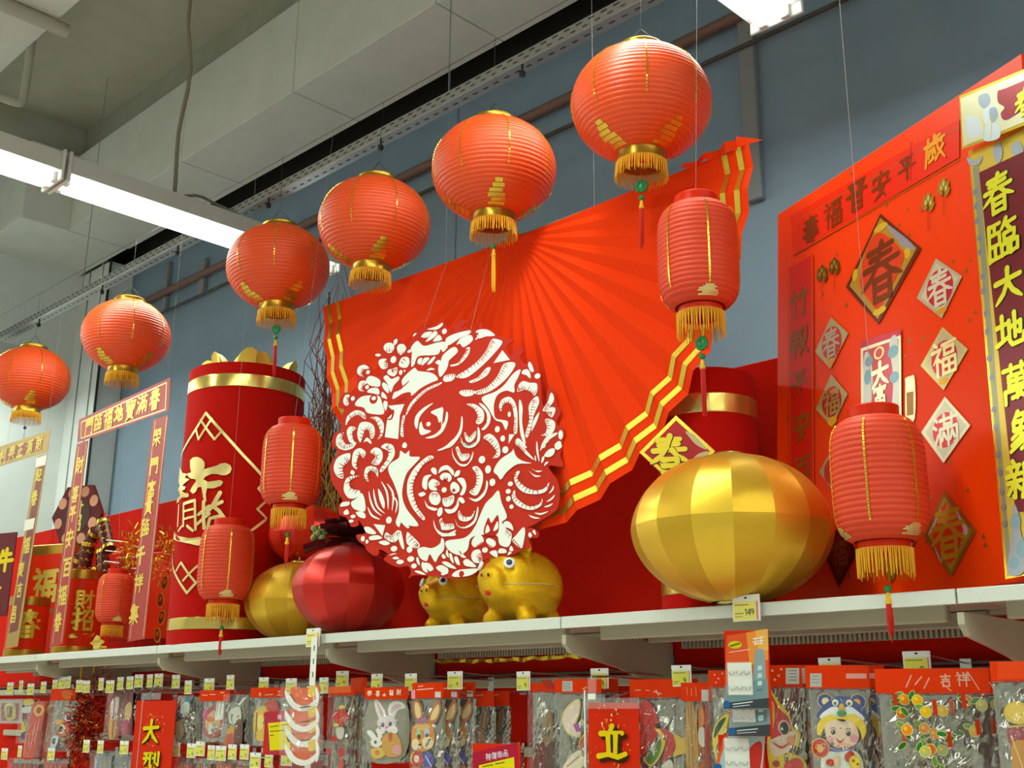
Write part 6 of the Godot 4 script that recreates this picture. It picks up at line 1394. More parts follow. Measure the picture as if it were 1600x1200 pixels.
func banners() -> void:
	# gold-edged couplet hanging in front of the board's right edge, and its lintel above
	var o := thing("couplet_banner", "maroon and gold vertical couplet banner at the board's right edge", "couplet", Vector3(-0.739, 2.292, -0.046))
	o.basis = board_basis()
	var sh := MB.new()
	var c := [Vector2(-0.05306, 0.294), Vector2(0.1401, 0.2799), Vector2(0.1458, -0.5115), Vector2(-0.02132, -0.5188)]
	sh.slab(PackedVector2Array(c), -0.0012, 0.0)
	part("banner_sheet", sh, M.foil_gold, o)
	part("face_print", drawn("f c8a93c;p -48.9 281.1 139 267.8 146.6 -503.8 -16.8 -514;f 8f8a70;p -44.1 254.5 -28 252.3 -6.9 -493.9 -15.7 -499.2;f 7d8088;e -41 202.5 6 6.4;e -39.8 172.9 6 6.4;e -40.2 143.1 5.9 6.3;e -36.2 106.6 5.8 6.3;e -36.6 78.5 5.8 6.2;e -33.7 29.4 5.7 6.1;e -34.1 0.8 5.6 6.1;e -31 -43.6 5.5 6;e -30.3 -78 5.5 6;e -29.3 -128.9 5.4 5.9;e -25.9 -165.6 5.3 5.8;e -25.6 -224.2 5.2 5.7;e -23.5 -257.1 5.2 5.7;e -21.2 -305.4 5.1 5.6;e -19.2 -337.3 5.1 5.5;e -17.4 -371.1 5 5.5;e -15.1 -397.9 5 5.4;e -14.4 -426.4 4.9 5.4;f 9a9da8;s -55.5 281.6 -36.9 264.5 -17.4 265.9 -28 252.3 -50.1 262.8;s 8 264.2 24.4 274.6 31.6 247.5 18.2 233;s 50 248.9 68.5 255.3 78.4 229.9 57.6 229.7;f 6d0f18;p -27.4 236 112.8 225.6 119.6 -427.8 10.6 -410.7;f 9a9da8;s 6 -399.1 16.1 -411.5 19 -444.1 27.3 -476.9 19 -512.5 -13.7 -510.1 -4.5 -462.2;f 7f9aa8;e 9.4 -426.7 11 12.8;e 19.4 -473.8 12.1 14.6;e 1.3 -494.8 10.9 9.4;f 14140c;g 春 17 174 81.6 1.5;g 臨 19.3 81.8 79.6 1.45;g 大 27.2 -9.9 70.5 1.9;g 地 26.7 -93.5 71.2 1.6;g 萬 33.4 -190.9 73.6 1.4;g 象 37.9 -275.6 71.8 1.5;g 新 31.4 -357.9 70.4 1.5;f d8d024;g 春 15.5 174.6 81.6 1.15;g 臨 17.8 82.3 79.6 1.1;g 大 25.8 -9.4 70.5 1.5;g 地 25.3 -93.1 71.3 1.3;g 萬 32.1 -190.6 73.6 1.1;g 象 36.6 -275.3 71.8 1.2;g 新 30 -357.6 70.4 1.2", 0.00006), M.foil_print, o)
	
	o = thing("lintel_banner", "short gold-edged lintel banner with silver figures above the couplet banner", "couplet", Vector3(-0.745, 2.293, -0.034))
	o.basis = board_basis()
	sh = MB.new()
	sh.slab(PackedVector2Array([Vector2(-0.05385, 0.4099), Vector2(0.2154, 0.3564), Vector2(0.2186, 0.2492), Vector2(-0.05434, 0.294)]), -0.0012, 0.0)
	part("banner_sheet", sh, M.foil_gold, o)
	part("face_print", drawn("f c9c2a0;p -50.9 402.7 214.9 350.4 216.6 255.2 -50.7 299;f bfc4cc;s -39.3 346.6 -28.8 354.8 -7.2 335.3 -2.7 307.4 -19.2 302.3 -37.8 318.4;s 9.9 350.7 34.7 342.8 38.8 312.7 19.7 309.3 1.8 325.3;s 0.9 312.3 38.1 303.8 38.9 273.1 2.2 284.9;f 8e96a4;s -4 382.7 18.1 376.1 22.9 354.5 6.7 349.7 -5.1 366.9;s 18.8 340.6 34.3 337.7 39 316.6 23 311.6;f d8c23a;l 2 -3.7 338.9 4.3 315.9 -0.7 289;l 1.9 17.5 322.5 22.9 309 17.8 282.4;f 8a1424;s 42.8 368 61 363.3 213.1 331.4 214.4 288.4 98.1 298.5 56.2 299.7 45.4 318.5 55.2 326.6 41.1 344.8;f 2a2410;g 春 105.1 312.9 54.4 1.6;f d8d024;g 春 103.7 313.7 54.5 1.25", 0.00006), M.foil_print, o)
	# two door couplets printed on clear sheets, hung from the ceiling at the shelf's front edge
	
	var line := [
		[Vector2(-0.3498, 0.4564), Vector2(0.3489, 0.4886), Vector2(0.3573, 0.3657), Vector2(-0.3432, 0.3625), "couplet_lintel", "red lintel strip with gold characters of the framed door couplet", "f ead28a;l 4.4 -324.3 441.6 324.7 474.6;l 4.4 -308.1 374.8 333.7 374.6;l 4.4 -324.3 441.6 -313.7 375.7;l 4 324.7 474.6 333.7 374.6;f d9b23a;g 門 -252.2 411.4 70.3 1.4;g 臨 -179.5 416.7 69.5 1.4;g 福 -96.6 414.9 73.7 1.4;g 地 -12.8 422.4 72.7 1.6;g 寶 75.4 421.2 81.7 1.3;g 滿 159.8 427.6 75.6 1.4;g 春 252.3 427.1 79.3 1.6"],
		[Vector2(-0.3534, 0.359), Vector2(-0.2558, 0.3587), Vector2(-0.2783, -0.4064), Vector2(-0.3882, -0.4165), "couplet_strip", "left red strip with gold characters of the framed door couplet", "f ead28a;l 3.3 -333.6 345.6 -364.6 -403.3;l 3.2 -268.7 345.6 -291.3 -396.7;f e6c24a;g 財 -303.7 267.6 69.4 1.5;g 喜 -314.1 156.4 63.1 1.4;g 平 -317.3 82.5 62.4 1.6;g 安 -319.7 -15.3 71.6 1.5;g 百 -314.1 -122.2 70.4 1.5;g 福 -324.9 -226.4 74.2 1.4;g 春 -336.8 -324.9 68.4 1.5"],
		[Vector2(0.2434, 0.3532), Vector2(0.3508, 0.353), Vector2(0.332, -0.4118), Vector2(0.2149, -0.4179), "couplet_strip", "right red strip with gold characters of the framed door couplet", "f ead28a;l 2.9 263 345.1 230.7 -407.9;l 2.9 343.4 345.1 321.7 -403.1;f e6c24a;g 榮 288.1 282.8 62.6 1.4;g 門 284.9 180.1 61.6 1.4;g 富 282.3 98.9 60.8 1.4;g 貴 275.4 41.3 60.3 1.4;g 臨 263 -33 64.2 1.4;g 千 250.5 -128.9 63.3 1.7;g 祥 256.1 -225.3 62.2 1.4;g 集 245.5 -327.8 65.6 1.4"],
		[Vector2(-1.559, 0.4765), Vector2(-0.6075, 0.4581), Vector2(-0.6066, 0.3671), Vector2(-1.524, 0.3812), "couplet_lintel", "gold-patterned lintel strip of the far left door couplet", "f b08a3a;p -1558.5 476.5 -607.5 458.1 -606.6 367.1 -1524.1 381.2;f 8e2a20;p -1519.4 452.6 -662.5 440.3 -665.1 384.1 -1499 395.7;f d8c23a;g 利 -1062.8 414.3 68.3 1.4;g 興 -970.5 417.3 67.3 1.2;g 正 -885.6 415.4 60.3 1.6;g 源 -790.3 414.4 65.3 1.2;g 財 -698.2 416.3 64.3 1.3"],
		[Vector2(-0.7135, 0.3619), Vector2(-0.6167, 0.3607), Vector2(-0.6718, -0.402), Vector2(-0.7913, -0.4078), "couplet_strip", "gold-patterned right strip of the far left door couplet", "f b08a3a;p -713.5 361.9 -616.7 360.7 -671.8 -402 -791.3 -407.8;f 7d1f1c;p -688.1 315.2 -627.9 314.5 -690.5 -339.8 -772.8 -348.7;f e8e0d0;p -718.3 357.2 -621.4 356 -622.4 316.4 -713.5 318.9;p -755.6 103.7 -658.4 103.4 -664 60 -754.7 59.1;f d8c23a;g 迎 -672.5 281.1 57.1 1.4;g 春 -688.5 188 62 1.5;g 福 -706 -2.9 65.9 1.4;g 慶 -732.6 -98.3 59.8 1.4;g 吉 -720.2 -180.6 59 1.4;g 昌 -746.5 -274.8 63.6 1.5"],
	]
	for k in line:
		var s := thing(k[4], k[5], "couplet", Vector3(-3.95, 2.2, 0.004 if k[4] == "couplet_lintel" else 0.0))
		var m := MB.new()
		m.slab(PackedVector2Array([k[3], k[2], k[1], k[0]]), -0.0008, 0.0)
		part("strip_sheet", m, M.strip_red, s)
		part("face_print", drawn(k[6], 0.00005), M.foil_print, s)
	for k in [[Vector2(0.3221, 0.4892), Vector2(-0.3104, 0.4522), "thin lines holding the framed door couplet"], [Vector2(-0.6545, 0.4552), Vector2(-1.051, 0.4637), "thin lines holding the far left door couplet"]]:
		var m := MB.new()
		for p in [k[0], k[1]]:
			m.tube(PackedVector3Array([Vector3(p.x, p.y - 0.01, 0), Vector3(p.x, 1.13, 0)]), 0.0004, -1.0, 4)
		var s := solo("hanging_line", m, M.fishing_line, k[2], "line")
		s.position = Vector3(-3.95, 2.2, -0.003)

# ---------- gifts at the left end of the shelf ----------
func gift_drum(label: String, at: Vector3, r: float, h: float, s: String) -> Node3D:
	var t := thing("gift_drum", label, "drum", at, 0.0, "patterned cardboard gift drums")
	var b := MB.new()
	b.lathe(PackedVector2Array([Vector2(0.0005, 0), Vector2(r, 0), Vector2(r, 0), Vector2(r, h), Vector2(r - 0.002, h + 0.002), Vector2(r - 0.002, h + 0.002), Vector2(0.0005, h + 0.002)]), 40)
	part("drum_body", b, M.plastic_red, t)
	for y in [[0.0, 0.03], [h - 0.035, h]]:
		var g := MB.new()
		g.lathe(PackedVector2Array([Vector2(r + 0.0008, y[0]), Vector2(r + 0.0014, y[0] + 0.002), Vector2(r + 0.0014, y[1] - 0.002), Vector2(r + 0.0008, y[1])]), 40)
		part("patterned_band", g, M.ring_gold, t)
	var p := MB.new()
	p.wrap = r
	art(p, s, 0.0012, 0.00005)
	part("face_print", p, M.foil_print, t)
	return t


func shelf_at(px: float, z: float) -> Vector3:
	# on the shelf, on the sight line of that column of the photograph
	var p := unpx(px, 960.0, z)
	return Vector3(p.x, 1.763, p.z)


func gifts() -> void:
	var strap := "f c8741c;p -120 30 -100 30 20 190 -10 190;p 60 190 80 190 190 40 165 40;p -60 40 -40 40 60 100 40 110;"
	gift_drum("patterned red gift drum with a spring character at the shelf's left end", shelf_at(45.0, -0.1), 0.078, 0.24, strap + "f 3a1c08;g 春 92 130 110 1.9;f d8bf3a;g 春 92 130 110 1.5")
	gift_drum("patterned red gift drum with fortune characters behind the couplet strip", shelf_at(122.0, -0.13), 0.086, 0.32, strap + "f 3a1c08;g 財 118 205 74 1.9;g 招 120 130 84 1.9;f d8bf3a;g 財 118 205 74 1.5;g 招 120 130 84 1.5;s 80 60 160 70 172 84 150 78 82 76")
	var bx := thing("gift_box", "tall red gift box with an orange patterned rim and gold fortune character", "gift box", shelf_at(80.0, -0.3), 0.35)
	part("box_body", boxed(Vector3(0, 0.245, 0), Vector3(0.21, 0.49, 0.12), 0.003), M.plastic_red, bx)
	part("patterned_rim", boxed(Vector3(0, 0.475, 0), Vector3(0.214, 0.045, 0.124), 0.003), M.ring_gold, bx)
	part("face_print", drawn("f 8a5a1c;p -104 -2 104 -2 104 16 -104 16;f d9b84a;g 福 6 118 150 1.9", 0.00006, 0.0, 0.0612).mesh(), M.foil_print, bx).position = Vector3(0, 0.2, 0)
	var hx := MB.new()
	var hp := PackedVector2Array()
	for k in 6:
		hp.append(Vector2(cos(TAU * k / 6), sin(TAU * k / 6)) * 0.155)
	hx.slab(hp, -0.01, 0.01)
	var h := thing("hexagon_plaque", "dark maroon hexagonal plaque with a gold good-fortune sign", "plaque", Vector3(-5.012, 2.402, -0.36), 0.3)
	part("plaque_board", hx, M.petal_maroon, h)
	part("face_print", drawn("f c88a6a;e -95 60 26 26;e -110 -30 24 24;e 100 60 26 26;e 40 105 26 24;e -40 105 26 24;e 105 -40 26 26;e -50 -100 26 24;e 45 -105 26 24;f 3a1010;e 0 0 84 84;f d8c24a;g 財 0 26 78 1.5;g 招 0 -34 78 1.4", 0.00008, 0.0, 0.0104), M.foil_print, h)
	var fc := thing("firecracker_string", "bunch of brown and gold toy firecrackers on a red cord", "firecrackers", Vector3(-4.418, 2.227, -0.2))
	var dirs := [[-0.11, -0.02, 0.75], [0.07, 0.0, -0.6], [-0.04, -0.09, 0.18], [0.035, -0.12, -0.35], [0.055, -0.22, 0.0], [-0.13, -0.14, 0.5], [-0.02, -0.19, -0.1]]
	for k in 7:
		var c := MB.new()
		var b: Basis = Basis(Vector3.BACK, dirs[k][2] * -1.0)
		var o := Vector3(dirs[k][0], dirs[k][1], 0.02 * (k % 3))
		c.lathe(PackedVector2Array([Vector2(0.0005, -0.075), Vector2(0.026, -0.075), Vector2(0.026, -0.075), Vector2(0.026, 0.075), Vector2(0.026, 0.075), Vector2(0.0005, 0.07)]), 20, o, b)
		var p := part("firecracker", c, M.cracker_brown, fc)
		for y in [-0.066, 0.062]:
			var g := MB.new()
			g.lathe(PackedVector2Array([Vector2(0.0265, y - 0.008), Vector2(0.0275, y - 0.006), Vector2(0.0275, y + 0.006), Vector2(0.0265, y + 0.008)]), 20, o, b)
			part("gold_band", g, M.foil_gold, p)
		var z := MB.new()
		for j in 3:
			for i in 8:
				var a := TAU * i / 8.0
				var y := -0.035 + j * 0.032
				var q := [Vector3(cos(a) * 0.0266, y, -sin(a) * 0.0266), Vector3(cos(a + 0.4) * 0.0268, y + 0.013, -sin(a + 0.4) * 0.0268), Vector3(cos(a + 0.78) * 0.0266, y, -sin(a + 0.78) * 0.0266), Vector3(cos(a + 0.4) * 0.0268, y + 0.004, -sin(a + 0.4) * 0.0268)]
				z.quad(o + b * q[0], o + b * q[3], o + b * q[2], o + b * q[1])
		part("zigzag_print", z, M.foil_gold, p)
	var cm := MB.new()
	cm.tube(PackedVector3Array([Vector3(0.0, 0.1, 0.0), Vector3(0.01, 0.0, 0.0), Vector3(0.0, -0.12, 0.01), Vector3(0.03, -0.3, 0.02)]), 0.005)
	for s in [-1.0, 0.0, 1.0]:
		cm.tube(PackedVector3Array([Vector3(0.0, 0.03, 0.0), Vector3(s * 0.05, -0.02, 0.0)]), 0.003)
	part("red_cord", cm, M.thread_red, fc)
	var k := 0
	for p in [[Vector3(-4.009, 2.134, -0.12), 0.075, "bushy gold tinsel ball left of the right couplet strip"], [Vector3(-3.85, 2.1, -0.16), 0.085, "bushy gold tinsel ball between the right couplet strip and the tall drum"]]:
		var t := thing("tinsel_ball", p[2], "tinsel", p[0])
		part("tinsel", tinsel(300, Vector3(p[1], p[1] * 1.25, p[1] * 0.6), 0.02, 3 + k), M.tinsel_gold, t).set_meta("kind", "stuff")
		var st := MB.new()
		for j in 3:
			st.tube(PackedVector3Array([Vector3(-p[1] * 0.5, 0.03 - 0.04 * j, 0.02), Vector3(-p[1] * 1.9, 0.045 - 0.04 * j, 0.03)]), 0.0025)
		part("white_stem", st, M.foam_white, t)
		k += 1
	var ox := thing("zodiac_board", "maroon board with a yellow ox character cut off by the left frame edge", "sign board", Vector3(-5.115, 2.146, -0.1), 0.3)
	part("board_sheet", boxed(Vector3(-0.06, -0.02, 0), Vector3(0.24, 0.36, 0.008), 0.002), M.petal_maroon, ox)
	part("face_print", drawn("f e2c81e;g 牛 14 40 96 2.0;g 吉 -30 -110 90 1.8", 0.00006, 0.0, 0.0042), M.print, ox)
	var ch := thing("charm_string", "string of oval gold-rimmed red charms at the foot of the tall drum", "charm string", Vector3(-3.627, 1.893, -0.06), 0.3)
	for j in 4:
		var m := MB.new()
		m.xf = Transform3D(Basis(Vector3.BACK, 0.3 * (j % 2) - 0.15), Vector3(-0.012 * (j % 2), 0.085 - 0.058 * j, 0))
		art(m, "f c8a23a;e 0 0 15 26;f a8201c;e 0 0 11 21;f c8a23a;e 0 4 6 8;f a8201c;e 0 4 3 4", 0.0, 0.0015, 0.002)
		part("charm", m, M.foil_print, ch)
	var cl := MB.new()
	cl.tube(PackedVector3Array([Vector3(0, 0.14, 0), Vector3(0, -0.14, -0.002)]), 0.001)
	part("charm_cord", cl, M.thread_red, ch)
	var ig := thing("ingot_charm", "small gold ingot charm lying at the shelf edge under the small barrel lantern", "charm", Vector3(-3.975, 1.789, -0.01))
	var im := MB.new()
	art(im, "f d8b83a;s -48 -2 -30 8 0 12 34 8 52 0 30 -8 20 -18 -20 -18 -26 -8;s -22 10 0 26 22 10;f b08a20;l 3 -44 0 0 4 46 2", 0.0, 0.002, 0.004)
	part("ingot_face", im, M.foil_print, ig)
	part("ingot_base", boxed(Vector3(0, -0.018, -0.012), Vector3(0.05, 0.012, 0.03), 0.003), M.pot_gold, ig)
	var sp := thing("red_paper_pack", "flat red paper pack standing behind the couplet strips", "paper pack", Vector3(-4.272, 1.994, -0.33), 0.1)
	part("pack_sheet", boxed(Vector3.ZERO, Vector3(0.42, 0.335, 0.03), 0.004), M.plastic_red, sp)
	part("gold_marks", drawn("f c8962a;g 吉 -190 70 34 1.3;g 昌 -190 20 34 1.3;g 喜 -190 -30 34 1.3", 0.00006, 0.0, 0.0153), M.foil_print, sp)


func tinsel(n: int, r: Vector3, ln: float, sd: int) -> MB:
	var mb := MB.new()
	var g := RandomNumberGenerator.new()
	g.seed = sd
	for k in n:
		var d := Vector3(g.randfn(), g.randfn(), g.randfn()).normalized()
		var p := d * r * pow(g.randf(), 0.4)
		var u := Vector3(g.randfn(), g.randfn(), g.randfn()).normalized()
		var w := u.cross(d).normalized() * 0.0022
		mb.quad(p - w, p + w, p + u * ln + d * 0.006 + w * 0.4, p + u * ln + d * 0.006 - w * 0.4)
	return mb


# ---------- price hooks ----------
func hooks() -> void:
	var o := thing("price_hook", "", "price hook", Vector3.ZERO, 0.0, "")
	part("tag_holder", boxed(Vector3(0, 0.0, 0), Vector3(0.05, 0.044, 0.0016), 0.0005), M.foam_white, o)
	part("price_label", drawn("f e3dc62;p -23 -20 19 -20 19 10 -23 10;f d98a8a;p 19 -20 21.5 -20 21.5 10 19 10;f 6d6a3a;l 1.4 -20 6 10 6;l 1.4 -20 -12 -6 -12;l 1.2 -20 -16 -10 -16;f 2c2a20;g 9 8 -10 11 1.3;f f4f3ee;p -25 13 25 13 25 22 -25 22;f 3a3a3a;e 0 18 3 2", 0.00006, 0.0, 0.0009), M.print, o)
	var a := MB.new()
	a.tube(PackedVector3Array([Vector3(0, 0.02, -0.002), Vector3(0, 0.016, -0.12), Vector3(0, 0.012, -0.28)]), 0.0018, -1.0, 6)
	part("price_arm", a, M.chrome, o)
	a = MB.new()
	a.tube(PackedVector3Array([Vector3(0, -0.012, -0.012), Vector3(0, -0.028, -0.02), Vector3(0, -0.03, -0.05), Vector3(0, -0.022, -0.28)]), 0.0024, -1.0, 6)
	part("hook_arm", a, M.chrome, o)
	part("rail_clip", boxed(Vector3(0, -0.004, -0.281), Vector3(0.024, 0.05, 0.006), 0.001), M.chrome, o)
	var rows := [
		[0, [16, 1075, "leftmost of the upper row, over the framed picture pack"], [33, 1072, "second from the left end of the upper row"], [48, 1077, "over the clear purple-yellow bag"], [68, 1074, "over the long red firecracker card"], [86, 1071, "between the firecracker card and the eye-spotted bag"], [97, 1067, "in a close pair over the eye-spotted bag, left one"], [107, 1066, "in a close pair over the eye-spotted bag, right one"], [124, 1072, "first over the red tinsel garlands"], [135, 1073, "second over the red tinsel garlands"], [158, 1069, "just left of the narrow gilt packs"], [172, 1073, "over the narrow gilt packs"], [188, 1068, "left neighbour of the clear roll"], [203, 1067, "beside the large-type sign, upper left"], [217, 1064, "over the clear roll, left one"], [234, 1064, "over the clear roll, middle one"], [248, 1063, "over the clear roll, right one"], [275, 1065, "right above the large-type sign's corner"], [294, 1074, "over the blue-white clear bag"], [327, 1071, "over the round pink-gold pack"], [360, 1066, "over the yellow-red clear bag"], [412, 1070, "over the gold charm bag with the red header"], [455, 1072, "left behind the clip strip"], [506, 1071, "right behind the clip strip"], [535, 1061, "over the red diamond charm bag"], [589, 1066, "over the white rabbit bag"], [642, 1066, "over the orange rabbit bag"], [711, 1063, "over the shaded brown rabbit bag"], [818, 1064, "left of the radish charm bag"], [937, 1060, "behind the standing sign's clear hanger"], [1065, 1056, "over the gold thread bag"], [1297, 1046, "over the baby-in-tiger-hat bag"], [1433, 1037, "over the tangerine bag"]],
		[1, [7, 1178, "leftmost of the lower row"], [31, 1174, "second of the lower row"], [80, 1178, "under the eye-spotted bag"], [135, 1166, "under the tinsel garlands"], [157, 1167, "over the grey clear bags, left one"], [194, 1168, "over the grey clear bags, right one"], [276, 1171, "first right of the large-type sign, lower row"], [299, 1173, "second right of the large-type sign, lower row"], [313, 1170, "third right of the large-type sign, lower row"], [330, 1176, "fourth right of the large-type sign, lower row"], [345, 1177, "fifth right of the large-type sign, lower row"], [363, 1175, "sixth right of the large-type sign, lower row"], [382, 1175, "seventh right of the large-type sign, lower row"], [399, 1188, "eighth right of the large-type sign, lower row"], [420, 1187, "under the first special-price card, left one"], [448, 1184, "under the first special-price card, right one"]],
	]
	var first := true
	for r in rows:
		for k in range(1, r.size()):
			var p := unpx(r[k][0], r[k][1], -0.108)
			var l: String = "price hook with yellow tag, " + r[k][2]
			var h := o
			if first:
				first = false
			else:
				h = copy(o, l, p, 0.0)
			h.position = p
			h.set_meta("label", l)
			h.rotation.y = 0.12 * sin(k * 2.4)
			h.set_meta("group", "price hooks on the %s rail" % ["upper", "lower"][r[0]])
	for k in [[Vector3(-2.657, 1.753, 0.012), "yellow price tag clipped to the shelf edge above the clip strip", "f 3a3830;g 6 6 -8 12 1.3"], [Vector3(-1.258, 1.753, 0.012), "yellow price tag clipped to the shelf edge under the large gold lantern", "f 3a3830;g 1 0 -8 12 1.3;g 4 7 -8 12 1.3;g 9 14 -8 12 1.3"]]:
		var t := thing("shelf_price_tag", k[1], "price tag", k[0])
		part("tag_holder", boxed(Vector3.ZERO, Vector3(0.062, 0.05, 0.002), 0.0006), M.foam_white, t)
		part("price_label", drawn("f ece27a;p -28 -23 23 -23 23 12 -28 12;f e07f8a;p 23 -23 27 -23 27 12 23 12;f c05030;l 1.6 -25 6 6 6;f 8a8550;l 1.6 -25 -10 -6 -10;l 1.2 -25 -16 -8 -16;f 3a3a3a;e 0 19 3 2;" + k[2], 0.00006, 0.0, 0.0011), M.print, t)
		part("tag_clip", boxed(Vector3(0, 0.014, -0.008), Vector3(0.04, 0.02, 0.012), 0.002), M.foam_white, t)


func unpx(x: float, y: float, z: float) -> Vector3:
	# where the sight line through a point of the photograph meets the plane z
	var b := Basis.from_euler(Vector3(0.28082, 0.78226, 0.00796), EULER_ORDER_YXZ)
	var d := b * Vector3((x - 800.0) / 1800.0, (600.0 - y) / 1800.0, -1.0)
	var c := Vector3(0, 1.55, 1.92)
	return c + d * ((z - c.z) / d.z)


# ---------- goods ----------
func crumple(w: float, h: float, amp: float, sd: float, fine := 26) -> MB:
	var mb := MB.new()
	var r := []
	for j in fine + 1:
		var q := PackedVector3Array()
		for i in fine + 1:
			var u := (float(i) / fine - 0.5) * w
			var v := (float(j) / fine - 0.5) * h
			var edge := sin(PI * i / fine) * sin(PI * minf(1.0, (j + 2.0) / fine))
			q.append(Vector3(u, v, amp * (noise.get_noise_3d(u * 40.0, v * 22.0, sd) + 0.7 * noise.get_noise_3d(u * 110.0, v * 75.0, sd + 9.0)) * (0.35 + edge) + amp * 0.8 * edge))
		r.append(q)
	mb.rows(r)
	return mb


func bag(label: String, cat: String, at: Vector3, yaw: float, w: float, h: float, head: float, header: String, content: String, n := 1, behind := "", silver := true, group := "") -> Node3D:
	# hang-sell pack: printed header card, clear pouch, what is inside; copies hang behind it on the same hook
	var t := thing("hanging_pack", label, cat, at, yaw, group)
	var sd := absf(at.x * 37.0)
	var hh := h * head
	if head > 0.0:
		var hb := boxed(Vector3(0, h / 2.0 - hh / 2.0, 0.004), Vector3(w, hh, 0.0012), 0.0003)
		part("header_card", hb, M.board_red, t)
		part("header_print", drawn(header, 0.00004, 0.0, 0.0048), M.print, t)
	var ph := h - hh
	if silver:
		var s := crumple(w * 0.96, ph * 0.97, 0.011, sd, 30)
		part("foil_backing", s, M.silver_foil, t).position = Vector3(0, -hh / 2.0, -0.016)
	part("contents", drawn(content, 0.0004, 0.0016, -0.006), M.print, t)
	part("clear_pouch", crumple(w, ph, 0.011, sd + 3.0, 34), M.film, t).position = Vector3(0, -hh / 2.0, 0.006)
	for k in range(1, n):
		copy(t, behind + (" (further back)" if k > 1 else ""), at + Vector3(0.004 * k, 0.002 * k, -0.05 * k), yaw + 0.06 * k)
	return t


func flat_sign(called: String, label: String, cat: String, at: Vector3, yaw: float, w: float, h: float, s: String, base: Material, th := 0.002) -> Node3D:
	var t := thing(called, label, cat, at, yaw)
	part("sign_sheet", boxed(Vector3(0, 0, -th / 2.0), Vector3(w, h, th), minf(0.0006, th * 0.3)), base, t)
	part("face_print", drawn(s, 0.00005, 0.0, 0.0003), M.print, t)
	return t


func sparkle(w: float, h: float, n: int, sd: int) -> String:
	var g := RandomNumberGenerator.new()
	g.seed = sd
	var s := ""
	for k in n:
		var x := clampf(g.randfn(-0.02, 0.16), -0.45, 0.45) * w * 1000.0
		var y := g.randf_range(-0.46, 0.46) * h * 1000.0
		s += ["f e8a03a;", "f d8702a;", "f f0d8a0;"][k % 3] + "e %.1f %.1f %.2f %.2f;" % [x, y, g.randf_range(0.7, 1.9), g.randf_range(1.2, 3.0)]
	return s


func fruit(w: float, h: float, n: int, sd: int) -> String:
	var g := RandomNumberGenerator.new()
	g.seed = sd
	var s := ""
	for k in n:
		var x := g.randf_range(-0.42, 0.42) * w * 1000.0
		var y := g.randf_range(-0.45, 0.3) * h * 1000.0
		var a := g.randf_range(0.0, 180.0)
		s += "f d8cf7a;e %.1f %.1f 9.4 5 %.0f;f %s;e %.1f %.1f 8.2 3.9 %.0f;" % [x, y, a, ["2f7a34", "3d6a2a", "6f9a4a"][k % 3], x, y, a]
		if k % 2 == 0:
			var c: String = ["f08a1a", "e8b21a", "d8682a", "b8b86a"][(k / 2) % 4]
			var u := x + 9.0
			var v := y - 8.0
			s += "f e8dc8a;e %.1f %.1f 9.6 9.6;f %s;e %.1f %.1f 8.4 8.4;f f4c83a;e %.1f %.1f 3 3.4;" % [u, v, c, u, v, u - 2.5, v + 2.0]
		if k % 4 == 1:
			s += "f c8301c;p %.1f %.1f %.1f %.1f %.1f %.1f %.1f %.1f;" % [x - 4, y + 12, x + 3, y + 13, x + 4, y - 12, x - 3, y - 13]
	return s


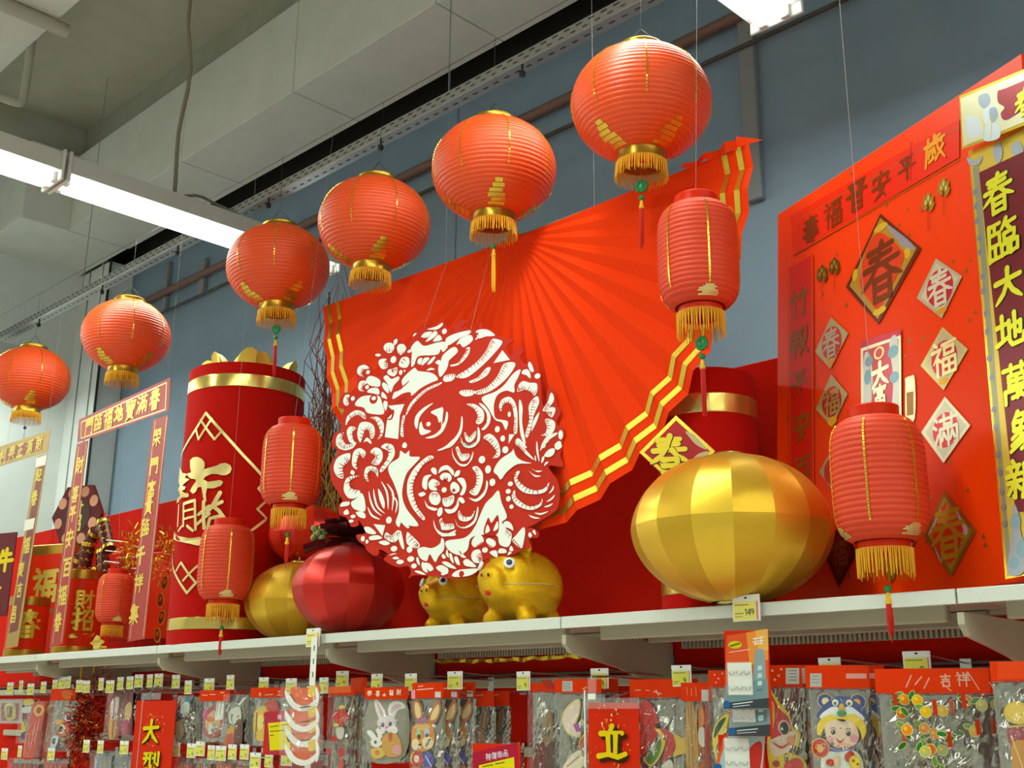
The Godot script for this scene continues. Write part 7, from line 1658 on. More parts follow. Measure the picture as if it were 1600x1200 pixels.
func goods() -> void:
	# --- signs ---
	var s := flat_sign("hanging_sign", "red hanging sign with yellow large-type characters", "sign", Vector3(-3.612, 1.457, -0.06), 0.2443, 0.1864, 0.2674, "f b5190f;p -60 -120 60 -120 60 120 -60 120", M.plastic_red)
	s.get_node("face_print").mesh = drawn(sparkle(0.13, 0.2, 90, 4) + "f 2a1a08;g 大 -5.5 30 80.4 1.7;g 型 8 -71.4 78.9 1.5;f e3cc14;g 大 -9 34 80.5 1.5;g 型 4.6 -67.5 79 1.3", 0.00004).mesh()
	part("side_edge", boxed(Vector3(-0.065, 0, -0.003), Vector3(0.003, 0.27, 0.006)), M.white_card, s)
	s = flat_sign("hanging_sign", "red hanging sign with a yellow standing character, nearer the middle", "sign", Vector3(-1.637, 1.481, -0.04), 0.2443, 0.1194, 0.1966, "f b5190f;p -60 -120 60 -120 60 120 -60 120", M.plastic_red)
	s.get_node("face_print").mesh = drawn(sparkle(0.13, 0.22, 110, 9) + "f 3a2208;g 立 4.7 11 69 1.8;f e3c414;g 立 -2.7 17.3 69.2 1.6", 0.00004).mesh()
	part("side_edge", boxed(Vector3(-0.068, 0, -0.003), Vector3(0.003, 0.25, 0.006)), M.white_card, s)
	var hk := thing("sign_hanger", "clear plastic hanger strip on a long hook above the standing sign", "hanger", Vector3(-1.678, 1.608, -0.02))
	part("hanger_strip", boxed(Vector3(0, 0, 0), Vector3(0.024, 0.05, 0.002), 0.0005), M.film, hk)
	part("hanger_label", boxed(Vector3(0, -0.016, 0.0016), Vector3(0.022, 0.012, 0.0008), 0.0002), M.white_card, hk)
	part("holder_bar", boxed(Vector3(0.05, -0.03, -0.004), Vector3(0.15, 0.022, 0.003), 0.001), M.film, hk)
	var am := MB.new()
	am.tube(PackedVector3Array([Vector3(0, 0.024, 0), Vector3(0.0, 0.028, -0.06), Vector3(0.0, 0.02, -0.36)]), 0.0026)
	am.tube(PackedVector3Array([Vector3(0.05, -0.02, 0.0), Vector3(0.05, 0.0, -0.1), Vector3(0.05, 0.01, -0.36)]), 0.0022)
	part("hook_arm", am, M.chrome, hk)
	hk = thing("sign_hanger", "clear plastic hanger with pale bars above the large-type sign", "hanger", Vector3(-3.67, 1.609, -0.07))
	part("holder_bar", boxed(Vector3(0, -0.004, 0), Vector3(0.13, 0.022, 0.003), 0.001), M.film, hk)
	am = MB.new()
	am.tube(PackedVector3Array([Vector3(-0.02, 0.0, 0), Vector3(-0.02, 0.03, -0.03), Vector3(-0.02, 0.03, -0.31)]), 0.0026)
	part("hook_arm", am, M.chrome, hk)
	var price := "f a8202c;p -500 -500 500 -500 500 500 -500 500"
	s = flat_sign("price_card", "red and yellow special-price card left of the clip strip", "price card", Vector3(-2.843, 1.499, -0.03), 0.2094, 0.1317, 0.117, "f b83246;p -71.7 55 60 66 69.2 -49.9 -46.3 -59.4;f e8d41c;p -51.7 27.1 52.9 35 58.9 -40 -37.6 -47.1;f e6c8d8;g 特 -8.6 43.2 15.7 1.3;g 價 15.7 45.1 15.6 1.1;g 商 39.8 47 15.5 1.1;f 3a3a10;l 1.9 -43.3 16.8 -9.1 20.6;l 1.9 0.5 22.4 43.9 26.3;l 1.9 -42.2 4.6 26 8.9;l 1.9 -41.3 -5.8 -26.5 -5.6;g 9 38.1 -20 44.3 1.7", M.plastic_red)
	s = flat_sign("price_card", "red and yellow special-price card below the shaded rabbit bag", "price card", Vector3(-1.97, 1.438, -0.02), 0.2094, 0.1311, 0.1025, "f b02038;p -65.3 30.5 57.5 55.4 65.1 -53.9 -56.3 -58.7;f e8d41c;p -46.8 2.9 49.2 23.4 54.9 -54.3 -38.6 -58;f e6c8d8;g 特 -20.5 21.7 15.3 1.3;g 價 -4.7 24.9 15.3 1.1;g 商 11 28 15.3 1.1;g 品 26.6 31.2 15.2 1.2;f 3a3a10;l 2 -36.1 0.4 -8 5.3;l 1.9 -1 6.9 23.4 11.7;l 1.9 -35.9 -10.8 20 -0.8", M.plastic_red)

	# --- clip strip with four white and orange packs ---
	var cs := thing("clip_strip", "white plastic clip strip hanging from the shelf edge", "clip strip", Vector3(-2.638, 1.694, 0.02))
	part("strip", boxed(Vector3(0, -0.12, 0), Vector3(0.026, 0.36, 0.002), 0.0005), M.foam_white, cs)
	for k in 5:
		part("strip_slot", boxed(Vector3(0.002, 0.03 - 0.035 * k, 0.0012), Vector3(0.004, 0.014, 0.0006)), M.cable, cs)
	var yy := [1092, 1124, 1147, 1176]
	for k in 4:
		var p := unpx(474.0, yy[k], 0.035 + 0.004 * k)
		var t := thing("tray_pack", "white-rimmed pack of orange pieces on the clip strip, %s" % ["topmost of four", "second from the top", "third from the top", "lowest of four"][k], "snack pack", p, 0.5, "packs on the clip strip")
		var ring_ := MB.new()
		art(ring_, "f e8642a;s -40 28 -22 -8 10 -28 40 0 44 34 10 30;f f0c83a;s 14 26 34 34 38 12 20 4;f 2a2010;l 3 -6 30 22 34;f f2f0ea;s -50 22 -44 -2 -20 -26 12 -32 40 -18 50 12 40 -2 14 -18 -16 -12 -36 8;s 42 30 52 10 50 -14 44 -22 44 0", -0.004, 0.004, 0.006)
		part("tray", ring_, M.print, t)
		part("clear_wrap", crumple(0.125, 0.09, 0.012, k * 3.0, 16), M.film, t).position = Vector3(0, 0.0, 0.012)

	# --- blister cards of hooks at the shelf's right half ---
	hook_card("orange and grey blister card of small hooks, front one below the shelf tag", Vector3(-1.247, 1.637, 0.035), 0.2793, 0.08612, 0.144, "f e0582c;p -36.8 63 43.1 73.9 37.5 -71.2 -49.2 -71.6;f ee8f38;p 0.9 68 43.1 73.9 41.3 18 5.3 6.9;f f0ac52;p 18.4 71 43.1 73.9 42.2 35.4 23.6 29.9;f 8fa0a2;s 16.3 30 21.6 36.9 28.9 36.8 34.5 27.4 31.4 -50.8 7.1 -53.1;f 7a9396;p -43.5 -27.5 38.1 -16.5 37.5 -71.2 -49.2 -71.6;f 5f7f86;l 3.5 19.8 4.4 28.4 5.5;l 3.5 19.1 -9.5 27.7 -8.4;l 3.5 18.4 -23.3 26.9 -22.2;l 3.4 17.7 -37.1 26.2 -36;f b9dce0;p 20 6.7 28.6 7.8 28.1 -0.3 19.5 -1.4;p 19.2 -7.2 27.8 -6.1 27.4 -14.2 18.8 -15.2;p 18.5 -21 27.1 -19.9 26.6 -27.9 18.1 -29;f d8c01c;e -21.3 46 13.1 7.1;f 2f6a34;l 2.8 -30.2 43.9 -12.5 48.2;f f0ddc8;l 1.2 -33.2 32.1 6.8 37.2;f f2ece4;l 1.9 13.9 55.8 35 58.9;l 1.9 13.6 50 34.7 53;l 1.9 15.9 46.4 32 48.4;l 1.6 19 58.1 18.3 45.2;l 1.6 30.1 60.2 29.4 46.1;f 41464a;p -47.4 -60 38.7 -50.8 37.7 -69 -49.2 -70.4;f 2a5f9a;e -42.6 -62.3 6.8 6.9;f d8dde0;l 1.8 -30.2 -62.3 6.9 -57.7;l 1.2 -30.4 -66.9 1.7 -63.4", Vector2(-0.01437, -0.01612), 0.05, 0.062)
	hook_card("orange and grey blister card of small hooks, second one hanging lower behind", Vector3(-1.257, 1.592, 0.015), 0.2793, 0.07898, 0.1484, "f e06a3c;p -34.2 66 42.1 74.2 35.1 -73 -45.8 -74.2;f 8a9c9e;p -38.1 -16.3 37.6 -7 35.1 -73 -45.8 -74.2;f 6f8488;p 13.9 30.1 33.6 32.3 30.4 -48.1 7.2 -50.6;f b0d4da;p 14.9 -20.8 24.7 -19.6 24.2 -29.9 14.3 -31.1;p 14 -36.8 23.8 -35.6 23.3 -45.9 13.5 -47.1;f 41464a;p -43.9 -60.3 36.2 -52.6 35.1 -73 -45.8 -74.2;f 2a5f9a;e -37.9 -66 6.8 6.9;f d8dde0;l 1.8 -27.9 -64.7 11.6 -60.8;l 1.1 -28.1 -69.3 8.8 -66.6", Vector2(-0.01263, -0.03009), 0.046, 0.04)
	hook_card("grey-blue blister card of small hooks, lowest of the three", Vector3(-1.292, 1.45, 0), 0.3491, 0.08729, 0.1387, "f a8bcc0;p -31.1 67.2 47.1 72.8 27.8 -67.6 -64.1 -71.1;f e05a2c;p -31.1 67.2 -23.7 67.3 -48.5 9.1 -53.4 8.9;f c8322a;s 14.2 42.5 39.1 56.7 34.3 11.1 18.1 -23.2 -3.6 -23.9;f 2a5f9a;e -45.9 11.4 7.4 5.8", Vector2(-0.008044, 0.03521), 0.05, 0.06)

	# --- upper row of packs, left to right ---
	var hs := "f f0dcc8;"
	bag("small framed gilt picture pack at the left frame edge", "picture pack", Vector3(-4.968, 1.554, -0.14), 0.1745, 0.1818, 0.09933, 0.0, "", "f b8a8a0;p -102.2 44.8 76 44.6 95.4 -46.1 -81 -47.8;f 9a5a58;p -71.4 31.9 56.3 31.9 71 -36.3 -55.7 -37.3;f c8b878;s -42 24.2 20.8 29.4 42 -26.4 -20.2 -32;f 7a6a3a;g 福 -4.3 -1.3 46.8 1.2")
	bag("clear bag of purple and yellow charms left of the firecracker card", "charm pack", Vector3(-4.806, 1.516, -0.15), 0.2443, 0.09498, 0.1735, 0.0, "", "f d8b83a;s -43.7 82.3 7.2 87.3 18.9 67.3 -35.8 62.2;f 8a3a48;e -11.2 17.3 23.8 20.2;f d8c03a;s -35.3 -2.8 -6.5 -7.5 -14.8 -47.2 -32.5 -37.6;f 5a3a6a;e -12.9 -57.1 19.7 15;f c8c8c0;s -41.9 52.2 20.8 57.3 16.7 37.4 -38 32.1")
	bag("long red firecracker card with a gold emblem, tilted", "firecracker pack", Vector3(-4.651, 1.486, -0.12), 0.2443, 0.09933, 0.2113, 0.0, "", "f c8442c;s -37.4 96.8 30.9 101.7 38.9 58.2 15.9 -23.8 0.6 -105.2 -69.2 -102 -49.9 -0.6;f d8b04a;e 1.9 72.5 30.6 22.2;f a8302a;e 1.9 72.5 15.3 12.3;f e0c8b0;l 2.5 -8.3 24 -20.9 -72.3;l 2.5 12 38.7 -2.5 -48", 2, "long red firecracker card hanging behind the tilted one", false)
	bag("clear bag with eye-spotted red charms left of the tinsel", "charm pack", Vector3(-4.429, 1.523, -0.12), 0.2443, 0.1458, 0.2288, 0.18, "f d8682a;s -11.1 105.9 39.3 110.5 51.3 82.2 8.5 77.5", "f c8482a;s -20.7 -7.2 27.9 7.2 49.4 -34.4 10.9 -62.7 -33.6 -58.7;f e0a03a;e -13.4 -7.1 25.5 9.5;f d8d8d0;e -1.6 -32.7 21.8 16.5;f 3a3a3a;e -5.2 -32.7 14.5 11.8;f d8d8d0;e 35.1 7.3 25.2 14.2;f 3a3a40;e 34.7 9.6 14.4 9.4;f c8d0d8;s -47.4 -63.6 -11.7 -58.4 -19.7 -95.6 -47.3 -105.4;f 4a5a4a;e -33.9 -77.3 10.9 11.8", 2, "eye-spotted charm bag hanging behind the front one")
	var gi := 0
	for p in [[Vector3(-4.35, 1.485, -0.14), "red and gold tinsel garland, left one of the hanging cluster"], [Vector3(-4.309, 1.513, -0.17), "red and gold tinsel garland, middle one of the hanging cluster"], [Vector3(-4.282, 1.536, -0.2), "red and gold tinsel garland, right one of the hanging cluster"]]:
		var t := thing("tinsel_garland", p[1], "garland", p[0], 0.0, "tinsel garlands")
		part("red_tinsel", tinsel(420, Vector3(0.042, 0.19, 0.04), 0.022, 30 + gi), M.tinsel_red, t).set_meta("kind", "stuff")
		part("gold_tinsel", tinsel(120, Vector3(0.044, 0.19, 0.042), 0.018, 40 + gi), M.tinsel_gold, t).set_meta("kind", "stuff")
		var ri := MB.new()
		ri.tube(PackedVector3Array([Vector3(0, 0.18, 0), Vector3(0, 0.2, 0.0), Vector3(0, 0.24, 0.0)]), 0.003)
		part("hanging_loop", ri, M.thread_yellow, t)
		gi += 1
	bag("narrow gilt and red pack left of the large-type sign", "charm pack", Vector3(-4.059, 1.542, -0.14), 0.2443, 0.07351, 0.1683, 0.0, "", "f a8423a;p -42.5 80.3 17.8 82.4 35 -78.8 -24.4 -81.9;f d8a04a;s -23.5 -0.1 9.4 4.5 13.9 -70.4 -18.7 -75.3;f e0d0c8;s -24.2 48.9 14.1 62.3 10.7 -4.4 -14.7 -13.4;f 7a2a2a;l 4.5 -8 75.7 1.3 -74.9")
	bag("second narrow gilt and pink pack beside the large-type sign", "charm pack", Vector3(-3.98, 1.551, -0.15), 0.2443, 0.06558, 0.1578, 0.0, "", "f 8a3a42;p -37.3 75.1 15.2 77.1 33.4 -73.7 -21.7 -76.7;f d8b878;s -16.3 21.9 11.3 35.2 15.6 -17.4 -8.7 -30.7;f b84a6a;s -28.4 -30.9 3.8 -26.2 3.5 -69.8 -22.6 -70.2", 2, "narrow gilt and pink pack hanging behind the other")
	bag("clear bag with blue and white pieces right of the large-type sign", "charm pack", Vector3(-3.533, 1.532, -0.12), 0.2443, 0.09908, 0.153, 0.0, "", "f 4a88a0;s -11.2 68.9 11.7 72.9 19.5 56.7 -3.4 52.6;f 2a2a30;s -41.6 28.1 -19.5 40.4 -8.8 -0.1 -37.1 -8.4;f d8dcd8;s -20.5 48.5 14.1 52.6 12.6 16.2 -21.4 7.9;f a89868;s -36.6 -12.4 2.9 0 -2.4 -52.2 -30.6 -60.7")
	bag("clear bag with tan pieces left of the round pink-gold pack", "charm pack", Vector3(-3.539, 1.52, -0.16), 0.2443, 0.08172, 0.1378, 0.0, "", "f b09a6a;s -35.1 48.7 16.3 61.2 18.2 -56.3 -27.9 -61.1;f c8a84a;l 6.2 5.6 53 4.7 -40.4", 2, "clear bag with tan pieces, hanging behind")
	bag("round pink-gold charm pack with a red header and white slip", "charm pack", Vector3(-3.316, 1.543, -0.1), 0.2443, 0.129, 0.1584, 0.21, "f e8c8b0;l 2.4 -52.8 64.2 -30.5 64.2;l 2.4 -19.6 66.1 2.5 66;l 3.1 23.9 71.8 40.3 71.8", "f a84a48;s -46.2 5.5 -5.4 36.8 35 17.6 35.7 -40 -5 -67.4 -45.6 -48.7;f d0a878;s -39.3 -6.1 -8.8 17.4 20.3 2.1 19 -36.4 -12.2 -52.1 -35.9 -37;f d8742a;e -19.6 -9.8 22 7.8;f c84a7a;s -52.6 13.3 -37.3 25.1 -33.8 -6 -50 -10;f e8e6de;p 4.4 48.5 34.1 52.4 35.1 -9.4 -0.1 -11.6;f 4a4a4a;l 2 10.7 40.7 6.6 2;l 1.9 24.2 42.7 20.1 4;f d8d8d0;p -23.4 -25.3 -6.9 -25.1 -6.5 -54 -22.9 -54.2", 2, "round pink-gold charm pack hanging behind the front one")
	bag("clear bag with yellow and red pieces beside the round pack", "charm pack", Vector3(-3.233, 1.53, -0.12), 0.2443, 0.09106, 0.16, 0.0, "", "f e0a03a;s -31.8 -30.8 -1.1 -15.2 11.1 -30.3 -18.3 -57.2;f c8502a;s -35.6 -46.1 -4.2 -38.1 -0.4 -75.8 -37.8 -76.5;f d8d8c8;s -26.9 26.6 14.5 42.1 24 0.2 -18 -7.8;f 6a3a2a;s 3.4 -7.6 29.3 0.2 36.4 -71.4 4.6 -72", 2, "clear bag with yellow and red pieces, hanging behind")
	bag("dark red padded charm pack behind the clear yellow-red bag", "charm pack", Vector3(-3.274, 1.523, -0.2), 0.2443, 0.0543, 0.1479, 0.0, "", "f 6a2018;s -20.9 46.8 11.9 46.9 25.3 -38.5 1.2 -69.7 -18 -39.1;f b0602a;l 3.9 -14.3 35.1 9.1 -38.7", 1, "", false)
	bag("gold charm bag with a red header left of the clip strip", "charm pack", Vector3(-3.016, 1.543, -0.1), 0.2443, 0.1456, 0.1677, 0.17, "f e8c8b0;g 大 -33.6 64.3 13 1.4;l 1.9 -13.1 62.4 17 64.1;g 工 41.8 67.7 14.7 1.4", "f e0b83a;s -59.6 14.3 -25.3 29.2 1.2 14.6 -2.7 -54.5 -36.6 -69.5 -59.9 -37.1;f c83a2a;s -20.9 36.6 18.5 47.6 35.9 18.4 12.5 0.1;f f0d86a;e -34 -14.9 12.6 22;f d8a83a;s 2.2 3.7 31.6 11.1 45.5 -35.8 17.2 -54.2;f 8a4a2a;l 3.7 -49.4 14.4 -48 -55.2", 2, "gold charm bag hanging behind the front one")
	bag("red diamond and bead charm bag with an orange-red header", "charm pack", Vector3(-2.634, 1.497, -0.08), 0.2443, 0.08842, 0.2562, 0.09, "f e86a3a;p -48.4 126.5 32 129.5 33 112.5 -47.3 109.4", "f d8281c;p -38.5 44.8 -4.5 72 23.5 48.6 -1.3 21.7;f f0d84a;e -4.6 73.7 11.1 5.1;e -21.7 26.5 8.9 5;f c83a4a;l 5.1 -30.7 61.8 4.6 68.7;f d8201c;e -26 -10.4 10 8.3;e -41.7 -42.3 8.9 8.3;e 2.8 -44.7 11 13.2;f a8282a;l 5 -5.6 18.3 -2.2 -34.9;f e0d8c8;s -18.9 18.1 7.7 18.4 4.9 -8.2 -13 -5.2;f d83a2a;e 4.6 -74.3 8.8 13.1", 2, "red diamond charm bag hanging behind the front one")
	bag("gold tassel charm bag with a narrow red header flap", "charm pack", Vector3(-2.607, 1.512, -0.12), 0.2793, 0.04925, 0.2744, 0.15, "f d8482a;p -30.3 135.7 13 138.8 6.3 101.3 -28.1 98", "f c89a3a;e -9.9 43.6 10.8 10.1;f b08a3a;s -18 33.5 1.2 37 4.1 -16.7 -12.8 -20.2;f a8302a;l 6.7 -25.7 16.5 -24 -50.5;f c8342a;s -15.2 -53.6 -2.6 -50 -4.1 -99.7 -16.9 -100;f d8b04a;l 3.3 3.2 0 3.5 -83")
	bag("white rabbit decoration bag with a red greeting header", "rabbit pack", Vector3(-2.43, 1.526, -0.07), 0.384, 0.1283, 0.1882, 0.16, "f f0e0c8;g 恭 -49.3 78.7 14.7 1.6;g 喜 -24.4 78.7 14.6 1.6;f f0d8c0;p -10.7 72.3 -5.4 80.4 0.7 72.3;f f0e0c8;g 發 15.5 80.4 14.5 1.6;g 財 38.1 82 14.5 1.6", "f 9a9482;s -56 59.2 52 62.7 57.1 -73.4 -47.2 -84.9;f ece6de;s -40.7 59.3 -29.4 62.5 -7.1 33.6 -0.5 11.2 -17.4 7.8 -31.7 30.2;s 4.6 24 3.7 46.5 18.3 59.4 40.9 57.9 52.7 43.5 30.5 37 20 17.7;f d8b0b8;s -30.8 52.8 -18.8 39.9 -8.3 17.5 -15.9 17.5;s 11.9 30.5 15 46.5 29.8 53 41.4 46.6 23 36.9;f e8d8dc;e -0.2 4.8 28.2 19.1;f 5a5080;e -11.3 -0.1 4.7 6.4;e 11.2 1.7 4.7 6.4;f e88a9a;e 2.2 -6.4 5.6 3.2;f f0ece4;e -16.4 -14.5 13.2 9.6;e 19.3 -12.5 15 11.1;f d8a03a;s -8.3 -27.2 25.3 -20.4 44.8 -42.2 46 -73.6 5.2 -77.5 -10.9 -52.6;f d85a3a;e 14.4 -30 5.6 12.7;f e8a0a0;e 34.4 -61.3 13 12.6;f f0ece4;s -56.1 -18.2 -42.9 -14.8 -27 -30.6 -34.1 -40.2;e -26.4 -43.3 17 12.7;s -23.7 -21 -12.7 -11.3 -10 -30.4 -19.3 -33.7;f 5a5a5a;e -28.3 -43.3 3.8 4;f e0b83a;s -40.7 -62.6 -10.8 -55.7 1.3 -74.4 -28.3 -84.5;f d8742a;e -21.5 -68.6 7.5 6.3", 3, "white rabbit decoration bag hanging behind the front one")
	bag("orange cartoon rabbit decoration bag with a red header", "rabbit pack", Vector3(-2.255, 1.497, -0.06), 0.4189, 0.08555, 0.2644, 0.14, "f d8d0c8;p 20.4 110.6 36.1 110.6 36.5 96.7 20.8 96.7;f f0d8c8;l 2.2 -29.2 115.3 14.9 118.4;l 1.9 -26 123.1 -13.6 124.6;f e89aa8;p -45.3 115.3 -34.6 115.3 -33.8 93.5 -44.5 93.5", "f c8702a;s -43.1 87.2 -33.8 91.8 -20.3 77 -16.6 50.3 -27.3 40 -40.2 52.2;s 1.1 38.2 2.8 58.6 18.4 85 28.6 87.9 32.7 67 23.4 41.4 6.9 31.1;f f0d08a;s -38.9 81.1 -33.6 85.2 -24.4 72.9 -21.4 52.3 -29.9 46.1 -36.7 58.4;s 6.6 42.3 8.9 58.7 21 77.2 27 79.2 28.3 64.9 20.4 46.5;f e08e36;s -45 13.2 -38.7 29.6 -16.6 35.5 6.9 33.3 17.2 13.9 17 -10.4 1.8 -28.8 -23.7 -32 -41.7 -21.4;f f2dca8;e 0.1 -11.6 15.3 15.3;e -33.2 -16.2 10.3 13.4;f e9b060;e -16.3 25.7 21 8.2;f 9fd08a;e -25.7 11.4 6.3 9.4;f 1e221c;e -24 2.2 4.2 5.7;f b8c4ea;e -2.5 12.7 7 9.3;f 1e2230;e -1.6 6 3.7 4.5;f 5a2814;e -19.6 -16.6 4.7 2.6;f f8f4ea;p -21.3 -20.1 -16.7 -20 -16.9 -26.1 -20.7 -26.1;f a85a86;s -29.5 42.8 -19.4 49 -2.9 46.7 -8.2 36.4 -25.5 34.6;f d8b83a;e -29.7 -49.5 15.4 16.9;f c42a1c;e -25 -50.4 15.4 18.5;f e0d0c0;e -26.6 -50.4 7 8.9;f 4a48a8;s -8.1 -41 6.6 -33.9 20 -50.5 14.6 -70.6 -1.4 -75;f d8e0f0;l 2.4 -2.4 -42.9 14.5 -66.6;f c87a3a;s -38.8 -69.8 -17.8 -71.3 19.2 -72.5 18.1 -110.3 -37.3 -111.8", 3, "orange cartoon rabbit bag hanging behind the front one")
	bag("shaded brown rabbit decoration bag with a dark red header", "rabbit pack", Vector3(-2.226, 1.52, -0.2), 0.384, 0.1005, 0.1818, 0.2, "f a89a98;p -45.3 88.5 -30.7 88.5 -30.1 63 -44.7 62.9;f d8a8a0;l 1.9 -15.9 78.9 20.2 82.1", "f 7a4a1e;s -40.6 40.7 -26.2 47.1 -18.1 6.1 -32.3 -6.6;s 7.2 -3.1 10.3 28.4 27.9 47.4 31.9 22.2 21.6 -6;f 8a561e;s -42.9 -19.3 -18 -0.2 14.4 -6.1 25.7 -43.3 1.3 -74.7 -34.6 -69.2;f d8d0b8;e -29.8 -41.1 7.2 9.4;f 2a2a2a;e -29.7 -45.7 5.4 6.2;f b08a4a;l 3.1 24.4 41 17.9 3.3", 2, "shaded brown rabbit bag hanging behind the front one")
	bag("crumpled dark clear bag left of the radish charm bag", "charm pack", Vector3(-1.915, 1.509, -0.12), 0.2443, 0.07832, 0.2333, 0.08, "f b83a30;p -5.2 124 22.3 123.7 35.9 103.4 15.4 103.4", "f 7a2a1c;s -25.5 -45.9 1.7 -17 18.6 -58.9 1.7 -101.3 -32.2 -102.4;f 9a7a4a;s -5.1 25.6 15.4 54.4 22 -2.5 1.7 -25.5;f 5a3a2a;s 1.7 -31.2 25.4 -16.6 28.6 -72.6 5.1 -81.7", 1, "", true)
	bag("red edge of a pack cut off below the second price card", "charm pack", Vector3(-2.026, 1.432, -0.14), 0.2443, 0.03185, 0.1158, 0.0, "", "f c8a23a;s -12.7 31.7 5 35 9.2 -51.5 -11.9 -52.3;f b8301c;s 1.4 49.5 12 49.7 12.6 -42.8 2.1 -43.2")
	bag("pink-white radish charm bag with a barcoded red header", "charm pack", Vector3(-1.769, 1.509, -0.08), 0.2793, 0.116, 0.244, 0.12, "f b8b4ae;p -38.8 118.3 -13.2 118.1 -13.4 95.9 -38.9 96;f 6a6a6a;l 1.1 -34 115.5 -34.1 98.7;l 1.1 -27.6 115.4 -27.7 98.7;l 1.1 -21.2 115.4 -21.3 98.7;f e8c8b8;l 1.9 12 101.3 21.5 104", "f c8b84a;s -46.7 33.2 -36.6 59 -10.3 78.9 1.2 73.8 -1.1 48.1 -10.8 22.5 1.7 10.9 -2.7 -4.6 -31 4.1;f e6d0bc;s -43.5 33.2 -34.5 58 -10.4 76.5 -1.3 72.8 -4.1 48.1 -14 22.5 -1.5 10.8 -5.8 -2.4 -29.3 6.3;f b04a9a;p -18.1 26.1 -7.6 25.8 4 11.1 -9.4 8.7;f f0e8e0;l 1.8 -26.6 24.2 -30.9 9.6;f c8b84a;s -3.8 -17.2 6.8 1.9 24.6 10.3 24 -32.8 10.5 -43.8;f c8402a;s -1.3 -17.2 8.9 -0.4 23.1 7.5 22.2 -31.1 10.9 -40.6;f e8dcb8;s -41.9 -71.9 -27.9 -47.2 -1.8 -29.7 13.8 -42 -2.2 -70.9;f c070a0;l 2.5 -31.4 -64.5 -2 -42.3", 2, "radish charm bag hanging behind the front one")
	bag("green and red crescent charm bag with a long red header", "charm pack", Vector3(-1.567, 1.512, -0.1), 0.2793, 0.1183, 0.2324, 0.16, "f e8b8a8;l 1.6 -45.8 94 -33.9 94;l 2.1 -4.6 91.3 12.7 86;l 2.1 1.3 93.9 6.8 83.3;l 1.3 -22.1 94 -13.4 92.6", "f d4281c;s -37.5 70.2 -19.8 70.2 -4.9 45.8 -3.6 26.7 -38.6 24.6;f f0e0d0;l 1.7 -30.2 45.7 -16.6 44;f d4281c;s -38.8 17.7 -11.4 23.2 -3.5 2.5 -40.2 -41.1;f e0c040;s -33.3 -44.4 -4.9 -21.5 4.1 -0.8 -6.8 14.2 9.5 12 16.1 -9.2 4.5 -38.4 -18 -61.8;f 4e8a1e;s -29.1 -44.6 -3 -19.8 4.8 -4.2 6.7 -17.9 -1.3 -40.3 -17.5 -56.7;f c8241a;s 4.9 13.7 24.7 10.1 38.2 -8.8 31.3 -33.5 7.2 -49.3 16.9 -21.1 15.6 -0.6;f e0b838;s 35.6 5.6 50.9 -1.8 64.7 -4.3 66 -28.7 44 -36.9 31.8 -40.2 39.3 -19;f d8d0c0;s 5.4 -60.5 24.8 -46.5 31.9 -59.8 20.3 -68.6", 2, "crescent charm bag hanging behind the front one")
	bag("gold thread charm bag with a red header and barcode slip", "charm pack", Vector3(-1.457, 1.511, -0.09), 0.2793, 0.06167, 0.217, 0.17, "f c8c4bc;p 14 94.5 29.1 94.4 28.2 71.7 13.1 71.6;f d8988a;l 1.3 -17.7 99.7 -16.8 84.3;l 1.3 -8 97.1 -7.2 81.8;l 1.3 1.8 99.6 2.5 81.8", "f b88a3a;s -24.6 61.4 -7.8 66.5 -1.6 -58.2 -26.7 -71.2;f c86a2a;s 2.9 56.5 11.2 59 10.3 -33.3 10.5 -94.5 -3 -95;f 8a5a2a;l 1.3 -13.5 61.5 -13.4 -83.1;l 1.3 -19.1 61.4 -21.6 -83.3;f e0b04a;l 1.3 -22.1 53.8 -15.2 -58.6;l 1.3 -2.4 61.5 -2.1 -70.5;f d8d0c8;e 8.9 1.4 8.9 19.9;f e07a2a;s 6.6 46.4 11.3 61.5 15.6 31.4 7.1 23.8;f a8402a;s 16.5 54 27.4 51.5 21.8 -82 13.7 -82.2", 2, "gold thread charm bag hanging behind the front one")
	bag("clear bag with a yellow crescent left of the blister cards", "charm pack", Vector3(-1.365, 1.53, -0.05), 0.2793, 0.05095, 0.2217, 0.14, "f e8a8a0;e -12 102.5 1.9 1.7;e -4.3 95 2.1 2;e 4 104.8 1.8 1.7;e -9.9 87.7 1.9 1.7", "f e8d83a;s 9.3 28.2 -2.2 23.3 -16.9 8.7 -24.7 -10.8 -24.9 -36.4 -18.2 -63.4 -16.3 -58.5 -18.8 -36.3 -9.3 -18.6 3.5 -4 7.9 15.3;f 3a5a4a;s 4.6 20.1 -7.8 15.2 -19.1 -1 -21.9 -18.7 -10.4 -4.1;f c8381c;s 3.5 -4 -4.2 -20.1 -12 -39.4 -7.3 -52 9 -35.8;f e8dcc0;e 1.8 -4 3.1 4.8")
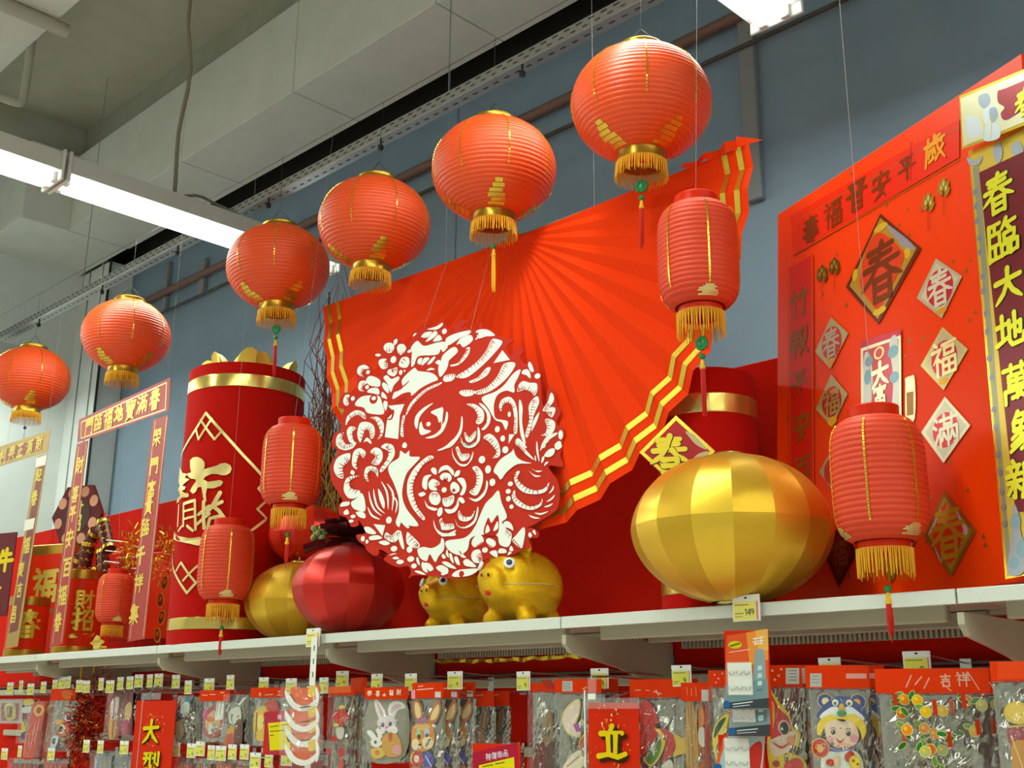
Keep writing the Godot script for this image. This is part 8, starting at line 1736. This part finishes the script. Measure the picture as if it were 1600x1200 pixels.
	bag("red cartoon dragon decoration bag behind the blister cards", "charm pack", Vector3(-1.23, 1.531, -0.06), 0.3142, 0.07408, 0.2343, 0.17, "f e8b0a8;e -19 107.1 2.5 2.4;e -7.2 97.4 2.5 2.4;e -15 90.3 2.5 2.4;e -1.6 109.3 2.5 2.4;f cfccc6;p 7.1 111.6 32.8 111.3 31 81.8 5.4 81.9;f 5a5a5a;l 1 11.8 106.8 27.6 106.6;l 0.9 11.4 100.8 27.3 100.7;l 0.9 11.1 94.9 26.9 94.8;l 0.9 10.7 89 26.6 88.9", "f efd424;s -28.8 64.3 -23 65.1 -10.9 47 4.3 28.3 12.4 1.3 22.9 -3.2 24.2 -17.7 16.5 -37 12.8 -44.7 27.4 -53.5 29.4 -72.3 -36.4 -74;f d4251a;s -28.5 56.4 -22.6 58 -13.8 39.2 3.1 22.1 8.6 0.5 5.9 -13.7 -31.7 -18;f e8b02a;s -26.5 47 -21.7 45.4 -21.5 18.8 -27.6 -3 -30.7 0;f f0d8c0;s -31.9 -21.7 -5.2 -8.9 9.7 -3.8 19.7 -8.6 17.1 -24 6.4 -37 -10.6 -46.5 -25.4 -50.2 -32.9 -38.7;f f0a878;e 7 -21.1 8 9.2;f e6b8bc;e -4.8 2.8 11.7 13.6;f 16302e;e -4.3 1.3 8.1 11.5;f f6f6f0;e -8.6 0 2.3 2.8;f c8281c;t 3.7 -27.2 -24.7 -11.5 -33.7 5.2 -24.2;f d4251a;s -5.7 -62 14.8 -51.8 26.2 -58.8 23.3 -74 -6.3 -73.2;f b81e14;e -22.8 -63 6.5 6.1", 2, "cartoon dragon decoration bag hanging behind the front one")
	bag("baby-in-tiger-hat decoration bag with a red header", "decoration pack", Vector3(-1.11, 1.532, -0.05), 0.4189, 0.1136, 0.2249, 0.18, "f b9b6b0;p -47.7 98.3 -26.9 98.2 -28.5 74.2 -49.2 74.2;f 6a6a6a;l 0.9 -44.5 93.7 -30.7 93.6;l 0.9 -44.9 87.9 -31.1 87.9;l 0.9 -45.2 82.2 -31.4 82.2;f e89a90;p 16.4 97.9 52.5 97.8 51.8 88.7 15.8 88.8", "f d8c48a;e -24.8 49.6 14.6 13.9;e 33.1 48.2 14.3 14.4;f 2c3e86;e -24.8 49.6 12.8 12.1;e 33.1 48.2 12.5 12.7;f f0d8a0;e -24.1 48.8 6.7 6.6;f e8a020;e 30.9 47.5 6.3 6;f 2f4288;s -33.3 36 -7.7 55.9 16.5 56.3 42 36.3 42.1 18.5 -36 17.9;f e8ecf0;s -34.4 17.9 -19.6 36 -5.8 39.4 2.8 32.6 13.8 39.5 25.6 36.3 40.4 15.6;f f4f0e0;e -6.8 46.6 5.7 6;e 18.1 46.4 5.7 6;f 4a6a2a;e -7.2 45.1 2.7 3;e 17.5 44.9 2.7 3;f d8a030;s 1.3 43.6 7.3 43.7 9.7 34.7 3.4 30.2 -2.3 34.6;f 2f8a48;e 3.2 27.8 8.4 5.4;f f2cf1c;s -42.7 -6.1 -36.9 13.4 -17.3 25.6 2 20.6 21.9 27.3 39.5 15.6 44.4 -2.1 36.5 -17.2 33.2 -2.2 19.5 13.6 1.7 16.4 -18.1 13.3 -30.8 -0.3 -37.2 -10.8;f f2d2b4;s -28.2 2.5 -19.6 13.3 0.2 16.4 19.5 13.6 29.2 0.4 29.8 -15.5 21.3 -27.4 2.7 -33.2 -15.3 -29.7 -24.9 -16.5;f ea9aa4;e 22.1 -15.9 7.7 6.8;e -20.1 -17.4 5.7 6.2;f f2b088;e 3.1 -27.7 13.4 4.1;f 241614;e -13.6 -5.1 3.8 4.6;e 12.9 -7.2 4 4.6;f f8f8f8;e -14.7 -3.4 1.2 1.3;e 11.9 -5.1 1.2 1.3;f 3a2418;t 1.3 -18.9 0.5 -12.8 2.9 -7.8 0;t 1.3 8 -0.1 14.1 1.4 19.3 -1.2;f b83a3a;t 3.9 -8 -15.4 -2.5 -22.1 4.8 -15.8;f f8f4f0;t 1.3 -6.3 -16.9 -1.9 -18.9 3 -17;f 161412;s -5.8 17.3 3 13.5 10.6 15.3 1.8 17.9;f a03a2a;e 0.4 1.6 1.2 1.2;f 7a78b0;s -21 -30.2 2.6 -35.7 20.8 -30.3 20.4 -36.2 -0.8 -40.9 -19.9 -36.1;f d8dcd0;s -28.2 -38.5 -6.7 -39.6 20.4 -36.2 34.4 -53.4 27.8 -75.3 -30.7 -76.7 -38.3 -54.9;f d8b05a;e -37.4 -33 15.7 17.8;f c43a2c;e -37.4 -33 13.9 15.7;f e0c08a;l 1.2 -45 -28.4 -29.1 -25.2;l 1.2 -46.8 -32.9 -28.7 -32.6;f e0b060;e -37.8 -34.2 6 6.5;f c4301e;s 5 -43.8 15.9 -36.3 22.6 -46.4 15.9 -56.7 5.7 -54;f d8b83a;e 21.8 -56.6 10.9 12.3;f e8cf4a;e 21.8 -56.6 8.6 9.6;f b8402a;e 19.1 -53.7 2.7 2.6;e 26.1 -59.4 2.1 2;f c4402a;e -21.3 -57.5 7.5 5.9;f e8b890;e -10.7 -55.8 4.5 8.8", 2, "baby-in-tiger-hat bag hanging behind the front one")
	var tb := [Vector3(-0.9307, 1.532, -0.05), 0.4189, 0.1857, 0.2054]
	bag("big clear bag of tangerine and leaf garlands with a red header", "garland pack", tb[0], tb[1], tb[2], tb[3], 0.2, "f e8a890;l 2.2 -41.8 72 -31.8 91.3;l 2.2 -26.7 76.2 -15.1 89.1;l 2.1 -12.6 69.8 -2.7 86.9;g 吉 23.9 82.5 21.4 1.3;g 祥 51.9 84.6 23.4 1.2;f f0c8b8;l 1.1 60.3 97.3 75.8 67.6;l 1.1 15.5 80.4 30.6 65.5", fruit(tb[2], tb[3], 34, 8), 2, "big tangerine garland bag hanging behind the front one")
	bag("fruit basket decoration bag cut off by the right frame edge", "decoration pack", Vector3(-0.7597, 1.54, -0.02), 0.4189, 0.09929, 0.2034, 0.15, "f e8481c;p -37.9 101.5 59 102.6 55.8 74.9 -40.7 73.2", "f d8b83a;e -15.6 21.5 20.7 17.8;f e8c04a;e -17.3 23.4 15.1 12.9;e 9.5 27.5 15 13.8;f 4a7a2a;s -4 41.3 11.7 47.2 6.4 33.4;f 9a2a3a;s -31.3 -2.3 29.3 4.2 17.8 -32.7 -22.4 -43.1;f c8a23a;l 3 -33 -0.3 29.5 6.1;f c8862a;s -27.9 -23.8 16 -32.8 0.4 -90.5 -25.6 -91.2;f e0c060;l 2 -28.7 -14 -14.2 -71.8")
	# --- lower row ---
	var k := 0
	for p in [[[Vector3(-4.073, 1.328, -0.12), 0.2443, 0.1058, 0.1884], "grey clear bag of small goods below the tinsel, left one"], [[Vector3(-3.937, 1.331, -0.13), 0.2443, 0.1086, 0.1803], "grey clear bag of small goods below the tinsel, right one"], [[Vector3(-3.507, 1.329, -0.12), 0.2443, 0.0855, 0.1667], "red-brown pack under the lower tags, first right of the large-type sign"], [[Vector3(-3.387, 1.334, -0.12), 0.2443, 0.0772, 0.1631], "red-brown pack under the lower tags, second right of the large-type sign"], [[Vector3(-3.272, 1.339, -0.12), 0.2443, 0.08006, 0.1598], "red-brown pack under the lower tags, third right of the large-type sign"], [[Vector3(-3.155, 1.341, -0.12), 0.2443, 0.0825, 0.1489], "red-brown pack under the lower tags, fourth right of the large-type sign"], [[Vector3(-4.707, 1.276, -0.12), 0.2443, 0.191, 0.2021], "dark red pack at the bottom left frame corner"], [[Vector3(-4.438, 1.288, -0.12), 0.2443, 0.1511, 0.1942], "maroon striped pack beside the bottom left corner pack"]]:
		var w: float = p[0][2] * 1000.0
		var h: float = p[0][3] * 1000.0
		var c := "f %s;p %.0f %.0f %.0f %.0f %.0f %.0f %.0f %.0f;" % [["8a9498", "7d868c", "b03a22", "7a4a2a", "c0481f", "8a2418", "8a2a24", "a8342c"][k], -w * 0.42, -h * 0.45, w * 0.42, -h * 0.45, w * 0.42, h * 0.4, -w * 0.42, h * 0.4]
		for j in 5:
			c += "f %s;l 2.5 %.0f %.0f %.0f %.0f;" % [["c8ccd0", "4a545a", "d8702a", "c8a24a", "e08a4a"][(j + k) % 5], -w * 0.35 + j * w * 0.16, h * 0.36, -w * 0.3 + j * w * 0.15, -h * 0.4]
		bag(p[1], "small goods pack", p[0][0], p[0][1], p[0][2], p[0][3], 0.0, "", c)
		k += 1


func hook_card(label: String, at: Vector3, yaw: float, w: float, h: float, s: String, bl: Vector2, bw: float, bh: float) -> void:
	var t := thing("blister_card", label, "hook pack", at, yaw, "blister cards of hooks")
	part("card_sheet", boxed(Vector3(0, 0, -0.001), Vector3(w, h, 0.002), 0.0005), M.plastic_red, t)
	part("face_print", drawn(s, 0.00004, 0.0, 0.0003), M.print, t)
	var b := MB.new()
	b.box(Vector3(bl.x, bl.y, 0.006), Vector3(bw, bh, 0.011), 0.004)
	part("blister", b, M.film, t)
	var bk := MB.new()
	bk.box(Vector3(bl.x, bl.y, 0.0016), Vector3(bw * 0.94, bh * 0.94, 0.0012), 0.0004)
	part("white_tray", bk, M.foam_white, t)
	for j in 2:
		for i in 3:
			var hk := MB.new()
			hk.xf = Transform3D(Basis.IDENTITY, Vector3(bl.x + (i - 1) * bw * 0.3, bl.y + (0.22 - 0.44 * j) * bh, 0.003))
			var q := PackedVector3Array()
			for n in 8:
				q.append(Vector3(cos(PI * n / 7.0 + PI) * 0.005, sin(PI * n / 7.0 + PI) * 0.006, 0.002))
			hk.tube(q, 0.0014, -1.0, 6)
			part("small_hook", hk, M.chrome, t)
